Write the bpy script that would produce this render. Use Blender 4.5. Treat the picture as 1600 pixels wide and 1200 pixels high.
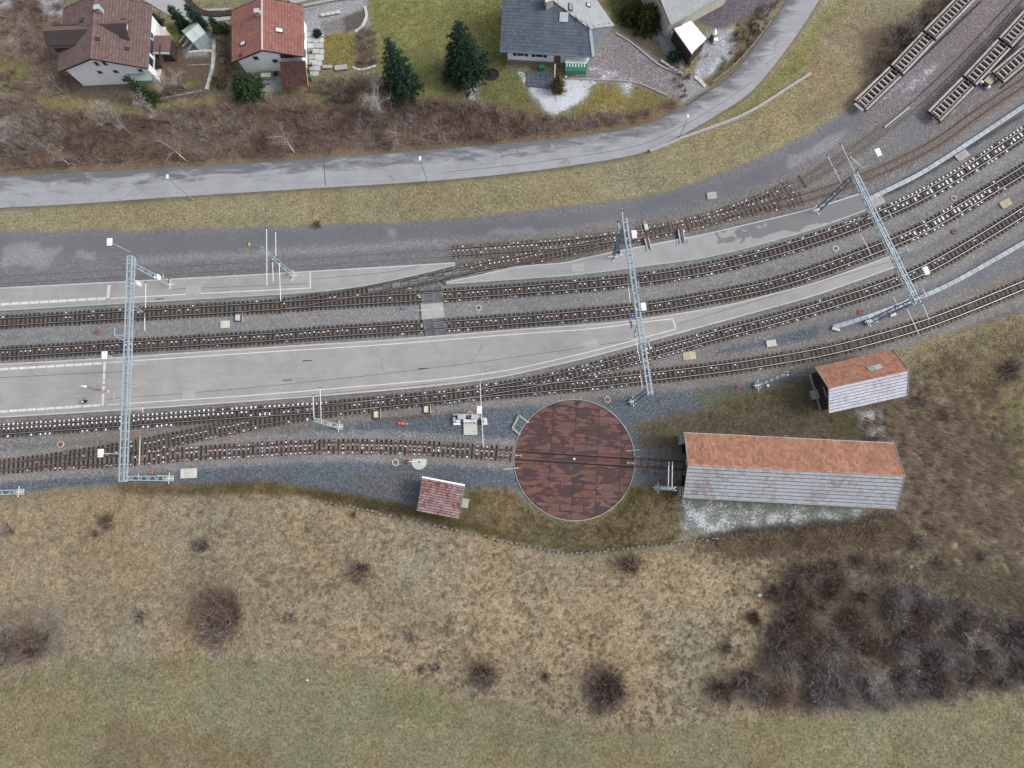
import bpy, math, random
import numpy as np
from mathutils import Vector, Matrix

for o in list(bpy.data.objects):
    bpy.data.objects.remove(o)
S = bpy.context.scene
COL = S.collection
R_ = math.radians

# ------------------------------------------------------------------ camera
FPX = 1000.0          # focal length in pixels of a 1600 px wide picture
CAMH = 87.0           # metres above the railway yard
NAD = Vector((30 / FPX, -150 / FPX, -1)).normalized()
ROT = NAD.rotation_difference(Vector((0, 0, -1))).to_matrix()
cam_d = bpy.data.cameras.new('camera')
cam_d.sensor_width = 36.0
cam_d.lens = 36.0 * FPX / 1600.0
cam_d.clip_start = 0.5
cam_d.clip_end = 8000
cam = bpy.data.objects.new('camera', cam_d)
cam.location = (0, 0, CAMH)
cam.rotation_euler = ROT.to_euler()
COL.objects.link(cam)
S.camera = cam

# ------------------------------------------------------------------ sky, sun, exposure (overcast winter day)
SUN_EL, SUN_AZ = R_(42), R_(88)      # azimuth measured from +Y towards +X
w = bpy.data.worlds.new('World')
S.world = w
w.use_nodes = True
nt = w.node_tree
nt.nodes.clear()
sky = nt.nodes.new('ShaderNodeTexSky')
sky.sky_type = 'NISHITA'
sky.sun_disc = False
sky.sun_elevation = SUN_EL
sky.sun_rotation = SUN_AZ
sky.air_density = 1.0
sky.dust_density = 4.0
sky.ozone_density = 1.0
hsv = nt.nodes.new('ShaderNodeHueSaturation')
hsv.inputs['Saturation'].default_value = 0.42
bg = nt.nodes.new('ShaderNodeBackground')
bg.inputs['Strength'].default_value = 0.145
out = nt.nodes.new('ShaderNodeOutputWorld')
nt.links.new(sky.outputs[0], hsv.inputs['Color'])
nt.links.new(hsv.outputs[0], bg.inputs['Color'])
nt.links.new(bg.outputs[0], out.inputs['Surface'])
sd = bpy.data.lights.new('sun', 'SUN')
sd.energy = 1.0
sd.angle = R_(20)
sd.color = (1.0, 0.975, 0.945)
sun = bpy.data.objects.new('sun', sd)
sdir = Vector((math.sin(SUN_AZ) * math.cos(SUN_EL), math.cos(SUN_AZ) * math.cos(SUN_EL), math.sin(SUN_EL)))
sun.rotation_euler = sdir.to_track_quat('Z', 'Y').to_euler()
sun.location = (60, 60, 90)
COL.objects.link(sun)
S.view_settings.view_transform = 'Standard'
S.view_settings.look = 'None'
S.view_settings.gamma = 1
S.view_settings.use_curve_mapping = False
S.view_settings.exposure = 0.30

rnd = random.Random(7)
RNG = np.random.default_rng(11)
RM = np.array(ROT)

# ------------------------------------------------------------------ photo measurements -> places on the ground
def Pz(px, py, z=0.0):
    r = RM @ np.array([(px - 800) / FPX, (600 - py) / FPX, -1.0])
    t = (CAMH - z) / -r[2]
    return Vector((r[0] * t, r[1] * t, z))

def to_px(x, y, z):
    q0 = RM[0, 0] * x + RM[1, 0] * y + RM[2, 0] * (z - CAMH)
    q1 = RM[0, 1] * x + RM[1, 1] * y + RM[2, 1] * (z - CAMH)
    q2 = RM[0, 2] * x + RM[1, 2] * y + RM[2, 2] * (z - CAMH)
    return 800 + FPX * q0 / -q2, 600 - FPX * q1 / -q2

def world_line(pts, z=0.0):
    a = np.array([Pz(x, y, z)[:2] for x, y in pts])
    return a

ROAD_UP = [(-60, 279), (0, 276), (100, 271), (200, 266), (400, 255), (600, 240), (700, 232), (800, 224), (900, 214), (1000, 197),
           (1062, 171), (1075, 161), (1120, 136), (1160, 100), (1205, 36), (1222, 14), (1240, -20)]
ROAD_LO = [(-60, 329), (0, 325), (100, 320), (260, 309), (400, 300), (600, 288), (700, 281), (800, 271), (900, 258), (1000, 240),
           (1062, 213), (1125, 177), (1175, 142), (1225, 82), (1260, 32), (1280, 0), (1294, -22)]
WALL = [(480, 778), (512, 785), (575, 798), (662, 818), (725, 831), (800, 847), (887, 865), (950, 859), (1000, 855), (1060, 849), (1125, 841)]
YARD_S = [(-100, 785), (0, 773), (60, 768), (100, 761), (200, 756), (300, 763), (400, 756), (475, 768)]
SLOPE_LINE = world_line(YARD_S + WALL + [(1200, 838), (1300, 830), (1400, 822), (1500, 815), (1700, 800)])
BANK_LINE = world_line(ROAD_UP)

def sstep(a, b, x):
    t = np.clip((x - a) / (b - a), 0, 1)
    return t * t * (3 - 2 * t)

def hgt(x, y):
    x = np.asarray(x, float); y = np.asarray(y, float)
    sy = np.interp(x, SLOPE_LINE[:, 0], SLOPE_LINE[:, 1])
    d = sy - y
    wallpart = sstep(-45, -20, x) * (1 - sstep(30, 40, x))
    z = np.where(d > 0, 0.75 * sstep(0.0, 1.3, d) + 0.09 * np.clip(d, 0, 60), 0)
    z = z - 0.3 * np.exp(-((d + 0.9) / 0.8) ** 2) * wallpart
    by = np.interp(x, BANK_LINE[:, 0], BANK_LINE[:, 1], right=400)
    by = np.where(x > BANK_LINE[-1, 0], 400, by)
    e = y - by
    z = z + np.where(e > 0, 1.2 * sstep(0.8, 8.5, e), 0)
    return z

def G(px, py, dz=0.0):
    """point of the terrain seen at a place of the photograph"""
    z = 0.0
    for _ in range(6):
        p = Pz(px, py, z)
        z = float(hgt(p.x, p.y))
    p = Pz(px, py, z)
    return Vector((p.x, p.y, z + dz))

# ------------------------------------------------------------------ materials
def nd(t, typ, **kw):
    n = t.nodes.new(typ)
    for k, v in kw.items():
        if k in n.inputs:
            n.inputs[k].default_value = v
        else:
            setattr(n, k, v)
    return n

def mathn(t, op, a, b=None, clamp=False):
    n = t.nodes.new('ShaderNodeMath'); n.operation = op; n.use_clamp = clamp
    for i, v in enumerate((a, b)):
        if v is None: continue
        if isinstance(v, (int, float)): n.inputs[i].default_value = v
        else: t.links.new(v, n.inputs[i])
    return n.outputs[0]

def mixc(t, fac, a, b, mode='MIX'):
    n = t.nodes.new('ShaderNodeMix'); n.data_type = 'RGBA'; n.blend_type = mode
    for s, v in ((n.inputs['Factor'], fac), (n.inputs['A'], a), (n.inputs['B'], b)):
        if isinstance(v, (int, float)): s.default_value = v
        elif isinstance(v, tuple): s.default_value = v if len(v) == 4 else v + (1,)
        else: t.links.new(v, s)
    return n.outputs['Result']

def ramp(t, fac, stops):
    n = t.nodes.new('ShaderNodeValToRGB')
    e = n.color_ramp.elements
    while len(e) < len(stops): e.new(0.5)
    for el, (p, c) in zip(e, stops):
        el.position = p
        el.color = (c, c, c, 1) if isinstance(c, (int, float)) else (c + (1,))
    t.links.new(fac, n.inputs['Fac'])
    return n.outputs['Color']

def noise(t, vec, scale, detail=3, rough=0.6, dist=0.0):
    n = t.nodes.new('ShaderNodeTexNoise')
    n.inputs['Scale'].default_value = scale
    n.inputs['Detail'].default_value = detail
    n.inputs['Roughness'].default_value = rough
    n.inputs['Distortion'].default_value = dist
    if vec is not None: t.links.new(vec, n.inputs['Vector'])
    return n.outputs['Fac']

def base_mat(name):
    m = bpy.data.materials.new(name); m.use_nodes = True
    t = m.node_tree
    b = t.nodes['Principled BSDF']
    return m, t, b

MATS = {}
def M(name, col, rough=0.75, metal=0.0, var=0.18, scale=3.0, bump=0.0, isl=0.0, objr=0.0, dirt=None, dirt_amt=0.5, dirt_scale=0.6, spec=0.35, fine=0.0, space='Object'):
    """procedural surface: base colour, soft mottling, optional per-piece variation and dirt with a shape of its own"""
    if name in MATS: return MATS[name]
    m, t, b = base_mat(name)
    tc = nd(t, 'ShaderNodeTexCoord')
    geo = nd(t, 'ShaderNodeNewGeometry')
    vec = geo.outputs['Position'] if space == 'World' else tc.outputs['Object']
    n1 = noise(t, vec, scale, 4, 0.62)
    f = ramp(t, n1, [(0.25, 1 - var), (0.75, 1 + var)])
    c = mixc(t, 1.0, tuple(col) + (1,), f, 'MULTIPLY')
    if fine:
        n3 = noise(t, vec, scale * 9, 2, 0.7)
        c = mixc(t, 1.0, c, ramp(t, n3, [(0.3, 1 - fine), (0.7, 1 + fine)]), 'MULTIPLY')
    if isl:
        c = mixc(t, 1.0, c, ramp(t, geo.outputs['Random Per Island'], [(0.0, 1 - isl), (1.0, 1 + isl)]), 'MULTIPLY')
    if objr:
        oi = nd(t, 'ShaderNodeObjectInfo')
        c = mixc(t, 1.0, c, ramp(t, oi.outputs['Random'], [(0.0, 1 - objr), (1.0, 1 + objr)]), 'MULTIPLY')
    if dirt is not None:
        n2 = noise(t, vec, dirt_scale, 5, 0.65, 0.4)
        mk = ramp(t, n2, [(0.5 - 0.12, 0.0), (0.5 + 0.14, 1.0)])
        c = mixc(t, mathn(t, 'MULTIPLY', mk, dirt_amt), c, tuple(dirt) + (1,))
    t.links.new(c, b.inputs['Base Color'])
    b.inputs['Roughness'].default_value = rough
    b.inputs['Metallic'].default_value = metal
    b.inputs['Specular IOR Level'].default_value = spec
    if bump:
        bn = nd(t, 'ShaderNodeBump', Strength=bump, Distance=0.03)
        t.links.new(noise(t, vec, scale * 6, 3, 0.7), bn.inputs['Height'])
        t.links.new(bn.outputs[0], b.inputs['Normal'])
    MATS[name] = m
    return m

M('steel_blue', (0.42, 0.50, 0.55), 0.5, 0.15, 0.12, 1.5, dirt=(0.30, 0.37, 0.41), dirt_amt=0.5)
M('steel_dark', (0.15, 0.215, 0.30), 0.5, 0.3, 0.15, 1.5)
M('steel_grey', (0.36, 0.38, 0.39), 0.45, 0.4, 0.12, 2)
M('insulator_white', (0.72, 0.72, 0.70), 0.4, 0, 0.05, 3)
M('insulator_brown', (0.05, 0.03, 0.025), 0.3, 0, 0.1, 3)
M('lamp_white', (0.86, 0.87, 0.88), 0.4, 0, 0.03, 3)
M('concrete', (0.42, 0.42, 0.40), 0.85, 0, 0.15, 2.0, 0.15, dirt=(0.28, 0.29, 0.26), dirt_amt=0.5, fine=0.08)
M('concrete_pale', (0.60, 0.60, 0.57), 0.85, 0, 0.12, 2.5, 0.1, dirt=(0.42, 0.43, 0.40), dirt_amt=0.5, fine=0.08)
M('kerb_white', (0.54, 0.55, 0.53), 0.8, 0, 0.15, 1.2, 0.1, dirt=(0.40, 0.43, 0.40), dirt_amt=0.6)
M('kerb_green', (0.42, 0.47, 0.44), 0.8, 0, 0.15, 1.2, 0.1, dirt=(0.30, 0.34, 0.31), dirt_amt=0.6)
M('trough_blue', (0.40, 0.45, 0.49), 0.85, 0, 0.15, 1.5, 0.2, objr=0.12, dirt=(0.55, 0.57, 0.6), dirt_amt=0.6)
M('rail_bright', (0.56, 0.58, 0.61), 0.38, 0.6, 0.10, 1.0)
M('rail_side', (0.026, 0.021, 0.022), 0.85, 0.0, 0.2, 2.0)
M('rail_rust', (0.135, 0.080, 0.062), 0.7, 0.25, 0.2, 2.0)
M('rail_worn', (0.36, 0.325, 0.30), 0.5, 0.4, 0.2, 1.0)
M('sleeper_wood', (0.040, 0.032, 0.029), 0.9, 0, 0.3, 4, 0.3, objr=0.35)
M('sleeper_pale', (0.105, 0.088, 0.077), 0.9, 0, 0.3, 4, 0.3, objr=0.35)
M('frost', (0.86, 0.88, 0.93), 0.9, 0, 0.04, 8)
M('frost_dull', (0.46, 0.43, 0.41), 0.9, 0, 0.1, 8)
M('plank_dark', (0.105, 0.105, 0.11), 0.8, 0, 0.3, 1.5, 0.2, objr=0.3, dirt=(0.28, 0.29, 0.31), dirt_amt=0.75, dirt_scale=1.1)
M('plank_pale', (0.27, 0.275, 0.29), 0.85, 0, 0.3, 1.5, 0.2, objr=0.25, dirt=(0.13, 0.13, 0.14), dirt_amt=0.7, dirt_scale=1.1)
M('rust_deep', (0.20, 0.085, 0.055), 0.85, 0, 0.2, 2)
M('black_iron', (0.02, 0.02, 0.022), 0.6, 0, 0.2, 2)
M('red_paint', (0.55, 0.06, 0.045), 0.5, 0, 0.1, 3)
M('orange_paint', (0.85, 0.17, 0.05), 0.5, 0, 0.1, 3)
M('yellow_paint', (0.72, 0.55, 0.08), 0.5, 0, 0.1, 3)
M('blue_paint', (0.06, 0.13, 0.42), 0.45, 0, 0.1, 3)
M('green_paint', (0.035, 0.20, 0.13), 0.4, 0, 0.12, 2)
M('green_pale', (0.36, 0.50, 0.38), 0.6, 0, 0.12, 2)
M('cover_pale', (0.60, 0.59, 0.52), 0.85, 0, 0.1, 3, 0.1, objr=0.1)
M('cover_yellow', (0.46, 0.41, 0.27), 0.85, 0, 0.12, 3, 0.1, objr=0.1)
M('cover_rust', (0.22, 0.12, 0.095), 0.85, 0, 0.15, 5, objr=0.15)
M('cover_rim', (0.55, 0.46, 0.42), 0.85, 0, 0.1, 3)
M('wall_white', (0.86, 0.88, 0.90), 0.9, 0, 0.04, 0.8, dirt=(0.72, 0.74, 0.76), dirt_amt=0.35)
M('wall_beige', (0.55, 0.52, 0.46), 0.9, 0, 0.06, 0.8)
M('wood_brown', (0.17, 0.085, 0.045), 0.8, 0, 0.25, 3, 0.2, objr=0.15)
M('wood_dark', (0.05, 0.038, 0.033), 0.85, 0, 0.25, 3, 0.2, objr=0.2)
M('wood_grey', (0.34, 0.32, 0.315), 0.85, 0, 0.2, 2.0, 0.2, objr=0.15, dirt=(0.55, 0.52, 0.52), dirt_amt=0.55)
M('wood_fence', (0.30, 0.27, 0.24), 0.85, 0, 0.2, 2.0, 0.2, objr=0.15)
M('tile_brown', (0.185, 0.118, 0.108), 0.85, 0, 0.22, 0.5, isl=0.20, dirt=(0.135, 0.10, 0.10), dirt_amt=0.6, dirt_scale=0.5)
M('tile_red', (0.29, 0.128, 0.108), 0.85, 0, 0.14, 0.5, isl=0.16, dirt=(0.30, 0.15, 0.12), dirt_amt=0.4, dirt_scale=0.5)
M('tile_shaded', (0.06, 0.046, 0.045), 0.85, 0, 0.2, 1.5)  # wet dormer tiles with the shade of that side painted in
M('tile_wet', (0.085, 0.036, 0.032), 0.8, 0, 0.22, 2.5, isl=0.35)
M('tile_ridge', (0.52, 0.25, 0.17), 0.85, 0, 0.2, 1.0, isl=0.2)
M('tile_orange', (0.39, 0.195, 0.128), 0.9, 0, 0.22, 0.6, isl=0.26, dirt=(0.34, 0.19, 0.13), dirt_amt=0.5, dirt_scale=0.35)
M('slate_dark', (0.088, 0.112, 0.145), 0.6, 0, 0.2, 0.6, isl=0.22, dirt=(0.125, 0.145, 0.17), dirt_amt=0.6, dirt_scale=0.35)
M('slate_light', (0.36, 0.38, 0.39), 0.8, 0, 0.1, 0.5, isl=0.06)
M('glass_dark', (0.035, 0.04, 0.05), 0.12, 0, 0.1, 2, spec=0.6)
M('glass_pale', (0.72, 0.76, 0.80), 0.2, 0, 0.1, 2, spec=0.6)
M('tin', (0.50, 0.54, 0.55), 0.5, 0.2, 0.15, 1.5)
M('tin_green', (0.33, 0.40, 0.39), 0.6, 0.1, 0.15, 1.5)
M('snow', (0.90, 0.92, 0.96), 0.8, 0, 0.03, 3, 0.2)
M('bark', (0.14, 0.12, 0.11), 0.95, 0, 0.3, 5, 0.3)
M('bark_pale', (0.38, 0.355, 0.335), 0.95, 0, 0.3, 5, 0.3)
M('shed_inside', (0.022, 0.019, 0.018), 0.95, 0, 0.2, 2)
M('stone_wall', (0.21, 0.215, 0.205), 0.9, 0, 0.2, 2, 0.3, isl=0.3, objr=0.3)
M('flagstone', (0.46, 0.50, 0.49), 0.9, 0, 0.15, 1.5, 0.2, objr=0.16)
M('paint_line', (0.74, 0.74, 0.73), 0.7, 0, 0.06, 3, dirt=(0.48, 0.48, 0.48), dirt_amt=0.6, dirt_scale=2.5)
M('tar', (0.055, 0.055, 0.06), 0.6, 0, 0.2, 2)
M('tile_edge_shade', (0.055, 0.042, 0.040), 0.9, 0, 0.2, 2)  # dark strip painted as the shadow gap below each tile row
M('plastic_grey', (0.45, 0.47, 0.48), 0.5, 0, 0.1, 2)

def frost_tile_mat(name, under, frost, lo, hi, big=0.25, isl=0.2):
    """tiles with a hoar-frost film: frost lies in patches of its own shape"""
    m, t, b = base_mat(name)
    geo = nd(t, 'ShaderNodeNewGeometry')
    pos = geo.outputs['Position']
    u = mixc(t, 1.0, under + (1,), ramp(t, geo.outputs['Random Per Island'], [(0, 1 - isl), (1, 1 + isl)]), 'MULTIPLY')
    n = mathn(t, 'ADD', mathn(t, 'MULTIPLY', noise(t, pos, big, 3, 0.6), 0.6), mathn(t, 'MULTIPLY', noise(t, pos, 3.5, 3, 0.7), 0.4))
    n = mathn(t, 'ADD', n, mathn(t, 'MULTIPLY', mathn(t, 'SUBTRACT', geo.outputs['Random Per Island'], 0.5), 0.18))
    mk = ramp(t, n, [(lo, 0.0), (hi, 1.0)])
    f2 = mixc(t, 1.0, frost + (1,), ramp(t, noise(t, pos, 6, 3, 0.7), [(0.3, 0.86), (0.7, 1.1)]), 'MULTIPLY')
    c = mixc(t, mk, u, f2)
    t.links.new(c, b.inputs['Base Color'])
    b.inputs['Roughness'].default_value = 0.9
    MATS[name] = m
frost_tile_mat('tile_frost', (0.27, 0.215, 0.205), (0.385, 0.41, 0.445), 0.22, 0.56)
frost_tile_mat('tile_frost_white', (0.40, 0.36, 0.38), (0.56, 0.575, 0.65), 0.26, 0.50)
frost_tile_mat('tile_frost_red', (0.24, 0.085, 0.07), (0.42, 0.34, 0.36), 0.36, 0.68, 0.6)
frost_tile_mat('slate_frost', (0.12, 0.135, 0.155), (0.62, 0.65, 0.68), 0.52, 0.66, 0.3)

def leaf_mat(name, cols, rough=0.9, trans=0.0, wscale=0.35):
    """foliage / twigs / dry grass: colour by piece and by place"""
    m, t, b = base_mat(name)
    geo = nd(t, 'ShaderNodeNewGeometry')
    n = noise(t, geo.outputs['Position'], wscale, 4, 0.6)
    f = mathn(t, 'ADD', mathn(t, 'MULTIPLY', geo.outputs['Random Per Island'], 0.55), mathn(t, 'MULTIPLY', ramp(t, n, [(0.3, 0.0), (0.7, 1.0)]), 0.45))
    k = len(cols)
    c = ramp(t, f, [(i / (k - 1), cc) for i, cc in enumerate(cols)])
    t.links.new(c, b.inputs['Base Color'])
    b.inputs['Roughness'].default_value = rough
    b.inputs['Specular IOR Level'].default_value = 0.1
    MATS[name] = m
    return m
leaf_mat('dry_grass', [(0.225, 0.183, 0.122), (0.335, 0.282, 0.195), (0.46, 0.405, 0.300)])
leaf_mat('green_grass', [(0.155, 0.140, 0.078), (0.235, 0.212, 0.130), (0.33, 0.290, 0.200)])
leaf_mat('brown_grass', [(0.19, 0.135, 0.098), (0.43, 0.330, 0.240), (0.66, 0.550, 0.420)])
leaf_mat('twig_brown', [(0.12, 0.083, 0.068), (0.25, 0.178, 0.145), (0.42, 0.325, 0.275)])
leaf_mat('twig_dark_shade', [(0.045, 0.033, 0.030), (0.10, 0.075, 0.066), (0.20, 0.160, 0.145)])  # dark twig colour, painted as shade inside the thicket and bushes
leaf_mat('twig_red', [(0.115, 0.082, 0.068), (0.25, 0.185, 0.158), (0.40, 0.310, 0.270)])
leaf_mat('twig_grey', [(0.17, 0.152, 0.146), (0.34, 0.312, 0.298), (0.54, 0.51, 0.49)])
leaf_mat('twig_pale', [(0.26, 0.24, 0.235), (0.42, 0.395, 0.385), (0.58, 0.56, 0.55)])
leaf_mat('needles_dark', [(0.012, 0.028, 0.017), (0.028, 0.055, 0.034), (0.055, 0.095, 0.060)])
leaf_mat('needles_green', [(0.016, 0.036, 0.016), (0.036, 0.070, 0.030), (0.070, 0.11, 0.05)])
leaf_mat('hedge_green', [(0.02, 0.035, 0.012), (0.05, 0.065, 0.022), (0.10, 0.10, 0.04)])
leaf_mat('ditch_mix', [(0.10, 0.085, 0.040), (0.22, 0.180, 0.100), (0.36, 0.295, 0.185)])
leaf_mat('garden_mix', [(0.06, 0.05, 0.03), (0.12, 0.10, 0.045), (0.20, 0.17, 0.08)])

# ------------------------------------------------------------------ mesh helpers
class MB:
    def __init__(s): s.v = []; s.f = []; s.m = []
    def face(s, pts, mi=0):
        i = len(s.v); s.v += [tuple(p) for p in pts]; s.f.append(tuple(range(i, i + len(pts)))); s.m.append(mi)
    def box(s, c, sz, rz=0.0, mi=0, taper=1.0):
        cx, cy, cz = c; a, b, h = sz[0] / 2, sz[1] / 2, sz[2] / 2
        cr, sr = math.cos(rz), math.sin(rz); i = len(s.v)
        for z, k in ((-h, 1.0), (h, taper)):
            for x, y in ((-a, -b), (a, -b), (a, b), (-a, b)):
                x *= k; y *= k
                s.v.append((cx + x * cr - y * sr, cy + x * sr + y * cr, cz + z))
        for q in ((3, 2, 1, 0), (4, 5, 6, 7), (0, 1, 5, 4), (1, 2, 6, 5), (2, 3, 7, 6), (3, 0, 4, 7)):
            s.f.append(tuple(i + k for k in q)); s.m.append(mi)
        return s
    def bar(s, p, q, wd, ht, mi=0):
        p = Vector(p); q = Vector(q); d = (q - p)
        if d.length < 1e-6: return s
        d.normalize()
        up = Vector((0, 0, 1)) if abs(d.z) < 0.95 else Vector((1, 0, 0))
        sx = d.cross(up).normalized() * wd / 2; su = sx.cross(d).normalized() * ht / 2
        i = len(s.v)
        for e in (p, q):
            for a, b in ((-1, -1), (1, -1), (1, 1), (-1, 1)): s.v.append(tuple(e + sx * a + su * b))
        for k in ((0, 1, 2, 3), (7, 6, 5, 4), (0, 4, 5, 1), (1, 5, 6, 2), (2, 6, 7, 3), (3, 7, 4, 0)):
            s.f.append(tuple(i + j for j in k)); s.m.append(mi)
        return s
    def tube(s, p, q, r, n=8, r2=None, cap=True, mi=0):
        p = Vector(p); q = Vector(q); d = (q - p)
        if d.length < 1e-6: return s
        d.normalize(); r2 = r if r2 is None else r2
        up = Vector((0, 0, 1)) if abs(d.z) < 0.95 else Vector((1, 0, 0))
        a = d.cross(up).normalized(); b = a.cross(d).normalized(); i = len(s.v)
        for e, rr in ((p, r), (q, r2)):
            for k in range(n):
                t = 2 * math.pi * k / n; s.v.append(tuple(e + a * math.cos(t) * rr + b * math.sin(t) * rr))
        for k in range(n):
            s.f.append((i + k, i + n + k, i + n + (k + 1) % n, i + (k + 1) % n)); s.m.append(mi)
        if cap:
            s.f.append(tuple(i + k for k in range(n))); s.m.append(mi)
            s.f.append(tuple(i + n + k for k in reversed(range(n)))); s.m.append(mi)
        return s
    def prism(s, poly, z0, z1, mi=0):
        n = len(poly); i = len(s.v)
        ar = sum(poly[k][0] * poly[(k + 1) % n][1] - poly[(k + 1) % n][0] * poly[k][1] for k in range(n))
        if ar < 0: poly = list(reversed(poly))
        for z in (z0, z1):
            for p in poly: s.v.append((p[0], p[1], z))
        s.f.append(tuple(i + k for k in reversed(range(n)))); s.m.append(mi)
        s.f.append(tuple(i + n + k for k in range(n))); s.m.append(mi)
        for k in range(n):
            s.f.append((i + k, i + (k + 1) % n, i + n + (k + 1) % n, i + n + k)); s.m.append(mi)
        return s
    def ring(s, c, r0, r1, z0, z1, n=32, mi=0):
        for k in range(n):
            a, b = 2 * math.pi * k / n, 2 * math.pi * (k + 1) / n
            q = lambda r, t, z: (c[0] + r * math.cos(t), c[1] + r * math.sin(t), z)
            s.face([q(r0, a, z1), q(r1, a, z1), q(r1, b, z1), q(r0, b, z1)], mi)
            s.face([q(r1, a, z0), q(r1, b, z0), q(r1, b, z1), q(r1, a, z1)], mi)
            s.face([q(r0, b, z0), q(r0, a, z0), q(r0, a, z1), q(r0, b, z1)], mi)
        return s
    def slab(s, pts, th, mi=0):
        """thick sheet: polygon pushed down along its normal"""
        P = [Vector(p) for p in pts]; n = (P[1] - P[0]).cross(P[2] - P[0]).normalized()
        if n.z < 0: P.reverse(); n = -n
        k = len(P); i = len(s.v)
        for p in P: s.v.append(tuple(p))
        for p in P: s.v.append(tuple(p - n * th))
        s.f.append(tuple(range(i, i + k))); s.m.append(mi)
        s.f.append(tuple(i + k + j for j in reversed(range(k)))); s.m.append(mi)
        for j in range(k):
            s.f.append((i + j, i + k + j, i + k + (j + 1) % k, i + (j + 1) % k)); s.m.append(mi)
        return s
    def mesh(s, name, mats):
        me = bpy.data.meshes.new(name)
        me.from_pydata(s.v, [], s.f)
        for x in (mats if isinstance(mats, (list, tuple)) else [mats]):
            me.materials.append(MATS[x])
        if any(s.m): me.polygons.foreach_set('material_index', s.m)
        me.update()
        return me

def link(o, parent=None):
    COL.objects.link(o)
    if parent is not None: o.parent = parent
    return o

def tag(o, label=None, cat=None, group=None, kind=None):
    if label: o['label'] = label
    if cat: o['category'] = cat
    if group: o['group'] = group
    if kind: o['kind'] = kind
    return o

def build(name, mb, mats, parent=None, kind=None):
    o = bpy.data.objects.new(name, mb.mesh(name, mats))
    link(o, parent)
    if kind: o['kind'] = kind
    return o

def thing(name, label, cat, loc=(0, 0, 0), rz=0.0, group=None):
    o = bpy.data.objects.new(name, None); o.empty_display_size = 0.3
    o.location = loc; o.rotation_euler = (0, 0, rz)
    link(o); tag(o, label, cat, group)
    return o

def struct(name, mb, mats, parent=None):
    o = build(name, mb, mats, parent)
    if parent is None: o['kind'] = 'structure'
    return o

def copy_tree(o, parent=None):
    c = o.copy(); link(c, parent)
    for ch in o.children: copy_tree(ch, c)
    return c

def bulk(name, V, Fc, mat, parent=None, kind='stuff'):
    """many small faces from numpy arrays (triangles or quads)"""
    me = bpy.data.meshes.new(name)
    nv, (nf, k) = len(V), Fc.shape
    me.vertices.add(nv); me.vertices.foreach_set('co', np.ascontiguousarray(V, np.float32).ravel())
    me.loops.add(nf * k); me.loops.foreach_set('vertex_index', np.ascontiguousarray(Fc, np.int32).ravel())
    me.polygons.add(nf); me.polygons.foreach_set('loop_start', np.arange(0, nf * k, k, dtype=np.int32))
    me.polygons.foreach_set('loop_total', np.full(nf, k, np.int32))
    me.materials.append(MATS[mat])
    me.update(calc_edges=True); me.validate()
    o = bpy.data.objects.new(name, me); link(o, parent)
    if kind: o['kind'] = kind
    return o

def resample(pts, step, smooth=0.0):
    a = np.asarray(pts, float)
    # Catmull-Rom through the points, then even spacing, then gaussian smoothing
    q = np.vstack([2 * a[0] - a[1], a, 2 * a[-1] - a[-2]])
    o = []
    for i in range(1, len(q) - 2):
        p0, p1, p2, p3 = q[i - 1], q[i], q[i + 1], q[i + 2]
        for t in np.linspace(0, 1, 12, endpoint=False):
            o.append(0.5 * (2 * p1 + (p2 - p0) * t + (2 * p0 - 5 * p1 + 4 * p2 - p3) * t * t + (3 * p1 - p0 - 3 * p2 + p3) * t ** 3))
    o.append(a[-1]); o = np.array(o)
    s = np.concatenate([[0], np.cumsum(np.hypot(*np.diff(o[:, :2], axis=0).T))])
    n = max(2, int(round(s[-1] / step)) + 1)
    u = np.linspace(0, s[-1], n)
    r = np.stack([np.interp(u, s, o[:, k]) for k in range(o.shape[1])], 1)
    if smooth > 0:
        k = int(3 * smooth / step); g = np.exp(-0.5 * (np.arange(-k, k + 1) * step / smooth) ** 2); g /= g.sum()
        pad = lambda c: np.concatenate([2 * c[0] - c[k:0:-1], c, 2 * c[-1] - c[-2:-k - 2:-1]])
        if len(r) > k + 2:
            r = np.stack([np.convolve(pad(r[:, j]), g, 'valid') for j in range(r.shape[1])], 1)
    return r

def pxline(pts, z, step=0.5, smooth=0.0):
    return resample([Pz(x, y, z)[:2] for x, y in pts], step, smooth)
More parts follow.
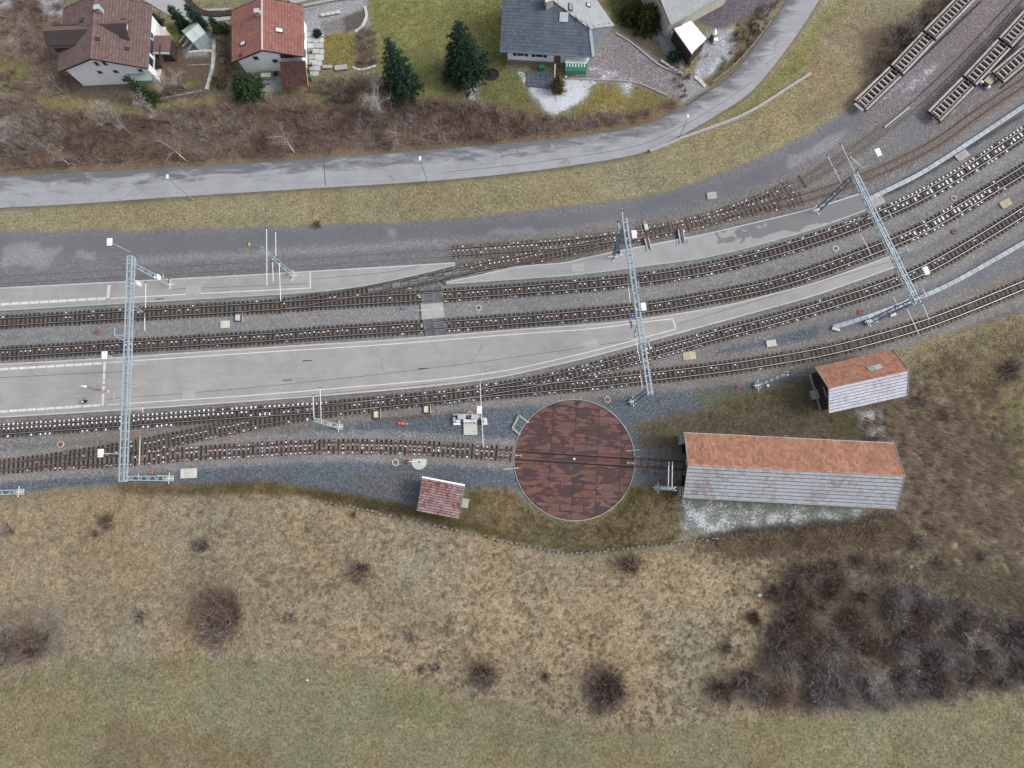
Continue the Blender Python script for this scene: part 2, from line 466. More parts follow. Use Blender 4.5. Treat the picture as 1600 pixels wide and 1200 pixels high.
# ------------------------------------------------------------------ track centre lines (photo px)
TRK = {
 'T1': [(-60, 440), (0, 436.5), (200, 425), (400, 413.5), (640, 398), (710, 393.7), (800, 387.5), (880, 381.6), (920, 376.5), (1000, 366), (1060, 354.7), (1120, 338.5), (1180, 316), (1220, 299.5), (1260, 280.5), (1325, 242), (1380, 203), (1425, 169), (1500, 98), (1591, 1), (1620, -30)],
 'T1b': [(1070, 352), (1120, 339), (1140, 334), (1200, 322), (1260, 308), (1345, 279.5), (1460, 226), (1525, 178.5), (1600, 129), (1660, 86)],
 'X': [(430, 478.5), (480, 471.8), (540, 460.5), (585, 451.5), (655, 438.5), (720, 424), (766, 413.5), (812, 405.5), (880, 392.5), (920, 383.5), (1000, 366.3), (1040, 358.5)],
 'T2': [(-60, 508), (0, 503.5), (300, 485.8), (400, 479.8), (480, 474.4), (640, 465), (720, 459.7), (880, 448), (1000, 436.5), (1100, 421), (1200, 396.5), (1300, 365.5), (1365, 340), (1460, 296), (1600, 208.5), (1660, 166)],
 'T3': [(-60, 556), (0, 552.5), (400, 528), (480, 522), (640, 511.8), (720, 506.6), (880, 494.5), (1000, 483), (1100, 466.5), (1200, 446.8), (1280, 422), (1390, 381), (1460, 349), (1600, 266), (1660, 226)],
 'T45': [(-60, 676), (0, 672.7), (200, 659.3), (300, 651.8), (400, 645.3), (500, 638.7), (560, 633.3), (700, 619.7), (750, 614.5), (850, 605.7), (920, 599.3), (1120, 576.5), (1200, 565), (1300, 547), (1411, 517.5), (1480, 494), (1600, 445.5), (1660, 419)],
 'T4': [(700, 620), (750, 612.5), (850, 595.5), (920, 578), (1000, 557), (1120, 523.7), (1200, 503), (1300, 474), (1410, 437), (1480, 403), (1600, 331), (1660, 292)],
 'T6': [(0, 729.6), (50, 724), (100, 716.5), (200, 700), (300, 680.5), (400, 659.5), (500, 643), (560, 634), (600, 630)],
 'T7': [(-60, 733), (0, 729.5), (100, 722.5), (200, 717.3), (300, 708.5), (400, 703), (460, 699), (530, 697.3), (600, 698), (650, 700), (700, 702.5), (750, 706), (804, 710.2)],
 'TS': [(991, 722), (1066, 727.6), (1150, 733.8)],
}
TL = {k: resample([Pz(x, y, 0.25)[:2] for x, y in v], 0.25, 2.2 if k not in ('TS',) else 0) for k, v in TRK.items()}

# ------------------------------------------------------------------ ground
FX = np.arange(-92, 84.01, 0.28); FY = np.arange(-46, 84.01, 0.28)
gx = np.concatenate([[-3000, -1200, -500, -220, -130], FX, [120, 210, 500, 1200, 3000]])
gy = np.concatenate([[-3000, -1200, -400, -150, -80], FY, [115, 200, 450, 1200, 3000]])
GX, GY = np.meshgrid(gx, gy)
NYg, NXg = GX.shape

def vnoise(scale, seed, octv=3):
    r = np.random.default_rng(seed); out = np.zeros_like(GX); amp = 1.0; tot = 0
    cx = np.clip(GX, -100, 100) + 100; cy = np.clip(GY, -100, 100) + 100
    for _ in range(octv):
        n = int(210 / scale) + 3; g = r.random((n, n))
        fx, fy = cx / scale, cy / scale; ix, iy = fx.astype(int), fy.astype(int)
        tx, ty = fx - ix, fy - iy; tx = tx * tx * (3 - 2 * tx); ty = ty * ty * (3 - 2 * ty)
        v = (g[iy, ix] * (1 - tx) + g[iy, ix + 1] * tx) * (1 - ty) + (g[iy + 1, ix] * (1 - tx) + g[iy + 1, ix + 1] * tx) * ty
        out += v * amp; tot += amp; amp *= 0.55; scale = max(scale / 2, 0.3)
    return out / tot - 0.5

GZ = hgt(GX, GY)
PXg, PYg = to_px(GX, GY, GZ)
J1, J2, J3 = vnoise(6, 1), vnoise(6, 2), vnoise(1.2, 3)
J4 = vnoise(1.2, 4)
TONE = vnoise(14, 5, 4); TONE2 = vnoise(3.0, 6, 3); TONE3 = vnoise(8, 9, 3)

def inside(poly, x, y):
    r = np.zeros(x.shape, bool); n = len(poly)
    x0, y0 = np.min(poly, 0) - 1; x1, y1 = np.max(poly, 0) + 1
    sel = (x > x0) & (x < x1) & (y > y0) & (y < y1)
    xs, ys = x[sel], y[sel]; rr = np.zeros(xs.shape, bool)
    for i in range(n):
        ax, ay = poly[i]; bx, by = poly[(i + 1) % n]
        if ay == by: continue
        c = ((ay > ys) != (by > ys)) & (xs < (bx - ax) * (ys - ay) / (by - ay) + ax)
        rr ^= c
    r[sel] = rr
    return r

def blur(a, k=1):
    for _ in range(k):
        b = a.copy()
        b[1:-1] = (a[:-2] + 2 * a[1:-1] + a[2:]) / 4; a = b.copy()
        a[:, 1:-1] = (b[:, :-2] + 2 * b[:, 1:-1] + b[:, 2:]) / 4
    return a

Cg = np.zeros(GX.shape + (3,)); Cg[:] = (0.215, 0.195, 0.118)
Kg = np.zeros(GX.shape + (3,)); Kg[..., 1] = 1.0      # gravel, grass, frost

def zone(poly, col=None, gravel=None, grass=None, frost=None, amp=14, soft=1, opac=1.0):
    m = inside(np.array(poly, float), PXg + J1 * amp + J3 * amp * 0.5, PYg + J2 * amp + J4 * amp * 0.5).astype(float)
    m = blur(m, soft) * opac
    if col is not None:
        Cg[:] = Cg * (1 - m[..., None]) + np.array(col) * m[..., None]
    for i, v in enumerate((gravel, grass, frost)):
        if v is not None: Kg[..., i] = Kg[..., i] * (1 - m) + v * m

BIG = 900
lawn = (0.17, 0.175, 0.066)
# hillside below the yard: dry meadow, then greener pasture
zone([(-BIG, 760), (0, 770), (100, 760), (200, 756), (300, 763), (400, 756), (512, 775), (662, 815), (800, 845), (887, 863), (1000, 853), (1125, 838), (1300, 815), (1330, 780), (1430, 600), (1500, 560), (1700, 470), (2600, 400), (2600, 1180), (1600, 1085), (1400, 1102), (1250, 1112), (1100, 1132), (1000, 1142), (900, 1127), (780, 1097), (700, 1082), (640, 1057), (560, 1037), (300, 1027), (120, 1032), (0, 1066), (-BIG, 1120)],
     (0.305, 0.252, 0.170), 0, 1, 0, 16, 2)
zone([(1545, 610), (1700, 560), (1700, 800), (1590, 770), (1555, 700)], (0.19, 0.18, 0.09), 0, 1, 0, 50, 10)
zone([(1430, 520), (1620, 460), (1640, 620), (1540, 620), (1450, 600)], (0.24, 0.20, 0.115), 0, 1, 0, 20, 3)
zone([(1325, 780), (1380, 640), (1430, 605), (1540, 640), (1590, 760), (1600, 850), (1480, 830), (1330, 820)], (0.165, 0.125, 0.095), 0, 1, 0, 46, 9)
zone([(1205, 880), (1300, 855), (1420, 880), (1560, 960), (1640, 960), (1640, 1075), (1450, 1090), (1250, 1110), (1110, 1090), (1200, 1000)], (0.185, 0.150, 0.120), 0, 1, 0, 30, 6)
zone([(1075, 890), (1125, 888), (1130, 925), (1078, 928)], (0.36, 0.29, 0.20), 0, 1, 0, 14, 3)
zone([(-30, 960), (90, 950), (100, 1030), (-30, 1060)], (0.22, 0.185, 0.145), 0, 1, 0, 40, 8)
zone([(160, 1130), (420, 1150), (420, 1230), (130, 1230)], (0.17, 0.13, 0.075), 0, 1, 0, 40, 8, 0.6)
zone([(620, 1045), (690, 1075), (700, 1110), (600, 1110)], (0.155, 0.17, 0.07), 0, 1, 0, 50, 10, 0.45)
# grass strip between road and yard
zone([(-BIG, 400), (-60, 335), (0, 325), (260, 309), (600, 288), (800, 271), (1000, 240), (1062, 213), (1125, 177), (1175, 142), (1225, 82), (1280, 0), (1500, -300), (2300, -900), (1700, -300), (1490, 0), (1460, 35), (1400, 98), (1340, 160), (1312, 181), (1200, 241), (1150, 262), (1047, 300), (1000, 309), (850, 326), (725, 341), (600, 349), (400, 356), (100, 361), (0, 360), (-BIG, 430)],
     (0.265, 0.235, 0.142), 0, 1, 0, 6, 1)
zone([(1080, 200), (1150, 170), (1200, 130), (1250, 60), (1310, 0), (1340, 0), (1270, 100), (1180, 170)], (0.17, 0.185, 0.06), 0, 1, 0, 24, 5, 0.7)
zone([(1255, 130), (1290, 40), (1330, 0), (1480, 0), (1400, 90), (1340, 155), (1250, 205)], (0.245, 0.200, 0.125), 0, 1, 0, 30, 8, 0.7)
zone([(1350, 60), (1460, 0), (1490, 0), (1400, 95), (1345, 140)], (0.14, 0.10, 0.075), 0, 0.8, 0, 30, 6, 0.85)
# railway yard
yard = [(-BIG, 430), (0, 360), (100, 361), (400, 356), (600, 349), (725, 341), (850, 326), (1000, 309), (1047, 300), (1150, 262), (1200, 241), (1312, 181), (1340, 160), (1400, 98), (1460, 35), (1490, 0), (1700, -300), (2600, -400), (2600, 400), (1700, 455), (1600, 487), (1540, 505), (1440, 528), (1400, 545), (1300, 590), (1180, 612), (1070, 645), (990, 660), (1000, 740), (1062, 755), (1000, 765), (985, 760), (820, 790), (800, 766), (760, 761), (727, 768), (700, 800), (655, 800), (640, 792), (550, 777), (475, 764), (400, 756), (300, 763), (200, 756), (100, 760), (0, 771), (-BIG, 830)]
zone(yard, (0.175, 0.178, 0.190), 0.6, 0, 0, 5, 1)
# darker wheel lane of the yard, pale dried patches
zone([(-100, 372), (400, 365), (700, 352), (900, 335), (1040, 310), (1180, 265), (1320, 190), (1345, 200), (1200, 280), (1050, 325), (900, 358), (640, 372), (300, 392), (-100, 405)], (0.155, 0.158, 0.172), 0.18, 0, 0, 14, 3)
for pg in ([(0, 388), (60, 375), (70, 410), (0, 420)], [(40, 385), (98, 384), (60, 420), (30, 415)], [(118, 392), (152, 396), (150, 408), (116, 402)], [(608, 358), (626, 360), (622, 372), (610, 370)], [(765, 358), (830, 352), (840, 366), (760, 368)], [(1230, 240), (1330, 205), (1300, 232), (1230, 262)]):
    zone(pg, (0.27, 0.275, 0.285), 0.5, 0, 0, 16, 1, 0.7)
zone([(200, 402), (700, 374), (1000, 345), (1000, 352), (700, 384), (200, 414)], (0.26, 0.265, 0.27), 0.7, 0, 0, 8, 1, 0.6)
# freight siding area top right
zone([(1345, 175), (1400, 110), (1500, 0), (1620, 0), (1620, 120), (1500, 195), (1450, 215), (1430, 170), (1370, 200)], (0.20, 0.185, 0.195), 0.9, 0, 0.0, 12, 3)
zone([(1395, 150), (1440, 110), (1500, 60), (1520, 70), (1440, 140), (1400, 170)], None, None, None, 0.52, 26, 4)
zone([(1350, 175), (1400, 128), (1440, 90), (1440, 100), (1395, 150)], None, None, None, 0.60, 10, 2)
zone([(1455, 200), (1530, 140), (1600, 130), (1600, 150), (1500, 190)], None, None, None, 0.56, 16, 3)
zone([(1530, 0), (1600, 0), (1600, 20), (1500, 120), (1450, 160), (1440, 150)], (0.20, 0.165, 0.160), 0.8, 0, 0, 14, 3, 0.6)
# blue-grey chippings
blue = (0.122, 0.142, 0.168)
zone([(430, 668), (520, 655), (700, 640), (830, 632), (850, 640), (815, 690), (700, 690), (600, 682), (500, 680), (440, 682)], blue, 1, 0, 0, 5, 1)
zone([(0, 752), (120, 740), (300, 728), (480, 718), (640, 718), (800, 730), (812, 765), (760, 762), (727, 768), (700, 800), (640, 790), (550, 776), (475, 763), (400, 757), (300, 763), (200, 757), (100, 761), (0, 772)], blue, 1, 0, 0, 8, 1)
zone([(920, 610), (1060, 612), (1180, 600), (1260, 585), (1262, 600), (1180, 612), (1060, 650), (1000, 660), (1010, 700), (1060, 722), (1060, 745), (1000, 745), (985, 690), (965, 650)], blue, 1, 0, 0, 6, 1)
zone([(1090, 550), (1180, 522), (1280, 510), (1275, 532), (1180, 548), (1110, 560)], blue, 1, 0, 0, 6, 1)
zone([(550, 740), (640, 735), (650, 780), (560, 775)], (0.15, 0.13, 0.12), 1, 0, 0, 26, 4, 0.5)
zone([(0, 690), (100, 682), (120, 690), (60, 705), (0, 712)], (0.16, 0.18, 0.19), 1, 0, 0, 10, 2)
zone([(1280, 300), (1420, 250), (1450, 225), (1470, 240), (1400, 280), (1290, 325)], (0.19, 0.19, 0.195), 1, 0, 0, 8, 2)
zone([(1360, 310), (1600, 175), (1600, 205), (1380, 330)], (0.075, 0.075, 0.082), 0.6, 0, 0, 6, 1)
zone([(1380, 312), (1420, 290), (1490, 245), (1500, 255), (1420, 300), (1390, 322)], None, None, None, 0.4, 10, 1)
zone([(1060, 455), (1300, 400), (1500, 300), (1620, 230), (1620, 245), (1500, 320), (1300, 415), (1060, 466)], (0.12, 0.12, 0.125), 1, 0, 0, 5, 1, 0.8)
zone([(1440, 490), (1600, 420), (1600, 432), (1440, 500)], (0.20, 0.175, 0.10), 0.5, 0.5, 0, 8, 1, 0.8)
# ground between the turntable, sheds and wall
moss = (0.095, 0.085, 0.035)
zone([(985, 660), (1060, 645), (1180, 610), (1265, 592), (1290, 640), (1400, 620), (1400, 690), (1070, 678), (1060, 700), (1010, 700)], (0.128, 0.108, 0.078), 0.7, 0.5, 0, 20, 5)
zone([(1080, 615), (1250, 590), (1265, 610), (1100, 640)], (0.140, 0.132, 0.062), 0.3, 0.8, 0, 26, 5, 0.55)
zone([(1010, 680), (1062, 665), (1065, 720), (1020, 715)], (0.145, 0.132, 0.078), 0.5, 0.6, 0, 20, 4, 0.6)
zone([(727, 768), (762, 760), (800, 766), (830, 800), (895, 816), (960, 800), (988, 760), (1062, 755), (1075, 800), (1062, 838), (1000, 852), (887, 862), (800, 843), (720, 826), (720, 800)], (0.215, 0.175, 0.105), 0.1, 1, 0, 12, 3)
zone([(400, 756), (475, 762), (550, 775), (650, 792), (720, 812), (740, 815), (800, 838), (887, 858), (1000, 848), (1060, 838), (1060, 846), (1000, 853), (887, 863), (800, 845), (720, 828), (650, 812), (550, 788), (475, 774)], moss, 0, 1, 0, 6, 1)  # moss band; shade cast by the wall is mixed into its dark green
zone([(300, 760), (420, 752), (480, 764), (440, 775), (300, 775), (180, 768), (200, 756)], (0.22, 0.17, 0.07), 0, 1, 0, 8, 2, 0.8)
zone([(725, 770), (760, 770), (745, 800), (720, 815), (716, 800)], moss, 0, 1, 0, 10, 2, 0.7)
zone([(958, 802), (990, 760), (1002, 770), (985, 800), (940, 816)], (0.10, 0.12, 0.03), 0, 1, 0, 6, 2, 0.8)
zone([(1064, 780), (1350, 795), (1348, 814), (1290, 826), (1240, 832), (1130, 840), (1065, 840)], (0.20, 0.215, 0.20), 0.3, 0.7, 0.56, 18, 4)
zone([(1070, 778), (1345, 795), (1345, 806), (1080, 792)], (0.18, 0.21, 0.17), 0.2, 0.8, 0.46, 6, 1)
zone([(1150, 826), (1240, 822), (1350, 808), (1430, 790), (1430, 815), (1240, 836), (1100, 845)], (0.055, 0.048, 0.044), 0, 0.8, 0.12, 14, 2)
zone([(1090, 846), (1300, 836), (1420, 812), (1430, 850), (1300, 852), (1150, 866)], (0.17, 0.125, 0.088), 0, 1, 0, 14, 4)
zone([(1330, 645), (1378, 640), (1385, 690), (1362, 692)], (0.22, 0.22, 0.20), 0.3, 0.7, 0.58, 16, 2)
zone([(1290, 650), (1335, 645), (1360, 690), (1300, 690)], (0.09, 0.085, 0.045), 0, 1, 0.12, 14, 3, 0.7)
# brushy bank and gardens above the road
zone([(-BIG, 300), (0, 275), (400, 254), (700, 231), (900, 213), (1000, 196), (1062, 170), (1060, 158), (1000, 170), (900, 180), (860, 178), (780, 160), (690, 150), (600, 140), (480, 150), (330, 155), (180, 170), (60, 160), (0, 155), (-BIG, 150)], (0.165, 0.118, 0.090), 0, 1, 0, 10, 2)
zone([(-BIG, 295), (0, 276), (400, 255), (700, 232), (900, 214), (1000, 197), (1060, 171), (1055, 164), (990, 188), (900, 203), (700, 222), (400, 246), (0, 266), (-BIG, 280)], (0.215, 0.155, 0.10), 0, 1, 0, 6, 1, 0.75)
zone([(-100, -60), (100, -60), (100, 60), (85, 110), (130, 140), (60, 160), (-100, 160)], (0.21, 0.165, 0.125), 0, 1, 0, 20, 3)
zone([(-10, 90), (40, 95), (60, 130), (20, 150), (-10, 140)], (0.17, 0.17, 0.06), 0, 1, 0, 20, 3, 0.8)
zone([(50, 150), (180, 165), (330, 150), (340, 165), (180, 180), (60, 172)], (0.21, 0.185, 0.09), 0, 1, 0, 14, 3)
zone([(60, -10), (95, -10), (100, 26), (72, 24)], (0.35, 0.37, 0.40), 0.6, 0, 0.6, 10, 1)
zone([(-10, -10), (22, -10), (20, 12), (-10, 14)], (0.36, 0.38, 0.40), 0.6, 0, 0.5, 8, 1)
zone([(85, 110), (140, 120), (250, 142), (330, 140), (330, 152), (180, 162), (110, 150)], (0.13, 0.10, 0.075), 0.3, 0.7, 0, 12, 2)
zone([(262, 60), (332, 58), (330, 100), (322, 140), (258, 150), (256, 80)], (0.125, 0.088, 0.065), 0.5, 0.4, 0, 5, 1)
zone([(240, 30), (285, 42), (278, 72), (258, 72)], (0.14, 0.16, 0.05), 0, 1, 0, 6, 1)
zone([(285, 55), (332, 50), (332, 85), (290, 88)], (0.30, 0.31, 0.32), 0.7, 0, 0.25, 8, 1, 0.8)
zone([(288, 127), (308, 127), (308, 133), (288, 133)], (0.12, 0.19, 0.04), 0, 1, 0, 4, 1)
zone([(330, 55), (362, 48), (365, 100), (380, 120), (330, 145), (326, 120)], (0.13, 0.10, 0.055), 0, 1, 0, 10, 2)
zone([(472, 6), (592, -6), (582, 50), (482, 55)], (0.32, 0.32, 0.34), 0.7, 0, 0.25, 8, 1)
zone([(500, 34), (535, 27), (540, 50), (505, 52)], (0.22, 0.21, 0.20), 0.8, 0, 0.25, 6, 1)
zone([(535, 25), (575, 12), (570, 45), (538, 52)], (0.12, 0.105, 0.095), 0.5, 0.2, 0.22, 10, 1)
zone([(505, 54), (556, 50), (555, 106), (520, 108), (505, 104)], (0.195, 0.172, 0.062), 0, 1, 0, 3, 1)
zone([(556, 48), (585, 40), (590, 104), (555, 106)], (0.14, 0.12, 0.065), 0.2, 0.8, 0, 10, 2)
zone([(585, -60), (800, -60), (784, 80), (792, 150), (700, 156), (640, 150), (596, 110), (572, 20)], (0.185, 0.185, 0.068), 0, 1, 0, 8, 3)
zone([(690, 100), (790, 80), (800, 110), (860, 120), (850, 178), (760, 162), (690, 150)], (0.150, 0.148, 0.062), 0, 1, 0, 10, 3)
zone([(500, 148), (520, 140), (558, 142), (550, 164), (500, 165)], (0.07, 0.055, 0.045), 0.3, 0, 0, 3, 1)
zone([(480, 155), (510, 135), (560, 130), (520, 150), (500, 165)], (0.20, 0.20, 0.09), 0, 1, 0, 10, 2, 0.8)
zone([(410, 118), (440, 118), (440, 142), (412, 142)], (0.30, 0.34, 0.33), 0.5, 0, 0, 4, 1)
zone([(727, 124), (752, 122), (748, 160), (730, 158)], (0.20, 0.23, 0.17), 0, 1, 0.72, 8, 3)
zone([(806, 112), (822, 112), (824, 136), (812, 120)], (0.22, 0.26, 0.2), 0, 1, 0.68, 6, 1)
zone([(822, 120), (890, 122), (993, 127), (985, 150), (930, 160), (905, 168), (870, 178), (850, 172), (830, 150)], (0.30, 0.32, 0.30), 0, 0.6, 0.80, 18, 4)
zone([(936, 130), (962, 128), (972, 150), (985, 162), (900, 185), (870, 178), (915, 162)], (0.19, 0.165, 0.065), 0, 1, 0.0, 14, 4)
zone([(990, 134), (1040, 148), (1030, 165), (975, 176), (985, 160)], (0.165, 0.155, 0.06), 0, 1, 0.0, 10, 3)
zone([(895, 116), (920, 95), (960, 48), (1000, 70), (1068, 116), (1062, 152), (1042, 150), (990, 130), (900, 124)], (0.235, 0.215, 0.225), 1, 0, 0.10, 5, 1)
zone([(905, 118), (930, 100), (990, 118), (995, 130), (905, 124)], None, None, None, 0.48, 6, 1)
zone([(985, 82), (1010, 84), (1030, 98), (1000, 96)], None, None, None, 0.5, 8, 1)
zone([(1062, 152), (1070, 165), (1100, 150), (1105, 135), (1085, 120), (1068, 116)], (0.27, 0.27, 0.28), 0.6, 0, 0.0, 4, 1)
zone([(935, -40), (1030, -40), (1045, 40), (1010, 75), (962, 40)], (0.085, 0.095, 0.03), 0, 1, 0, 10, 2)
zone([(960, 42), (1020, 50), (1068, 112), (1060, 118), (1000, 72)], (0.13, 0.11, 0.085), 0.6, 0.3, 0.1, 10, 1)
zone([(1020, 35), (1050, 50), (1075, 95), (1064, 110), (1035, 75)], (0.24, 0.27, 0.28), 0.5, 0, 0.3, 8, 1)
zone([(1060, 20), (1130, -40), (1215, -40), (1200, 40), (1160, 30), (1120, 50)], (0.14, 0.13, 0.15), 0.9, 0, 0, 8, 1)
zone([(1104, 52), (1150, 42), (1152, 88), (1128, 112), (1095, 128), (1084, 116), (1095, 80)], (0.30, 0.31, 0.33), 0.7, 0.1, 0.45, 10, 1)
zone([(1150, 30), (1190, 12), (1202, 36), (1160, 100), (1112, 135), (1100, 128), (1150, 85)], (0.145, 0.125, 0.07), 0.2, 0.7, 0.12, 10, 1)

zone([(x, y + 5) for x, y in ROAD_LO] + [(x - (3 if x > 1100 else 0), y - 4) for x, y in reversed(ROAD_UP)], (0.17, 0.15, 0.11), 0.6, 0, 0, 3, 1)
# ballast beds: raised stones, darkened by brake dust along the running tracks
def dist_field(line, rad=3.2):
    D = np.full(GX.shape, 9.0)
    k = int(rad / 0.28) + 1
    for x, y in line[::2]:
        i = int((x - FX[0]) / 0.28) + 5; j = int((y - FY[0]) / 0.28) + 5
        i0, i1, j0, j1 = max(i - k, 0), min(i + k + 1, NXg), max(j - k, 0), min(j + k + 1, NYg)
        if i0 >= i1 or j0 >= j1: continue
        d = np.hypot(GX[j0:j1, i0:i1] - x, GY[j0:j1, i0:i1] - y)
        D[j0:j1, i0:i1] = np.minimum(D[j0:j1, i0:i1], d)
    return D

BALL = {'T1': ((0.205, 0.195, 0.185), (0.175, 0.152, 0.138)), 'T1b': ((0.205, 0.195, 0.19), (0.18, 0.155, 0.138)), 'X': ((0.185, 0.17, 0.155), (0.14, 0.115, 0.095)),
        'T2': ((0.245, 0.245, 0.243), (0.135, 0.108, 0.088)), 'T3': ((0.245, 0.245, 0.243), (0.13, 0.102, 0.083)), 'T45': ((0.23, 0.215, 0.195), (0.125, 0.10, 0.082)),
        'T4': ((0.225, 0.215, 0.205), (0.145, 0.125, 0.108)), 'T6': ((0.20, 0.18, 0.165), (0.15, 0.125, 0.11)), 'T7': ((0.26, 0.25, 0.245), (0.20, 0.175, 0.162)), 'TS': ((0.21, 0.21, 0.215), (0.22, 0.21, 0.21))}
LIFT = np.zeros_like(GX)
DF = {k: dist_field(v) for k, v in TL.items()}
for k, D in DF.items():
    vis = np.ones_like(GX)
    if k == 'T1': vis = sstep(690, 720, PXg) * (1 - sstep(1360, 1440, PXg))
    D = D + J3 * 0.5 + J4 * 0.3
    m = (1 - sstep(1.9, 2.5, D)) * vis * (0.75 if k != 'TS' else 0.3)
    Cg[:] = Cg * (1 - m[..., None]) + np.array(BALL[k][0]) * m[..., None]
    Kg[..., 0] = np.maximum(Kg[..., 0], m); Kg[..., 1] *= 1 - m; Kg[..., 2] *= 1 - m
for k, D in DF.items():
    vis = np.ones_like(GX)
    if k == 'T1': vis = sstep(690, 720, PXg) * (1 - sstep(1360, 1440, PXg) * 0.9)
    mm = (1 - sstep(0.75, 1.35, D + J3 * 0.4)) * vis * 0.9
    Cg[:] = Cg * (1 - mm[..., None]) + np.array(BALL[k][1]) * mm[..., None]
    LIFT = np.maximum(LIFT, 0.09 * (1 - sstep(1.2, 2.2, D)) * vis)
for pts in ([(1120, 390), (1180, 375), (1300, 335), (1300, 355)],):
    pass
# tone drift over metres: growth, wear, damp
Cg *= (1 + 0.30 * TONE + 0.16 * TONE2)[..., None]
hue = TONE3[..., None] * Kg[..., 1:2]
Cg *= 1 + hue * np.array([0.22, 0.0, -0.22])
GZ = GZ + LIFT + Kg[..., 1] * (0.10 * vnoise(1.1, 21, 2) + 0.16 * vnoise(4.0, 22, 2)) * np.clip((Cg.sum(-1) > 0), 0, 1)
GZ = GZ - 0.02 * (1 - Kg[..., 1]) * (LIFT < 0.01)
TTC = (Pz(805, 718) + Pz(990, 718) + Pz(897, 625) + Pz(897, 812)) / 4
TTR = 7.98
pit = 1 - sstep(TTR - 0.7, TTR - 0.15, np.hypot(GX - TTC.x, GY - TTC.y))
GZ = GZ * (1 - pit) - 1.1 * pit
Cg = np.clip(Cg, 0.01, 0.9)

def terrain_mat():
    m, t, b = base_mat('terrain')
    geo = nd(t, 'ShaderNodeNewGeometry'); pos = geo.outputs['Position']
    ca = nd(t, 'ShaderNodeAttribute', attribute_name='Col'); ka = nd(t, 'ShaderNodeAttribute', attribute_name='Kind')
    sp = nd(t, 'ShaderNodeSeparateColor'); t.links.new(ka.outputs['Color'], sp.inputs[0])
    gr, gs, fr = sp.outputs[0], sp.outputs[1], sp.outputs[2]
    vo = nd(t, 'ShaderNodeTexVoronoi', Scale=7.5); t.links.new(pos, vo.inputs['Vector'])
    sv = nd(t, 'ShaderNodeSeparateColor'); t.links.new(vo.outputs['Color'], sv.inputs[0])
    stone = mixc(t, 1.0, ramp(t, sv.outputs[0], [(0, 0.62), (0.55, 0.96), (0.9, 1.25), (1, 1.75)]), ramp(t, noise(t, pos, 2.2, 4, 0.7), [(0.3, 0.86), (0.7, 1.14)]), 'MULTIPLY')
    gn = noise(t, pos, 3.6, 4, 0.75, 0.6)
    grass = mixc(t, 1.0, ramp(t, gn, [(0.3, 0.42), (0.48, 0.9), (0.7, 1.55)]), ramp(t, noise(t, pos, 0.9, 4, 0.65), [(0.3, 0.82), (0.7, 1.18)]), 'MULTIPLY')
    c = ca.outputs['Color']
    c = mixc(t, gr, c, mixc(t, 1.0, c, stone, 'MULTIPLY'))
    c = mixc(t, gs, c, mixc(t, 1.0, c, grass, 'MULTIPLY'))
    fn = mathn(t, 'ADD', mathn(t, 'MULTIPLY', ramp(t, noise(t, pos, 4.0, 4, 0.8), [(0.3, 0.0), (0.7, 1.0)]), 0.6), mathn(t, 'MULTIPLY', ramp(t, noise(t, pos, 0.5, 3, 0.6), [(0.3, 0.0), (0.7, 1.0)]), 0.4))
    fm = mathn(t, 'SUBTRACT', mathn(t, 'ADD', fr, fn), 1.0)
    fm = mathn(t, 'MULTIPLY', fm, 4.0, True)
    c = mixc(t, mathn(t, 'MULTIPLY', fm, 0.92), c, (0.58, 0.61, 0.66, 1))
    t.links.new(c, b.inputs['Base Color'])
    b.inputs['Roughness'].default_value = 0.95; b.inputs['Specular IOR Level'].default_value = 0.15
    bn = nd(t, 'ShaderNodeBump', Strength=0.55, Distance=0.08)
    t.links.new(mathn(t, 'ADD', mathn(t, 'MULTIPLY', gn, gs), mathn(t, 'MULTIPLY', vo.outputs['Distance'], gr)), bn.inputs['Height'])
    t.links.new(bn.outputs[0], b.inputs['Normal'])
    MATS['terrain'] = m
terrain_mat()
idx = np.arange(NYg * NXg).reshape(NYg, NXg)
quads = np.stack([idx[:-1, :-1], idx[:-1, 1:], idx[1:, 1:], idx[1:, :-1]], -1).reshape(-1, 4)
ground = bulk('ground', np.stack([GX, GY, GZ], -1).reshape(-1, 3), quads, 'terrain', None, 'structure')
for nm, arr in (('Col', Cg), ('Kind', Kg)):
    at = ground.data.attributes.new(nm, 'FLOAT_COLOR', 'POINT')
    full = np.ones((NYg * NXg, 4), np.float32); full[:, :3] = arr.reshape(-1, 3)
    at.data.foreach_set('color', full.ravel())
ground.data.polygons.foreach_set('use_smooth', np.ones(len(quads), bool))

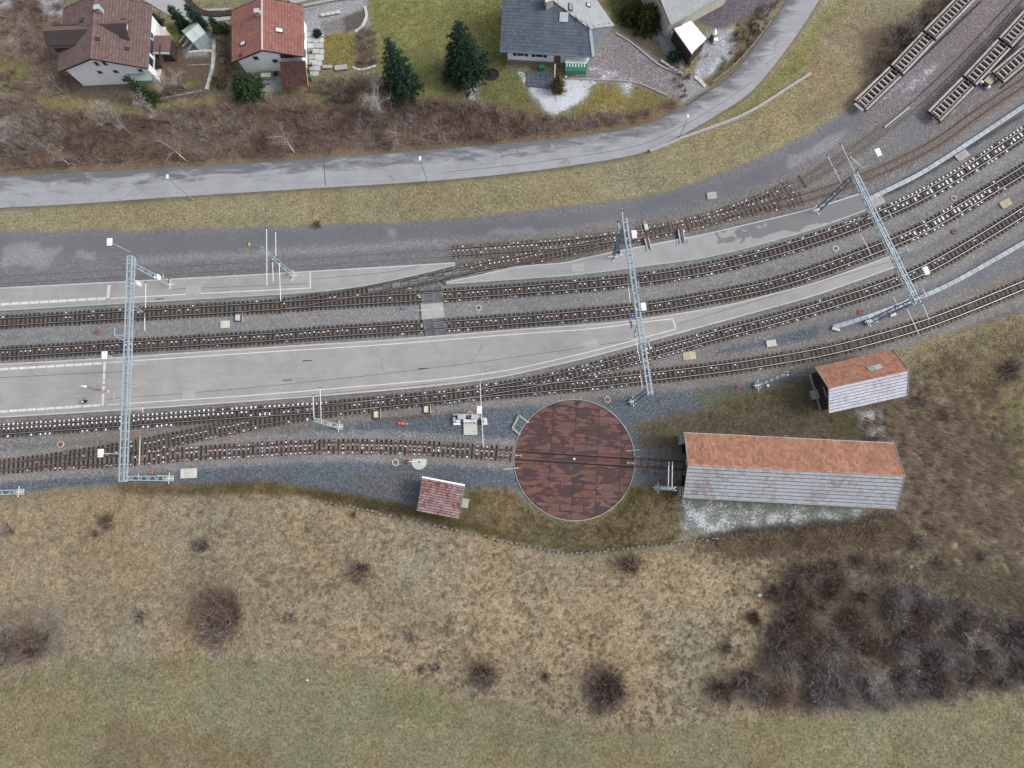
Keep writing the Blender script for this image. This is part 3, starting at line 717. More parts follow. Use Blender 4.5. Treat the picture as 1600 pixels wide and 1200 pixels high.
# ------------------------------------------------------------------ road and lanes
def asphalt_mat(name, col, stain, crack=0.5, stain_lo=0.5, edge=True):
    m, t, b = base_mat(name)
    geo = nd(t, 'ShaderNodeNewGeometry'); pos = geo.outputs['Position']
    at = nd(t, 'ShaderNodeAttribute', attribute_name='across')
    mp = nd(t, 'ShaderNodeMapping'); mp.inputs['Scale'].default_value = (0.35, 1.3, 1); t.links.new(pos, mp.inputs['Vector'])
    n = noise(t, mp.outputs[0], 0.55, 6, 0.68, 0.5)
    s = mathn(t, 'ADD', n, mathn(t, 'MULTIPLY', mathn(t, 'SUBTRACT', at.outputs['Fac'], 0.55), 0.42 if edge else 0.0))
    if name == 'asphalt_wet':
        aw = nd(t, 'ShaderNodeAttribute', attribute_name='wet')
        s = mathn(t, 'ADD', noise(t, pos, 0.55, 3, 0.5, 0.6), mathn(t, 'MULTIPLY', mathn(t, 'SUBTRACT', aw.outputs['Fac'], 0.35), 0.5))
    mk = ramp(t, s, [(stain_lo, 0.0), (stain_lo + (0.035 if name == 'asphalt_wet' else 0.16), 1.0)])
    c = mixc(t, 1.0, col + (1,), ramp(t, noise(t, pos, 0.35, 4, 0.6), [(0.3, 0.9), (0.7, 1.1)]), 'MULTIPLY')
    c = mixc(t, 1.0, c, ramp(t, noise(t, pos, 9, 3, 0.7), [(0.3, 0.9), (0.7, 1.1)]), 'MULTIPLY')
    mps = nd(t, 'ShaderNodeMapping'); mps.inputs['Scale'].default_value = (0.06, 1.6, 1); mps.inputs['Rotation'].default_value = (0, 0, -0.08); t.links.new(pos, mps.inputs['Vector'])
    c = mixc(t, 1.0, c, ramp(t, noise(t, mps.outputs[0], 1.0, 4, 0.65), [(0.3, 0.93), (0.7, 1.06)]), 'MULTIPLY')
    c = mixc(t, mathn(t, 'MULTIPLY', mk, 0.85), c, stain + (1,))
    mp2 = nd(t, 'ShaderNodeMapping'); mp2.inputs['Scale'].default_value = (0.12, 0.45, 1); t.links.new(pos, mp2.inputs['Vector'])
    nz = nd(t, 'ShaderNodeTexNoise'); nz.inputs['Scale'].default_value = 0.8; nz.inputs['Detail'].default_value = 4; t.links.new(pos, nz.inputs['Vector'])
    wv = mixc(t, 0.18, mp2.outputs[0], nz.outputs['Color'], 'ADD')
    vo = nd(t, 'ShaderNodeTexVoronoi', feature='DISTANCE_TO_EDGE', Scale=1.0); t.links.new(wv, vo.inputs['Vector'])
    ck = ramp(t, vo.outputs['Distance'], [(0.003, 1.0), (0.009, 0.0)])
    ck = mathn(t, 'MULTIPLY', ck, ramp(t, noise(t, pos, 0.2, 3), [(0.45, 0.0), (0.6, crack)]))
    c = mixc(t, ck, c, tuple(x * 0.35 for x in col) + (1,))
    t.links.new(c, b.inputs['Base Color'])
    rr = mathn(t, 'SUBTRACT', 0.85, mathn(t, 'MULTIPLY', mk, 0.3))
    t.links.new(rr, b.inputs['Roughness'])
    b.inputs['Specular IOR Level'].default_value = 0.3
    MATS[name] = m
asphalt_mat('asphalt_road', (0.33, 0.342, 0.360), (0.125, 0.130, 0.145), 0.8, 0.48)
asphalt_mat('asphalt_platform', (0.345, 0.338, 0.328), (0.30, 0.295, 0.292), 0.35, 0.55, False)
asphalt_mat('asphalt_wet', (0.34, 0.34, 0.345), (0.165, 0.162, 0.172), 0.0, 0.545, True)
asphalt_mat('concrete_lane', (0.40, 0.40, 0.41), (0.30, 0.31, 0.33), 0.0, 0.6, False)

def strip(name, lo, up, dz, mat, ncross=10, step=0.8, dome=0.0, drape=True, n=None):
    a = resample([Pz(*p)[:2] for p in lo], step, 0.8); bq = resample([Pz(*p)[:2] for p in up], step, 0.8)
    n = n or max(len(a), len(bq)); u = np.linspace(0, 1, n)
    rs = lambda q: np.stack([np.interp(u, np.linspace(0, 1, len(q)), q[:, k]) for k in (0, 1)], 1)
    a, bq = rs(a), rs(bq)
    t = np.linspace(0, 1, ncross)
    X = a[:, None, 0] * (1 - t) + bq[:, None, 0] * t; Y = a[:, None, 1] * (1 - t) + bq[:, None, 1] * t
    Z = (hgt(X, Y) if drape else 0) + dz + dome * (1 - (2 * t - 1) ** 2)
    ii = np.arange(n * ncross).reshape(n, ncross)
    q = np.stack([ii[:-1, :-1], ii[1:, :-1], ii[1:, 1:], ii[:-1, 1:]], -1).reshape(-1, 4)
    o = bulk(name, np.stack([X, Y, Z + 0 * X], -1).reshape(-1, 3), q, mat, None, 'structure')
    at = o.data.attributes.new('across', 'FLOAT', 'POINT')
    at.data.foreach_set('value', np.tile(t, n).astype(np.float32))
    return o
strip('road', ROAD_LO, ROAD_UP, 0.05, 'asphalt_road', 12, 0.8, 0.06)
strip('lane', [(150, -40), (232, 10), (300, 44), (366, 40)], [(262, -40), (288, 0), (312, 22), (366, 22)], 0.10, 'concrete_lane', 6)
strip('lane', [(462, 16), (480, 12), (545, -10)], [(440, -4), (470, -6), (500, -20)], 0.10, 'concrete_lane', 6)
# seam along the lower side of the road and patch joint
mb = MB()
ln = resample([(Pz(x, y - 9 - 0.004 * x)[:2]) for x, y in ROAD_LO[6:13]], 1.2, 1.0)
for p, q in zip(ln[:-1], ln[1:]):
    mb.bar((p[0], p[1], 0.10), (q[0], q[1], 0.10), 0.05, 0.006)
a, b_ = Pz(506, 252), Pz(509, 290)
mb.bar((a.x, a.y, 0.115), (b_.x, b_.y, 0.115), 0.07, 0.006)
struct('road_joint', mb, 'tar')

# ------------------------------------------------------------------ platforms
PZ = 0.42
def platform(name, top, bottom, mat, kup, klo, label):
    a = pxline(top, PZ, 0.9, 0.6); b = pxline(bottom, PZ, 0.9, 0.6)
    n = max(len(a), len(b)); u = np.linspace(0, 1, n)
    rs = lambda q: np.stack([np.interp(u, np.linspace(0, 1, len(q)), q[:, k]) for k in (0, 1)], 1)
    a, b = rs(a), rs(b); mb = MB(); V = []
    t = np.linspace(0, 1, 9)
    X = b[:, None, 0] * (1 - t) + a[:, None, 0] * t; Y = b[:, None, 1] * (1 - t) + a[:, None, 1] * t
    ii = np.arange(n * 9).reshape(n, 9)
    q = np.stack([ii[:-1, :-1], ii[1:, :-1], ii[1:, 1:], ii[:-1, 1:]], -1).reshape(-1, 4)
    o = bulk(name, np.stack([X, Y, 0 * X + PZ], -1).reshape(-1, 3), q, mat, None, 'structure')
    at = o.data.attributes.new('across', 'FLOAT', 'POINT'); at.data.foreach_set('value', np.tile(t, n).astype(np.float32))
    wt = o.data.attributes.new('wet', 'FLOAT', 'POINT'); pxs_ = to_px(X, Y, PZ)[0]
    wt.data.foreach_set('value', (sstep(1060, 1230, pxs_) * sstep(0.05, 0.55, t[None, :] + 0.35 * sstep(1200, 1340, pxs_))).astype(np.float32).ravel())
    for edge, km, sgn in ((a, kup, 1), (b, klo, -1)):
        if km is None: continue
        mb = MB()
        for p, r in zip(edge[:-1], edge[1:]):
            d = Vector((r[0] - p[0], r[1] - p[1])); L = d.length
            if L < 0.05: continue
            d /= L; nrm = Vector((-d.y, d.x)) * sgn
            c = (Vector(p) + Vector(r)) / 2 + nrm * 0.07
            mb.box((c.x, c.y, PZ / 2 - 0.1), (L - 0.012, 0.17, PZ + 0.215), math.atan2(d.y, d.x))
        build('kerb', mb, km, o, 'stuff')
    # end faces
    mb = MB()
    for k in (0, -1):
        mb.bar((a[k][0], a[k][1], 0.19), (b[k][0], b[k][1], 0.19), 0.12, 0.44)
    build('end_wall', mb, 'concrete', o)
    return o, a, b
P1, P1a, P1b = platform('platform', [(-60, 454.5), (0, 451), (200, 440.5), (400, 429.8), (560, 420.5), (711, 411.5)],
    [(-60, 487), (0, 484), (200, 472.5), (400, 461), (490, 455.2), (555, 447.5), (600, 439), (645, 429.5), (711, 413.2)], 'asphalt_platform', 'kerb_white', 'kerb_green', '')
P2, P2a, P2b = platform('platform', [(697, 441.6), (740, 433), (812, 417.5), (880, 411.7), (920, 402.5), (1010, 384.5), (1072, 372.5), (1120, 362.5), (1260, 329), (1347, 302.5)],
    [(697, 442.6), (780, 437), (880, 430), (920, 426), (1020, 413), (1120, 397.5), (1260, 360), (1355, 326.5)], 'asphalt_wet', 'kerb_white', 'kerb_green', '')
P3, P3a, P3b = platform('platform', [(-60, 573.5), (0, 570), (160, 561), (400, 545), (600, 532.5), (800, 516.5), (920, 508), (1000, 500), (1120, 481), (1200, 462), (1280, 441), (1393, 400.5)],
    [(-60, 655), (0, 651), (200, 638.7), (400, 625), (600, 609), (690, 600.5), (770, 590), (820, 580), (920, 557), (1000, 535.6), (1120, 503), (1200, 481), (1280, 458), (1399, 416)], 'asphalt_platform', 'kerb_white', 'kerb_white', '')

def paint_px(parent, pts, wd, z=PZ + 0.006, name='painted_line', mat='paint_line', step=2.0):
    mb = MB(); l = pxline(pts, z, step)
    for p, q in zip(l[:-1], l[1:]):
        d = Vector((q[0] - p[0], q[1] - p[1])).normalized(); nn = Vector((-d.y, d.x)) * wd / 2
        mb.face([(p[0] - nn.x, p[1] - nn.y, z), (q[0] - nn.x, q[1] - nn.y, z), (q[0] + nn.x, q[1] + nn.y, z), (p[0] + nn.x, p[1] + nn.y, z)])
    return build(name, mb, mat, parent)
def dash_px(parent, p0, p1, n, fill, wd):
    for i in range(n):
        a = i / n; b = (i + fill) / n
        q = lambda t: (p0[0] + (p1[0] - p0[0]) * t, p0[1] + (p1[1] - p0[1]) * t)
        paint_px(parent, [q(a), q(b)], wd, name='tactile_dash', step=9)
dash_px(P1, (-58, 479), (166.5, 466), 15, 0.9, 0.36)
dash_px(P1, (170.5, 445.5), (168.5, 466.5), 2, 0.95, 0.42)
paint_px(P1, [(172, 466.5), (300, 459.3), (484, 450)], 0.13)
paint_px(P1, [(484.5, 425.5), (485, 450.5)], 0.16)
dash_px(P3, (-58, 580.5), (160, 567.5), 15, 0.9, 0.34)
dash_px(P3, (-58, 647), (158.5, 632.8), 15, 0.9, 0.34)
for y0, y1 in ((565.5, 581), (582.5, 593.5), (595, 599.5), (603, 612), (615, 634)):
    paint_px(P3, [(163.5 - (y0 - 565) * 0.045, y0), (163.5 - (y1 - 565) * 0.045, y1)], rnd.choice((0.3, 0.36, 0.4)), name='tactile_dash', step=9)
paint_px(P3, [(168, 566.5), (400, 551), (600, 538.5), (800, 522.5), (920, 514), (1000, 504), (1051.5, 498)], 0.12)
paint_px(P3, [(1051.5, 498), (1056, 514)], 0.16)
paint_px(P3, [(1056, 514), (1000, 529), (920, 550), (820, 573), (770, 582), (690, 592.5), (600, 600.5), (400, 617), (168, 632.5)], 0.12)
# bitumen joints and repaired patches in the platforms
for pts in ([(165, 624), (400, 605), (700, 572), (1000, 530)], [(0, 590), (200, 580)], [(1060, 506), (1390, 409)], [(420, 624), (700, 597)]):
    paint_px(P3, pts, 0.05, PZ + 0.004, 'joint', 'tar')
for pts in ([(270, 452), (480, 443)], [(490, 436), (600, 426), (660, 415)]):
    paint_px(P1, pts, 0.05, PZ + 0.004, 'joint', 'tar')
for pl, q in ((P3, [(910, 535), (934, 530), (937, 541), (914, 545)]), (P3, [(285, 612), (305, 610), (305, 622), (285, 624)]), (P1, [(291, 447), (314, 446), (314, 459), (291, 461)]), (P2, [(891, 413), (912, 411), (914, 422), (893, 424)])):
    mb = MB(); mb.prism([Pz(x, y, PZ)[:2] for x, y in q], PZ - 0.02, PZ + 0.012); build('access_cover', mb, 'concrete', pl)
for x, y in ((250, 467), (480, 563.5), (449, 594), (660, 576)):
    mb = MB(); p = Pz(x, y, PZ); mb.box((p.x, p.y, PZ), (1.3, 0.12, 0.02), 0.06); build('drain_slot', mb, 'black_iron', P3 if y > 500 else P1)
# ------------------------------------------------------------------ railway tracks
GAUGE = 0.53
SL_CACHE = {}
def sleeper_mesh(mask, var, wood, dull):
    key = (mask, var, wood, dull)
    if key in SL_CACHE: return SL_CACHE[key]
    r = random.Random(hash(key) & 0xffff); mb = MB()
    mb.box((0, 0, 0.065), (0.235, 2.06, 0.17))
    for s in (-1, 1):
        mb.box((0, s * GAUGE, 0.155), (0.17, 0.30, 0.016), 0, 2)
    spots = ((0.80, 0.34), (0.23, 0.30), (-0.23, 0.30), (-0.80, 0.32))
    for i, (y, ln) in enumerate(spots):
        if mask & (1 << i):
            k = r.uniform(0.42, 0.9) if var < 3 else r.uniform(0.85, 1.15); wd = 0.205 * (r.uniform(0.65, 1.0) if var < 3 else r.uniform(0.95, 1.1)); y0 = y + r.uniform(-0.06, 0.06); hl = ln * k / 2
            pts = [(-wd / 2, y0 - hl * r.uniform(.6, 1)), (wd * r.uniform(-.2, .2), y0 - hl), (wd / 2, y0 - hl * r.uniform(.6, 1)), (wd / 2, y0 + hl * r.uniform(.6, 1)), (wd * r.uniform(-.2, .2), y0 + hl), (-wd / 2, y0 + hl * r.uniform(.6, 1))]
            mb.prism(pts, 0.14, 0.158, 1)
    if mask & 16:
        k = r.uniform(.55, .9); mb.prism([(-0.11, -0.33 * k), (0.10, -0.36 * k), (0.11, 0.34 * k), (-0.10, 0.33 * k)], 0.14, 0.159, 1)
    me = mb.mesh('sleeper', [wood, 'frost_dull' if dull else 'frost', 'rail_side'])
    SL_CACHE[key] = me
    return me

def near(line, x, y):
    d = np.hypot(line[:, 0] - x, line[:, 1] - y); i = int(d.argmin())
    return float(d[i]), line[i]

def sweep_rail(line, off, zf, z_extra, bright=False):
    a = np.asarray(line); d = np.gradient(a, axis=0); d /= np.linalg.norm(d, axis=1)[:, None]
    nrm = np.stack([-d[:, 1], d[:, 0]], 1)
    fw = 0.15 if bright else 0.085  # bright rails get a wide dark foot: grime plus painted rail shadow
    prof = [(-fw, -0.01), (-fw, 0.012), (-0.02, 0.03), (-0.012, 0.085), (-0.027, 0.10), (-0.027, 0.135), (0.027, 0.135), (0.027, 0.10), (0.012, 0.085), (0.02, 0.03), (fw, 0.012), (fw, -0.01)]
    mb = MB(); n = len(prof)
    for i, p in enumerate(a):
        c = p + nrm[i] * off; z0 = 0.163 + zf(p) + z_extra
        for u, v in prof: mb.v.append((c[0] + nrm[i][0] * u, c[1] + nrm[i][1] * u, z0 + v))
    for i in range(len(a) - 1):
        for k in range(n - 1):
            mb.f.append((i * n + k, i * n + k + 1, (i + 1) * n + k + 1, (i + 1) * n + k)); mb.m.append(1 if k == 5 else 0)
    return mb

TT = {}
def track(key, label, head, wood, frost, srange=(-999, 9999), branch_of=(), branches=(), zx=0.0, dull=0.0, rail_range=None):
    line = TL[key]
    l1 = line[::4] if len(line) > 40 else line
    if rail_range:
        pxx = np.array([to_px(x, y, 0.2)[0] for x, y in l1]); l1 = l1[(pxx >= rail_range[0]) & (pxx <= rail_range[1])]
    mid = l1[len(l1) // 2]
    t = thing('railway_track', label, 'railway track', (mid[0], mid[1], 0))
    def zf(p):
        if key != 'T1': return 0.0
        x = to_px(p[0], p[1], 0.2)[0]
        return float(-0.23 * (1 - sstep(690, 725, x)) - 0.06 * sstep(1300, 1400, x))
    for s in (-1, 1):
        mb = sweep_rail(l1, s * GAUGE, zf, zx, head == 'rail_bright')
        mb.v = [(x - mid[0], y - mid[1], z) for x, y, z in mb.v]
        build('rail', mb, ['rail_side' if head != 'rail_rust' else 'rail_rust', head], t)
    # sleepers
    sp = resample(line[::4], 0.655, 0) if len(line) > 40 else resample(line, 0.655, 0)
    d = np.gradient(sp, axis=0)
    r = random.Random(key); n = 0
    for p, dd in zip(sp, d):
        px, py = to_px(p[0], p[1], 0.15)
        if not (max(-8, srange[0]) <= px <= min(1608, srange[1]) and py > -8): continue
        if key in ('T1', 'T1b') and r.random() < sstep(1200, 1290, px): continue
        if branch_of and min(near(TL[b], *p)[0] for b in branch_of) < 1.38: continue
        rz = math.atan2(dd[1], dd[0]); sy = 1.0; off = 0.0
        nv = Vector((-math.sin(rz), math.cos(rz)))
        for b in branches:
            db, q = near(TL[b], *p)
            if 0.06 < db < 1.40 and not (np.allclose(q, TL[b][0]) or np.allclose(q, TL[b][-1])):
                side = 1 if (q[0] - p[0]) * nv.x + (q[1] - p[1]) * nv.y > 0 else -1
                sy = 1 + db / 2.06; off = side * db / 2
        pr = frost(px); mask = 0
        for i in range(4):
            if r.random() < pr[i]: mask |= 1 << i
        if len(pr) > 4 and r.random() < pr[4]: mask |= 16
        o = bpy.data.objects.new('sleeper', sleeper_mesh(mask, r.randrange(3) + (3 if (key == 'T45' and px < 500) or (key in ('T2', 'T3') and px > 1385) else 0), wood, r.random() < dull))
        o.location = (p[0] - mid[0] + nv.x * off + r.uniform(-.02, .02), p[1] - mid[1] + nv.y * off, r.uniform(-0.008, 0.004) - (0.054 * float(sstep(1080, 1200, px)) if key == 'T45' else 0))
        o.rotation_euler = (0, 0, rz + r.uniform(-0.025, 0.025)); o.scale = (r.uniform(0.9, 1.08), sy * r.uniform(0.97, 1.02), 1)
        link(o, t); n += 1
    TT[key] = t
    return t

def fz(tab):
    xs = [a for a, _ in tab]; vs = np.array([b for _, b in tab], float)
    return lambda x: [float(np.interp(x, xs, vs[:, k])) for k in range(vs.shape[1])]
track('T2', 'running track with bright rails beside the narrow upper platform', 'rail_bright', 'sleeper_wood',
      fz([(0, (.15, .2, 0, 0, 0)), (640, (0, .25, 0, 0, 0)), (760, (.1, .6, 0, .35, 0)), (960, (.1, .35, 0, .3, 0)), (1250, (.25, .12, 0, .1, 0)), (1370, (.6, .4, .0, .3, 0)), (1420, (.95, .3, .1, .35, .65)), (1600, (.95, .2, .1, .5, .7))]), branches=('X',))
track('T3', 'running track with bright rails along the upper edge of the wide island platform', 'rail_bright', 'sleeper_wood',
      fz([(0, (0, .55, 0, 0, 0)), (400, (0, .75, 0, .05, 0)), (700, (0, .8, 0, .1, 0)), (1000, (0, .6, 0, .1, 0)), (1250, (0, .35, 0, .1, 0)), (1400, (0, .4, 0, .25, 0)), (1430, (.2, .5, .2, .8, .35)), (1520, (.2, .5, .1, .6, .65)), (1560, (.1, .3, 0, .2, .1)), (1600, (0, .1, 0, .05, 0))]))
track('T45', 'long running track along the lower edge of the wide island platform', 'rail_bright', 'sleeper_wood',
      fz([(0, (1, 1, 0, .25, 0)), (180, (1, 1, 0, .5, 0)), (380, (.95, .9, 0, .3, 0)), (470, (.9, .6, 0, .3, 0)), (520, (.4, .2, 0, .2, 0)), (640, (.35, .5, 0, .3, 0)), (760, (.3, .3, .1, .3, 0)), (900, (.1, .75, 0, .6, 0)), (1010, (0, .5, 0, .5, 0)), (1130, (0, .15, 0, .05, 0)), (1300, (0, 0, 0, 0, 0)), (1600, (0, 0, 0, 0, 0))]), branches=('T4', 'T6'))
track('T4', 'curving branch track on the far side of the island platform tip', 'rail_bright', 'sleeper_wood',
      fz([(720, (.5, .3, .3, .3, 0)), (900, (.5, .8, 0, .6, 0)), (1050, (.1, .9, 0, .5, 0)), (1200, (.05, .7, 0, .35, 0)), (1350, (0, .5, 0, .1, 0)), (1600, (0, .15, 0, .05, 0))]), branch_of=('T45',), zx=0.004)
track('T1', 'rusty siding half sunk in gravel next to the yard road', 'rail_worn', 'sleeper_pale',
      fz([(700, (.0, .8, .4, .15, 0)), (800, (.3, .95, .3, .1, 0)), (900, (.8, .6, .1, .2, 0)), (1000, (.6, .3, .1, .3, 0)), (1100, (.7, .8, 0, .7, 0)), (1200, (.4, .6, 0, .3, 0)), (1300, (.1, .2, 0, 0, 0))]), srange=(708, 1290), branches=('X', 'T1b'), dull=0.35)
track('T1b', 'rust brown siding curving toward the flat wagons at upper right', 'rail_rust', 'sleeper_pale',
      fz([(1100, (.3, .6, 0, .6, 0)), (1200, (.1, .6, 0, .3, 0)), (1260, (.1, .5, .2, 0, 0))]), srange=(1080, 1290), branch_of=('T1',), zx=0.004, dull=0.4)
track('X', 'crossover track cutting diagonally across the plank crossing between platforms', 'rail_worn', 'sleeper_pale',
      fz([(480, (0, .2, 0, 0, 0)), (700, (.6, .7, .1, .1, 0)), (800, (.6, .9, .1, .2, 0)), (900, (.4, .8, .1, .5, 0)), (1000, (.2, .4, 0, .2, 0))]), branch_of=('T2', 'T1'), zx=0.008, dull=0.2)
track('T7', 'rusty railed siding leading to the turntable', 'rail_rust', 'sleeper_wood',
      fz([(0, (.3, .0, 0, .0, 0)), (120, (.1, .2, 0, .5, 0)), (260, (.3, .5, .3, .4, 0)), (380, (.45, .85, .1, .75, 0)), (560, (.15, 1, .05, .8, 0)), (700, (.35, .7, .35, .5, 0)), (800, (.3, .7, .3, .4, 0))]), branches=('T6',), dull=0.25)
track('T6', 'connecting track running up from the turntable siding to the island platform', 'rail_worn', 'sleeper_wood',
      fz([(100, (.1, .3, 0, 0, 0)), (250, (.0, .6, 0, .1, 0)), (400, (.1, .8, 0, .7, 0)), (500, (.1, .8, 0, .9, 0)), (600, (.1, .3, 0, .3, 0))]), branch_of=('T7', 'T45'), zx=0.004)
# thin track on iron ties between turntable and engine shed
def tie_track():
    l = TL['TS']; mid = l[len(l) // 2]
    t = thing('railway_track', 'short track on thin iron ties between turntable and engine shed', 'railway track', (mid[0], mid[1], 0))
    for s in (-1, 1):
        mb = sweep_rail(l[::4], s * GAUGE, lambda p: -0.02, 0); mb.v = [(x - mid[0], y - mid[1], z) for x, y, z in mb.v]
        build('rail', mb, ['rail_rust', 'rail_rust'], t)
    mb = MB().box((0, 0, 0.12), (0.10, 1.5, 0.07)); me = mb.mesh('tie', 'rail_rust')
    q = resample(l[::4], 0.95)
    for p in q[:9]:
        o = bpy.data.objects.new('tie', me); o.location = (p[0] - mid[0], p[1] - mid[1], 0); o.rotation_euler = (0, 0, math.atan2(l[-1][1] - l[0][1], l[-1][0] - l[0][0])); link(o, t)
tie_track()

# guard timbers beside the siding near the wagons
def px_bar_thing(name, label, cat, p0, p1, wd, ht, z, mat):
    a, b = Pz(*p0, z), Pz(*p1, z); t = (a + b) / 2
    mb = MB().bar(a - t, b - t, wd, ht); o = build(name, mb, mat); o.location = t
    return tag(o, label, cat)
px_bar_thing('guard_rail', 'pale steel guard rail beside the siding short of the flat wagons', 'rail', (1382, 199), (1421, 167.5), 0.16, 0.16, 0.26, 'tin')

# ------------------------------------------------------------------ plank crossings
def planks(t, c, u, length, width, n, z, mat, r, per=2, gap=0.02, skip=()):
    """boards laid along u, side by side across width, split in runs"""
    u = Vector(u).normalized(); v = Vector((-u.y, u.x)); rz = math.atan2(u.y, u.x); k = 0
    for i in range(n):
        y = -width / 2 + (i + 0.5) * width / n
        if any(a < y < b for a, b in skip): continue
        runs = per; x0 = -length / 2
        cuts = [0] + sorted(min(0.95, max(0.05, (j + r.uniform(-.12, .12)) / runs)) for j in range(1, runs)) + [1]
        for a, b in zip(cuts[:-1], cuts[1:]):
            L = (b - a) * length - 0.02; xm = x0 + (a + b) / 2 * length
            mb = MB().box((0, 0, 0), (L, width / n - gap, 0.07))
            o = build('plank', mb, (('plank_dark', 'plank_pale')[r.random() < 0.42] if mat == 'plank_mix' else mat), t)
            p = Vector(c) + u * xm + v * y
            o.location = (p.x, p.y, z + r.uniform(-0.006, 0.006)); o.rotation_euler = (0, 0, rz + r.uniform(-.003, .003))
def crossing_strip():
    r = random.Random(5)
    L = TL['X']; pxs = np.array([to_px(x, y, .2)[0] for x, y in L])
    t = thing('plank_crossing', 'long dark plank deck filling the diagonal crossover between the two upper platforms', 'plank crossing', (0, 0, 0))
    seg = L[(pxs > 572) & (pxs < 735)]
    n = 12; ids = np.linspace(0, len(seg) - 1, n + 1).astype(int)
    for i, j in zip(ids[:-1], ids[1:]):
        a, b = Vector(seg[i]), Vector(seg[j]); u = (b - a)
        planks(t, ((a + b) / 2), u, u.length - 0.08, 0.78, 5, 0.25, 'plank_mix', r, 1, 0.035)
    def side(lo, hi, off, wd, nb, nn, zz=0.27):
        seg = L[(pxs > lo) & (pxs < hi)]; ids = np.linspace(0, len(seg) - 1, nn + 1).astype(int)
        for i, j in zip(ids[:-1], ids[1:]):
            a, b = Vector(seg[i]), Vector(seg[j]); u = (b - a); v = Vector((-u.y, u.x)).normalized()
            planks(t, (a + b) / 2 + v * off, u, u.length, wd, nb, zz, 'plank_dark' if off > 0 else 'plank_mix', r, 1, 0.03)
    side(500, 600, 0.94, 0.50, 3, 8); side(600, 728, 1.06, 0.72, 4, 9); side(728, 770, 1.0, 0.3, 2, 3)
    side(690, 820, -1.04, 0.62, 4, 10)
crossing_strip()
def foot_crossing():
    r = random.Random(6); a = Pz(676, 448, 0.27); b = Pz(683, 524, 0.27)
    t = thing('foot_crossing', 'concrete and plank footway crossing the two running tracks between platforms', 'footway', (a.x * .5 + b.x * .5, a.y * .5 + b.y * .5, 0))
    L0 = Vector(t.location); u2 = Vector((1, 0.085)).normalized()
    # boards across each track (inside gauge and outside), slab between
    for c_px, w_, n_ in (((673, 451), 0.55, 3), ((675, 463), 0.86, 5), ((676, 471.8), 0.40, 2), ((677, 500.2), 0.36, 2), ((678.5, 508.7), 0.86, 5), ((681, 520.5), 0.80, 4)):
        c = Pz(*c_px, 0.27); planks(t, Vector((c.x - L0.x, c.y - L0.y)), u2, 3.0, w_, n_, 0.262, 'plank_dark', r, 2, 0.02)
    q = [Pz(x, y, 0.25) for x, y in ((657.5, 474), (691.5, 471.5), (694, 496.5), (659, 499.5))]
    mb = MB().prism([(p.x - L0.x, p.y - L0.y) for p in q], 0.02, 0.285); build('slab', mb, 'concrete', t)
    a1, a2 = Pz(651, 485, .3), Pz(671, 483.5, .3); mb = MB().bar(a1 - L0, a2 - L0, 0.07, 0.01)
    a1, a2 = Pz(683, 482.5, .3), Pz(694, 481.5, .3); mb.bar(a1 - L0, a2 - L0, 0.07, 0.01)
    build('painted_line', mb, 'paint_line', t)
    for x, y in ((655.5, 463), (690, 459.5), (659, 509), (694, 507.5)):
        c = Pz(x, y, 0.25); mb = MB().box((c.x - L0.x, c.y - L0.y, 0.22), (0.28, 0.5, 0.14), 0.08); build('ramp_block', mb, 'cover_yellow', t)
foot_crossing()

# ------------------------------------------------------------------ catenary gantries and masts
def lattice_mast(t, x, y, h, rz, wd, mat, base=True):
    """two channels with rungs, tapering upward"""
    c, s = math.cos(rz), math.sin(rz); L = Vector(t.location)
    ex = Vector((c, s, 0)); z0 = 0.2
    b0 = Vector((x, y, 0)) - L
    for k in (-1, 1):
        mb = MB().bar(b0 + ex * k * wd / 2 + Vector((0, 0, z0)), b0 + ex * k * wd * 0.36 + Vector((0, 0, h)), 0.11, 0.20)
        build('mast_leg', mb, mat, t)
    n = int(h / 0.9)
    for i in range(1, n):
        z = z0 + (h - z0) * i / n; f = wd * (0.5 - 0.14 * i / n)
        mb = MB().bar(b0 + ex * -f + Vector((0, 0, z)), b0 + ex * f + Vector((0, 0, z + (0.35 if i % 2 else -0.35))), 0.16, 0.05)
        build('mast_rung', mb, mat, t)
    if base:
        mb = MB().box((b0.x, b0.y, 0.16), (0.85, 0.85, 0.56), rz, 0, 0.94); ba = build('foundation', mb, 'concrete', t)
        mb = MB()
        for k in (-1, 1):
            mb.box((b0.x + ex.x * 0 , b0.y + k * 0.36, 0.46), (0.8, 0.07, 0.06), rz); mb.box((b0.x + k * 0.36, b0.y, 0.462), (0.07, 0.66, 0.06), rz)
        build('foundation_rim', mb, 'lamp_white', t)

def rod(t, a, b, r=0.045, mat='insulator_white', ins=True):
    L = Vector(t.location); a = Vector(a) - L; b = Vector(b) - L
    o = build('support_rod', MB().tube(a, b, r, 6), mat, t)
    if ins:
        d = (b - a).normalized(); mb = MB()
        for k in range(3):
            p = a + d * (0.12 + k * 0.10); mb.tube(p, p + d * 0.05, 0.11, 8)
        build('insulator', mb, 'insulator_brown', o)
    return o

def floodlight(t, p, rz, zb, arm_from=None, sz=(0.62, 0.70, 0.16)):
    L = Vector(t.location); q = Vector(p) - L
    post = build('lamp_post', MB().tube(Vector(arm_from) - L if arm_from else Vector((q.x, q.y, zb)), q - Vector((0, 0, 0.1)), 0.05, 8), 'steel_blue', t)
    mb = MB().box((0, 0.13, 0), sz, 0, 0, 0.93); o = build('floodlight', mb, 'lamp_white', t); o.location = q; o.rotation_euler = (0, 0, rz)
    mb = MB().box((0, -0.36, -0.01), (sz[0] * 0.94, 0.24, sz[2] * 0.85), 0, 0, 0.95); build('ballast_box', mb, 'lamp_white', o)
    return o

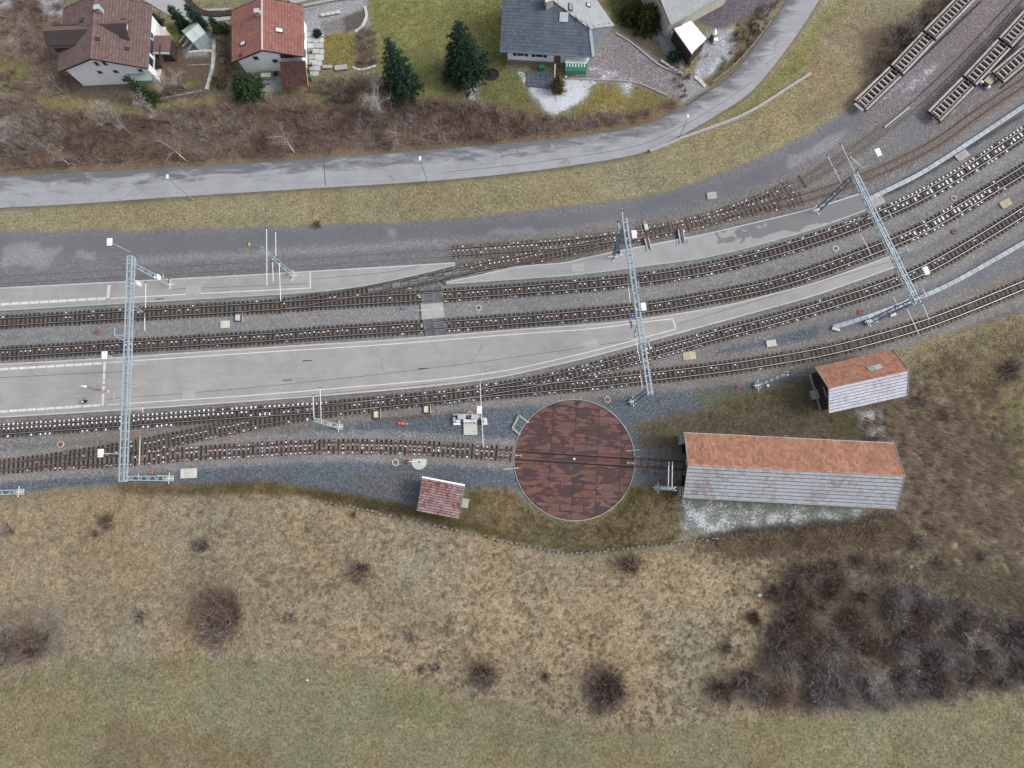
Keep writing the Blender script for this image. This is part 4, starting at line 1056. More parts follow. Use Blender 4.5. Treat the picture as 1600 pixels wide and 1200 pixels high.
def gantry(label, pa, pb, z, base_a, base_b, wd, dp, drops, ups, lamps, step=1.0, group=None, mast_mat='steel_dark', ext=(0, 0)):
    A, B = Pz(*pa, z), Pz(*pb, z); u = (B - A); u.z = 0; Ln = u.length; u.normalize(); v = Vector((-u.y, u.x, 0))
    ba, bb = Pz(*base_a), Pz(*base_b)
    t = thing('catenary_gantry', label, 'gantry', (ba.x, ba.y, 0), group='lattice gantries spanning the tracks')
    L = Vector(t.location)
    A0, B0 = A - u * ext[0], B + u * ext[1]
    for sx in (-1, 1):
        for sz_ in (0, -dp):
            mb = MB().bar(A0 + v * sx * wd / 2 + Vector((0, 0, sz_)) - L, B0 + v * sx * wd / 2 + Vector((0, 0, sz_)) - L, 0.13, 0.13)
            build('chord', mb, 'steel_blue', t)
    n = int(Ln / step)
    me_t = MB().box((0, 0, 0), (0.11, wd - 0.135, 0.08)).mesh('rung', 'steel_blue')
    rz = math.atan2(u.y, u.x)
    for i in range(n + 1):
        p = A + u * (Ln * i / n) - L
        for zz in (0.0, -dp):
            o = bpy.data.objects.new('rung', me_t); o.location = (p.x, p.y, z + zz); o.rotation_euler = (0, 0, rz); link(o, t)
        for sx in (-1, 1):
            q = p + v * sx * wd / 2
            o = bpy.data.objects.new('side_rung', me_s[dp]) if dp in me_s else None
            if o is None:
                me_s[dp] = MB().box((0, 0, 0), (0.11, 0.08, dp - 0.135)).mesh('side_rung', 'steel_blue'); o = bpy.data.objects.new('side_rung', me_s[dp])
            o.location = (q.x, q.y, z - dp / 2); o.rotation_euler = (0, 0, rz); link(o, t)
    for b in (ba, bb):
        lattice_mast(t, b.x, b.y, z - 0.05, rz, 0.62, mast_mat)
    for (px, py, zz) in drops:      # hanging post below the beam, reaching the support rods
        p = Pz(px, py, zz); k = (Vector((p.x, p.y, 0)) - Vector((A.x, A.y, 0))).dot(u); q = A + u * k
        for s in (-1, 1):
            mb = MB().bar(Vector((q.x, q.y, z - dp)) + u * s * 0.35 - L, Vector((q.x, q.y, zz)) + u * s * 0.04 - L, 0.07, 0.07); build('drop_post', mb, 'steel_blue', t)
    for (px, py, zz) in ups:
        p = Pz(px, py, zz); k = (Vector((p.x, p.y, 0)) - Vector((A.x, A.y, 0))).dot(u); q = A + u * k
        for s in (-1, 1):
            mb = MB().bar(Vector((q.x, q.y, z)) + u * s * 0.4 - L, Vector((q.x, q.y, zz)) + u * s * 0.05 - L, 0.07, 0.07); build('top_post', mb, 'steel_blue', t)
        mb = MB().bar(Vector((q.x, q.y, zz)) - L, Vector((q.x, q.y, zz)) - u * 0.9 - L, 0.08, 0.08); build('top_arm', mb, 'steel_blue', t)
    for (px, py, zz) in lamps:
        p = Pz(px, py, zz); k = (Vector((p.x, p.y, 0)) - Vector((A.x, A.y, 0))).dot(u); q = A + u * k
        floodlight(t, (p.x, p.y, zz), rz + math.pi / 2, z, (q.x, q.y, z))
    return t, A, B, u
me_s = {}
gL, LA, LB, Lu = gantry('pale blue lattice gantry over the island platform, leftmost of the three', (203, 400), (190, 752), 10.3, (268, 446), (267, 747.5), 0.60, 0.58,
    [(226, 487, 7.2), (236, 568, 7.6), (233, 602, 7.4), (226, 640, 7.0)], [(171, 524, 12.7), (166, 626, 12.4)], [(171, 378, 13.8), (163, 555, 13.6), (157, 708, 13.8)], mast_mat='steel_blue')
gM, MA, MB_, Mu = gantry('pale blue lattice gantry ending beside the turntable, middle of the three', (977, 348), (1016, 613), 12.0, (957, 403), (988.5, 628), 0.50, 0.46,
    [(981, 442, 7.1), (993, 520, 7.1), (1000, 578, 7.1), (968, 350, 7.4)], [(1002, 450, 14.4), (1014, 535, 14.2)], [(991, 366, 15.4), (1005.5, 479, 15.2)], ext=(0.6, 0.3))
gR, RA, RB, Ru = gantry('blue lattice gantry over the curve at right, rightmost of the three', (1338, 274), (1432, 468), 12.2, (1275, 330.5), (1356, 503.5), 0.55, 0.5,
    [(1330, 352, 7.2), (1303, 262, 8.4)], [(1399, 337, 14.6), (1424, 392, 14.6), (1452, 458, 14.0)], [(1372, 238, 16.4), (1447, 423, 15.6)], ext=(0.4, 0.5))
for t, rods in ((gL, [((227.5, 438), (227.5, 481), 7.2), ((226, 491), (226.3, 517), 7.2), ((219, 681), (217.5, 727), 7.0), ((217, 735), (216, 748), 7.0), ((222.8, 631), (222.8, 644), 7.0)]),
                (gM, [((971.5, 326), (974.5, 352), 11.6), ((965, 343), (968, 358), 8.0), ((981, 443), (985, 474), 7.1), ((992, 523), (999.5, 563), 7.1), ((1000, 580), (1003.5, 606), 7.1), ((1012, 528), (1016, 546), 13.8)]),
                (gR, [((1291, 240), (1315, 287), 8.4), ((1312, 222), (1337, 272), 12.0), ((1342, 360), (1361, 398), 7.2), ((1394, 459), (1402, 477), 8.0), ((1415, 478), (1436, 522), 8.0), ((1439, 470), (1452, 500), 12.0), ((1324, 241), (1349, 263), 12.1), ((1396, 480), (1420, 467), 8.0)])):
    for a, b, z in rods: rod(t, Pz(*a, z), Pz(*b, z), 0.05)
# signs fixed to the gantries
def part_box(t, name, px, z, size, rz, mat):
    p = Pz(*px, z) - Vector(t.location); mb = MB().box((0, 0, 0), size); o = build(name, mb, mat, t); o.location = p; o.rotation_euler = (0, 0, rz); return o
rzM = math.atan2(Mu.y, Mu.x)
part_box(gM, 'signboard', (984, 497), 7.6, (1.0, 0.12, 0.8), rzM, 'blue_paint')
part_box(gM, 'signboard', (986.5, 508), 7.6, (0.75, 0.12, 0.7), rzM, 'blue_paint')
part_box(gM, 'sign_bracket', (985.3, 501), 7.9, (0.25, 0.3, 0.5), rzM, 'steel_grey')
part_box(gM, 'signal_box', (964.5, 386), 3.4, (0.62, 0.45, 1.1), 0.2, 'blue_paint')
part_box(gM, 'signal_hood', (966, 394), 2.4, (0.4, 0.35, 0.5), 0.2, 'black_iron')
part_box(gM, 'signal_hood', (971, 399), 1.6, (0.35, 0.35, 0.35), 0.2, 'tin')
part_box(gM, 'signal_lens_cover', (963, 391), 3.0, (0.3, 0.2, 0.3), 0.2, 'lamp_white')
part_box(gL, 'warning_band', (264, 439), 1.2, (0.14, 0.66, 0.14), 0, 'red_paint')
part_box(gL, 'warning_band', (255, 431), 2.6, (0.12, 0.62, 0.08), 0, 'cover_yellow')
p = Pz(246, 433.5, 3.4) - Vector(gL.location); build('round_sign', MB().tube(p, p + Vector((0.10, -0.02, 0.14)), 0.42, 20), 'lamp_white', gL)
b0 = Pz(252, 438, 2.9) - Vector(gL.location); build('sign_arm', MB().tube(p, Vector((0, 0, 3.2)), 0.03, 6), 'steel_grey', gL)

def mast(label, base, h, arms, lamp=None, style='tube', top_px=None, extras=()):
    b = G(*base); t = thing('catenary_mast', label, 'mast', (b.x, b.y, b.z), group='single catenary masts')
    if style == 'lattice':
        lattice_mast(t, b.x, b.y, h, 1.57, 0.55, 'steel_blue', True)
    else:
        build('pole', MB().tube((0, 0, 0), (0, 0, h), 0.13, 10, 0.09), 'steel_blue', t)
        build('foundation', MB().box((0, 0, 0.12), (0.8, 0.8, 0.5), 0.1, 0, 0.93), 'concrete_pale', t)
    for a, c, z in arms:
        pa, pc = Pz(*a, z), Pz(*c, z); rod(t, pa, pc, 0.05)
        m = (pa + pc) / 2; e = Vector((b.x, b.y, z))
        dd = (pc - pa); k = max(0, min(1, (e - pa).dot(dd) / dd.length_squared)); q = pa + dd * k
        build('bracket', MB().bar(Vector((0, 0, z - 0.5)), q - Vector(t.location), 0.07, 0.07), 'steel_blue', t)
    if lamp: floodlight(t, Pz(*lamp, h + 0.4), 1.57 * 0, h, (b.x, b.y, h - 0.2))
    return t
m1 = mast('blue lattice mast with long white cross arms at the end of the narrow platform', (459.5, 432), 11.2, [((416.5, 353), (417, 447), 11.0), ((430.5, 358), (431, 400), 9.2), ((436, 406), (438.5, 470), 8.2), ((425.5, 405), (427, 440), 9.0)], style='lattice')
part_box(m1, 'warning_band', (455, 425.5), 0.9, (0.24, 0.60, 0.2), 0, 'orange_paint')
m2 = mast('short blue mast with two thin arms between the lower tracks', (531, 667), 10.5, [((489, 614), (490.5, 655), 10.2), ((500, 602), (502, 662), 7.6)], style='lattice')
part_box(m2, 'warning_band', (514, 663), 4.0, (0.40, 0.66, 0.3), 0, 'yellow_paint')
m3 = mast('slim mast with a long white cross arm and square lamp near the relay cabinets', (757, 660), 8.5, [((750, 594), (755, 699), 8.0)], lamp=(749, 640))
m4 = mast('blue mast with two white arms in front of the engine shed doors', (1027, 762), 11.0, [((1045, 722), (1044, 761), 9.0), ((1050.5, 722), (1050, 761), 11.0)], style='lattice')
m5 = mast('slim blue mast standing alone at the gravel edge above the mossy ground', (1183, 603), 10.5, [], style='lattice')
m6 = mast('blue mast at the lower left edge of the yard', (33, 768.5), 10.5, [], style='lattice')

# street lamps along the road
for base, h, lab in (((302, 312), 6.8, 'slim street lamp beside the left stretch of road'), ((668, 284), 6.4, 'slim street lamp beside the middle stretch of road'), ((1062, 214), 5.0, 'slim street lamp where the road starts to bend uphill')):
    b = G(*base); t = thing('street_lamp', lab, 'street lamp', tuple(b), group='street lamps on the road')
    build('pole', MB().tube((0, 0, 0), (0, 0, h), 0.07, 8, 0.045), 'steel_grey', t)
    build('lamp_head', MB().box((0, 0.22, h), (0.26, 0.62, 0.13), 0, 0, 0.85), 'lamp_white', t)
    build('footing', MB().tube((0, 0, -0.05), (0, 0, 0.22), 0.14, 8), 'steel_grey', t)
# ------------------------------------------------------------------ turntable
def turntable_mat():
    m, t, b = base_mat('turntable_plate')
    geo = nd(t, 'ShaderNodeNewGeometry'); pos = geo.outputs['Position']; oi = nd(t, 'ShaderNodeObjectInfo')
    mp = nd(t, 'ShaderNodeMapping'); mp.inputs['Scale'].default_value = (0.5, 1.25, 1); t.links.new(pos, mp.inputs['Vector'])
    off = nd(t, 'ShaderNodeVectorMath', operation='SCALE'); t.links.new(oi.outputs['Random'], off.inputs['Scale'])
    cv = nd(t, 'ShaderNodeCombineXYZ', X=1.5, Y=1.1, Z=2.2); t.links.new(cv.outputs[0], off.inputs[0])
    ad = nd(t, 'ShaderNodeVectorMath', operation='ADD'); t.links.new(mp.outputs[0], ad.inputs[0]); t.links.new(off.outputs[0], ad.inputs[1])
    n = noise(t, ad.outputs[0], 0.95, 2, 0.45, 0.7)
    n = mathn(t, 'ADD', n, mathn(t, 'MULTIPLY', mathn(t, 'SUBTRACT', oi.outputs['Random'], 0.5), 0.12))
    wet = ramp(t, n, [(0.485, 0.0), (0.51, 1.0)])
    dry = mixc(t, ramp(t, noise(t, pos, 0.45, 3, 0.6), [(0.38, 0.0), (0.62, 1.0)]), (0.158, 0.087, 0.081, 1), (0.180, 0.090, 0.070, 1))
    dry = mixc(t, ramp(t, noise(t, pos, 0.28, 3, 0.5, 1.0), [(0.58, 0.0), (0.68, 0.8)]), dry, (0.19, 0.145, 0.145, 1))
    dk = mixc(t, ramp(t, noise(t, pos, 0.35, 3, 0.6), [(0.4, 0.0), (0.6, 1.0)]), (0.078, 0.049, 0.052, 1), (0.090, 0.049, 0.048, 1))
    c = mixc(t, wet, dry, dk)
    c = mixc(t, 1.0, c, ramp(t, noise(t, pos, 7, 4, 0.7), [(0.3, 0.88), (0.7, 1.12)]), 'MULTIPLY')
    c = mixc(t, 1.0, c, ramp(t, oi.outputs['Random'], [(0, 0.93), (1, 1.07)]), 'MULTIPLY')
    t.links.new(c, b.inputs['Base Color'])
    t.links.new(mathn(t, 'SUBTRACT', 0.8, mathn(t, 'MULTIPLY', wet, 0.22)), b.inputs['Roughness'])
    b.inputs['Specular IOR Level'].default_value = 0.25
    MATS['turntable_plate'] = m
turntable_mat()

def clip_circle(poly, R, n=96):
    for k in range(n):
        a = 2 * math.pi * (k + 0.5) / n; nx, ny = math.cos(a), math.sin(a); d = R * math.cos(math.pi / n)
        o = []
        for i in range(len(poly)):
            p, q = poly[i], poly[(i + 1) % len(poly)]
            dp, dq = p[0] * nx + p[1] * ny - d, q[0] * nx + q[1] * ny - d
            if dp <= 0: o.append(p)
            if (dp < 0) != (dq < 0) and dp != dq:
                s = dp / (dp - dq); o.append((p[0] + (q[0] - p[0]) * s, p[1] + (q[1] - p[1]) * s))
        poly = o
        if len(poly) < 3: return []
    return poly

def turntable():
    a, b = Pz(804.5, 710.2, 0.3), Pz(990.5, 722, 0.3); rz = math.atan2(b.y - a.y, b.x - a.x)
    t = thing('turntable', 'round rust red locomotive turntable deck with stained steel plates', 'turntable', (TTC.x, TTC.y, 0), rz)
    r = random.Random(3); rows = 16; h = 2 * TTR / rows
    build('subframe', MB().tube((0, 0, -0.9), (0, 0, 0.10), TTR - 0.1, 64), 'black_iron', t)
    for i in range(rows):
        y0 = -TTR + i * h; y1 = y0 + h
        xs = [-TTR - 0.1, -6.35, -3.22, -0.08, 3.08, 6.2, TTR + 0.1]
        if i % 3 == 1: xs = [-TTR - 0.1, -4.78, -3.22, -1.65, -0.08, 1.5, 3.08, 6.2, TTR + 0.1]
        for x0, x1 in zip(xs[:-1], xs[1:]):
            g = 0.022; pl = clip_circle([(x0 + g, y0 + g), (x1 - g, y0 + g), (x1 - g, y1 - g), (x0 + g, y1 - g)], TTR)
            ar = 0.5 * abs(sum(pl[k][0] * pl[(k + 1) % len(pl)][1] - pl[(k + 1) % len(pl)][0] * pl[k][1] for k in range(len(pl)))) if pl else 0
            if ar < 0.04: continue
            o = build('deck_plate', MB().prism(pl, 0.12, 0.15 + r.uniform(-0.004, 0.004)), 'turntable_plate', t)
    for s in (-1, 1):
        l = np.array([(-TTR + 0.02, 0.0), (0.0, 0.0), (TTR - 0.02, 0.0)])
        mb = sweep_rail(l, s * GAUGE, lambda p: -0.012, 0); build('rail', mb, ['rail_side', 'rail_side'], t)
        mb = MB().bar((-TTR + .05, s * (GAUGE + 0.02), 0.158), (TTR - .05, s * (GAUGE + 0.02), 0.158), 0.13, 0.012); build('flangeway', mb, 'black_iron', t)
        mb = MB().bar((-TTR + .05, s * GAUGE + 0.20, 0.160), (TTR - .05, s * GAUGE + 0.20, 0.160), 0.04, 0.02); build('check_strip', mb, 'cover_rust', t)
    build('rim', MB().ring((0, 0), TTR - 0.03, TTR + 0.0, 0.10, 0.175, 96), 'rust_deep', t)
    build('pit_wall', MB().ring((0, 0), TTR + 0.09, TTR + 0.19, -0.9, 0.13, 96), 'concrete', t)
    mb = MB().tube((0, 0.05, 0.14), (0, 0.05, 0.24), 0.16, 14); build('pivot_cap', mb, 'insulator_white', t)
    # push bars and lock levers
    for (x0, y0, x1, y1) in ((TTR - 0.95, 1.55, TTR + 0.65, 1.78), (-TTR + 0.45, -1.65, -TTR - 1.4, -1.95)):
        mb = MB().tube((x0, y0, 0.35), (x1, y1, 0.75), 0.055, 8); mb.box((x0, y0, 0.25), (0.25, 0.14, 0.2)); build('push_bar', mb, 'tin', t)
    for s, y in ((1, -0.02), (-1, 0.02)):
        mb = MB().box((s * (TTR - 0.45), y, 0.24), (0.85, 0.08, 0.08)).box((s * (TTR - 0.85), y, 0.25), (0.14, 0.3, 0.1)).box((s * (TTR - 0.1), y, 0.25), (0.1, 0.3, 0.1)); build('lock_lever', mb, 'tin', t)
    return t
turntable()
# stair pit with grating at the rim
def stair_pit():
    q = [Pz(x, y, 0.15) for x, y in ((811, 649), (826.5, 660.5), (813, 679.5), (800.5, 669))]
    c = sum((Vector(p) for p in q), Vector()) / 4
    t = thing('pit_hatch', 'grated hatch in a concrete frame touching the turntable rim', 'hatch', (c.x, c.y, 0))
    P_ = [Vector((p.x - c.x, p.y - c.y)) for p in q]; ang = math.atan2(P_[1].y - P_[0].y, P_[1].x - P_[0].x)
    for i in (0, 2, 3):
        a, b = P_[i], P_[(i + 1) % 4]
        build('frame', MB().bar((a.x, a.y, 0.08), (b.x, b.y, 0.08), 0.24, 0.3), 'concrete', t)
    build('grate_bed', MB().prism([(p.x * .85, p.y * .85) for p in P_], -0.4, 0.02), 'black_iron', t)
    for k in range(6):
        f = (k + 0.5) / 6; a = P_[0].lerp(P_[3], f) * 0.9; b = P_[1].lerp(P_[2], f) * 0.9
        build('grate_bar', MB().bar((a.x, a.y, 0.07), (b.x, b.y, 0.07), 0.10 if k % 2 else 0.2, 0.05), 'tin_green' if k % 2 else 'steel_dark', t)
stair_pit()

# ------------------------------------------------------------------ tile roofs
def tiles(o, u, v, nu, nv, lu, lv, th=0.035, lift=0.05, stag=0.0, r=None, drop=0.0, jit=0.008, edge=0.0):
    """rows of overlapping tiles on a slope: o eave corner, u along the eave, v up the slope (numpy bulk)"""
    r = r or np.random.default_rng(4); o = np.array(o, float); u = np.array(u, float); v = np.array(v, float)
    n = np.cross(u, v); n /= np.linalg.norm(n)
    if n[2] < 0: n = -n
    V = []; F = []; MI = []; k = 0
    for j in range(nv):
        s = (stag if j % 2 else 0.0) * lu
        for i in range(nu + (1 if s else 0)):
            if drop and r.random() < drop: continue
            x0, x1 = max(0, i * lu - s), min(nu * lu, (i + 1) * lu - s)
            if x1 - x0 < 0.04: continue
            x0 += 0.010; x1 -= 0.010; y0 = j * lv - 0.02; y1 = (j + 1) * lv + 0.05
            a, b2 = lift + r.uniform(-jit, jit), r.uniform(0, 0.012)
            p = [o + u * x0 + v * y0 + n * a, o + u * x1 + v * y0 + n * (a + r.uniform(-jit, jit)), o + u * x1 + v * y1 + n * b2, o + u * x0 + v * y1 + n * b2]
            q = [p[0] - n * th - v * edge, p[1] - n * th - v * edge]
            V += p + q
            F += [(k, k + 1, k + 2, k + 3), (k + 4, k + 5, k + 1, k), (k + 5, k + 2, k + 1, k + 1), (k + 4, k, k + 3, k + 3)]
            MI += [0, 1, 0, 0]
            k += 6
    return np.array(V), F, MI

def tile_part(name, parent, loc, rz, args, mat, **kw):
    V, F, MI = tiles(*args, **kw)
    me = bpy.data.meshes.new(name)
    me.from_pydata([tuple(p) for p in V], [], [f if f[2] != f[3] else f[:3] for f in F] if True else F)
    me.materials.append(MATS[mat]); me.materials.append(MATS['tile_edge_shade']); me.polygons.foreach_set('material_index', MI); me.update()
    o = bpy.data.objects.new(name, me); link(o, parent); o['kind'] = 'stuff'
    return o

def fit(SW, SE, NE, NW, ze):
    a, b, c, d = (Vector(Pz(*p, ze)[:2]) for p in (SW, SE, NE, NW))
    cen = (a + b + c + d) / 4
    ax = ((b - a) + (c - d)); ay = ((d - a) + (c - b))
    W = ((b - a).length + (c - d).length) / 4; L = ((d - a).length + (c - b).length) / 4
    ang = math.atan2(ax.y, ax.x); ang2 = math.atan2(ay.y, ay.x) - math.pi / 2
    w1 = ax.length / (ax.length + ay.length)
    return cen, ang * w1 + ang2 * (1 - w1), W, L

def gable_roof_X(t, W, L, ze, zr, tmat_n, tmat_s, tl=(0.36, 0.36), ridge='tile_ridge', ovh=0.0, stag=0.0, ridge_off=0.0):
    """ridge along local X; slopes fall to +Y (n) and -Y (s)"""
    sl = math.hypot(L, zr - ze)
    for s, mt in ((1, tmat_n), (-1, tmat_s)):
        e = [(-W, s * L, ze), (W, s * L, ze), (W, 0, zr), (-W, 0, zr)]
        build('roof_slope', MB().slab(e, 0.14), 'wood_dark', t)
        v = np.array([0, -s * L, zr - ze]) / sl
        tl_ = tl if s < 0 else (0.32, 0.40)
        nu, nv = int(2 * W / tl_[0]), int(sl / tl_[1])
        o = np.array((-W, s * L, ze))
        tile_part('roof_tiles', t, None, 0, (o, np.array([1.0, 0, 0]), v, nu, nv, 2 * W / nu, sl / nv), mt, stag=stag if s < 0 else 0.0, edge=0.085 if s < 0 else 0.03, lift=0.08, drop=0.0)
    mb = MB(); n = int(2 * W / 0.42)
    for i in range(n):
        x = -W + (i + 0.5) * 2 * W / n; mb.tube((x - W / n, 0, zr + 0.02), (x + W / n + 0.03, 0, zr + 0.035), 0.12, 6, 0.13)
    build('ridge_tiles', mb, ridge, t, 'stuff')

def engine_shed():
    ze, zr = 3.9, 6.0
    cen, rz, W, L = fit((1069, 776), (1401, 794), (1395, 695), (1069, 675.5), ze)
    t = thing('engine_shed', 'long engine shed with orange tiled roof, frosted on its lower side', 'shed', (cen.x, cen.y, 0), rz)
    gable_roof_X(t, W, L, ze, zr, 'tile_orange', 'tile_frost', (0.5, 0.46), 'tile_ridge', stag=0.5)
    w, l = W - 0.45, L - 0.5
    for s in (-1, 1):
        build('side_wall', MB().box((0, s * l, ze / 2 - 0.05), (2 * w, 0.2, ze - 0.1)), 'wood_dark', t)
    zt = ze + (zr - ze) * (1 - l / L) - 0.2
    for s in (-1, 1):
        x = s * w
        if s > 0:
            build('end_wall', MB().box((x - 0.1, 0, ze / 2), (0.2, 2 * l - 0.2, ze - 0.02)), 'wood_dark', t)
        mb = MB(); mb.slab([(x, -l, ze - 0.05), (x, l, ze - 0.05), (x, 0, zr - 0.25)], 0.15); build('gable', mb, 'wood_dark', t)
    # open gateway with two swung doors, posts and a round speed plate
    build('floor', MB().box((0, 0, 0.03), (2 * w - 0.3, 2 * l - 0.3, 0.06)), 'shed_inside', t)
    for s in (-1, 1):
        build('door_post', MB().box((-w - 0.02, s * (l - 0.5), 1.9), (0.26, 0.3, 3.7)), 'wood_dark', t)
        d = build('door', MB().box((-w - 0.35, s * (l - 0.15), 1.75), (0.10, 1.25, 3.3)), 'wood_grey', t)
        build('hinge', MB().box((-w - 0.42, s * (l - 0.15), 2.6), (0.05, 1.0, 0.1)).box((-w - 0.42, s * (l - 0.15), 0.8), (0.05, 1.0, 0.1)), 'black_iron', d)
    build('round_plate', MB().tube((-w - 0.30, 0.3, 4.6), (-w - 0.26, 0.3, 4.62), 0.42, 20), 'lamp_white', t)
    build('round_plate_rim', MB().tube((-w - 0.28, 0.3, 4.6), (-w - 0.22, 0.3, 4.62), 0.50, 20), 'red_paint', t)
    for s in (-1, 1):
        build('barge_board', MB().bar((-W - 0.03, s * L, ze - 0.02), (-W - 0.03, 0.0, zr + 0.0), 0.06, 0.24), 'tin_green', t)
        build('barge_board', MB().bar((W + 0.03, s * L, ze - 0.02), (W + 0.03, 0.0, zr + 0.0), 0.06, 0.24), 'tin_green', t)
        build('gutter', MB().tube((-W - 0.1, s * (L + 0.08), ze - 0.05), (W + 0.1, s * (L + 0.08), ze - 0.05), 0.075, 8), 'tin', t)
    build('downpipe', MB().tube((-W - 0.1, -L - 0.08, ze - 0.1), (-W + 0.55, -L + 0.55, ze - 1.2), 0.05, 8).tube((-W + 0.55, -L + 0.45, ze - 1.2), (-W + 0.55, -L + 0.45, 0), 0.05, 8), 'tin', t)
    build('downpipe', MB().tube((W - 0.3, -L - 0.08, ze - 0.1), (W - 0.5, -L + 0.3, 0.2), 0.05, 8), 'tin', t)
    build('vent_pipe', MB().tube((W * -0.08, L - 0.05, 3.7), (W * -0.08 - 0.1, L + 0.2, 6.0), 0.06, 8), 'tin', t)
engine_shed()

def goods_shed():
    ze, zr = 3.1, 5.0
    cen, rz, W, L = fit((1294.5, 644.5), (1420, 619), (1392, 547.5), (1274, 572.5), ze)
    t = thing('goods_shed', 'small timber shed with orange tiles above and white frosted tiles below', 'shed', (cen.x, cen.y, 0), rz)
    L = L * 0.98
    gable_roof_X(t, W, L, ze, zr, 'tile_orange', 'tile_frost_white', (0.42, 0.44), 'tile_orange', stag=0.5)
    w, l = W - 0.55, L - 0.6
    for s in (-1, 1):
        build('side_wall', MB().box((0, s * l, ze / 2 + 0.05), (2 * w, 0.16, ze + 0.1)), 'wood_dark', t)
        build('end_wall', MB().box((s * (w - 0.09), 0, ze / 2 + 0.05), (0.18, 2 * l - 0.17, ze + 0.1)), 'shed_inside', t)
        build('gable', MB().slab([(s * w, -l, ze + 0.1), (s * w, l, ze + 0.1), (s * w, 0, zr - 0.25)], 0.12), 'shed_inside', t)
        build('barge_board', MB().bar((-W - 0.04, s * (L + .02), ze + 0.02), (-W - 0.04, 0, zr + 0.02), 0.06, 0.22), 'wood_grey', t)
        build('barge_board', MB().bar((W + 0.04, s * (L + .02), ze + 0.02), (W + 0.04, 0, zr + 0.02), 0.06, 0.22), 'wood_grey', t)
    for k in range(10):
        y = -l + 0.3 + k * (2 * l - 0.6) / 9
        build('wall_board', MB().box((-w - 0.02, y, ze / 2), (0.05, 0.34, ze - 0.1)), 'wood_dark', t)
    build('sill', MB().bar((-w - 0.1, -l, 0.12), (-w - 0.1, l, 0.12), 0.25, 0.35), 'wood_grey', t)
    build('loading_step', MB().box((-w - 0.45, -0.3, 0.45), (0.75, 1.2, 0.9)), 'concrete', t)
    build('door_rail', MB().bar((-w - 0.12, -1.1, ze - 0.3), (-w - 0.12, 0.4, ze - 0.3), 0.1, 0.12), 'wood_grey', t)
    # loose tin sheets on the upper slope
    for x, m in ((W * 0.22, 'tin_green'), (W * 0.38, 'tin')):
        f = 0.42; z = zr + (ze - zr) * f
        o = build('roof_patch', MB().box((0, 0, 0), (0.95, 0.72, 0.06)), m, t); o.location = (x, L * f, z + 0.14); o.rotation_euler = (-math.atan2(zr - ze, L), 0, 0.05)
goods_shed()

def hut():
    ze = 2.5
    q = [(651, 797.5), (716, 810.5), (726, 759), (660.5, 745)]
    cen, rz, W, L = fit(*q, ze + 0.4)
    t = thing('hut', 'tiny hut with single sloped red shingle roof and white ridge board', 'hut', (cen.x, cen.y, 0), rz)
    zl, zh = ze, ze + 0.9
    e = [(-W, -L, zl), (W, -L, zl), (W, L, zh), (-W, L, zh)]
    build('roof_slope', MB().slab(e, 0.12), 'wood_dark', t)
    sl = math.hypot(2 * L, zh - zl); v = np.array([0, 2 * L, zh - zl]) / sl
    tile_part('roof_tiles', t, None, 0, (np.array((-W, -L, zl)), np.array([1.0, 0, 0]), v, 15, 13, 2 * W / 15, sl / 13), 'tile_frost_red', stag=0.5, edge=0.08, lift=0.08)
    build('ridge_board', MB().bar((-W - 0.05, L + 0.03, zh + 0.03), (W + 0.05, L + 0.03, zh + 0.03), 0.22, 0.16), 'snow', t)
    for s in (-1, 1):
        build('side_wall', MB().box((s * (W - 0.3), 0, zl / 2), (0.12, 2 * L - 0.5, zl - 0.1)), 'wood_grey', t)
        build('front_wall', MB().box((0, s * (L - 0.35), zl / 2 + (0.2 if s > 0 else -0.05)), (2 * W - 0.74, 0.12, zl + (0.3 if s > 0 else -0.2))), 'wood_grey', t)
    build('door', MB().box((0.3, L - 0.26, 1.05), (0.9, 0.08, 2.0)), 'wood_brown', t)
    build('step', MB().box((W + 0.25, -0.2, 0.2), (0.9, 1.2, 0.4)), 'concrete', t)
hut()

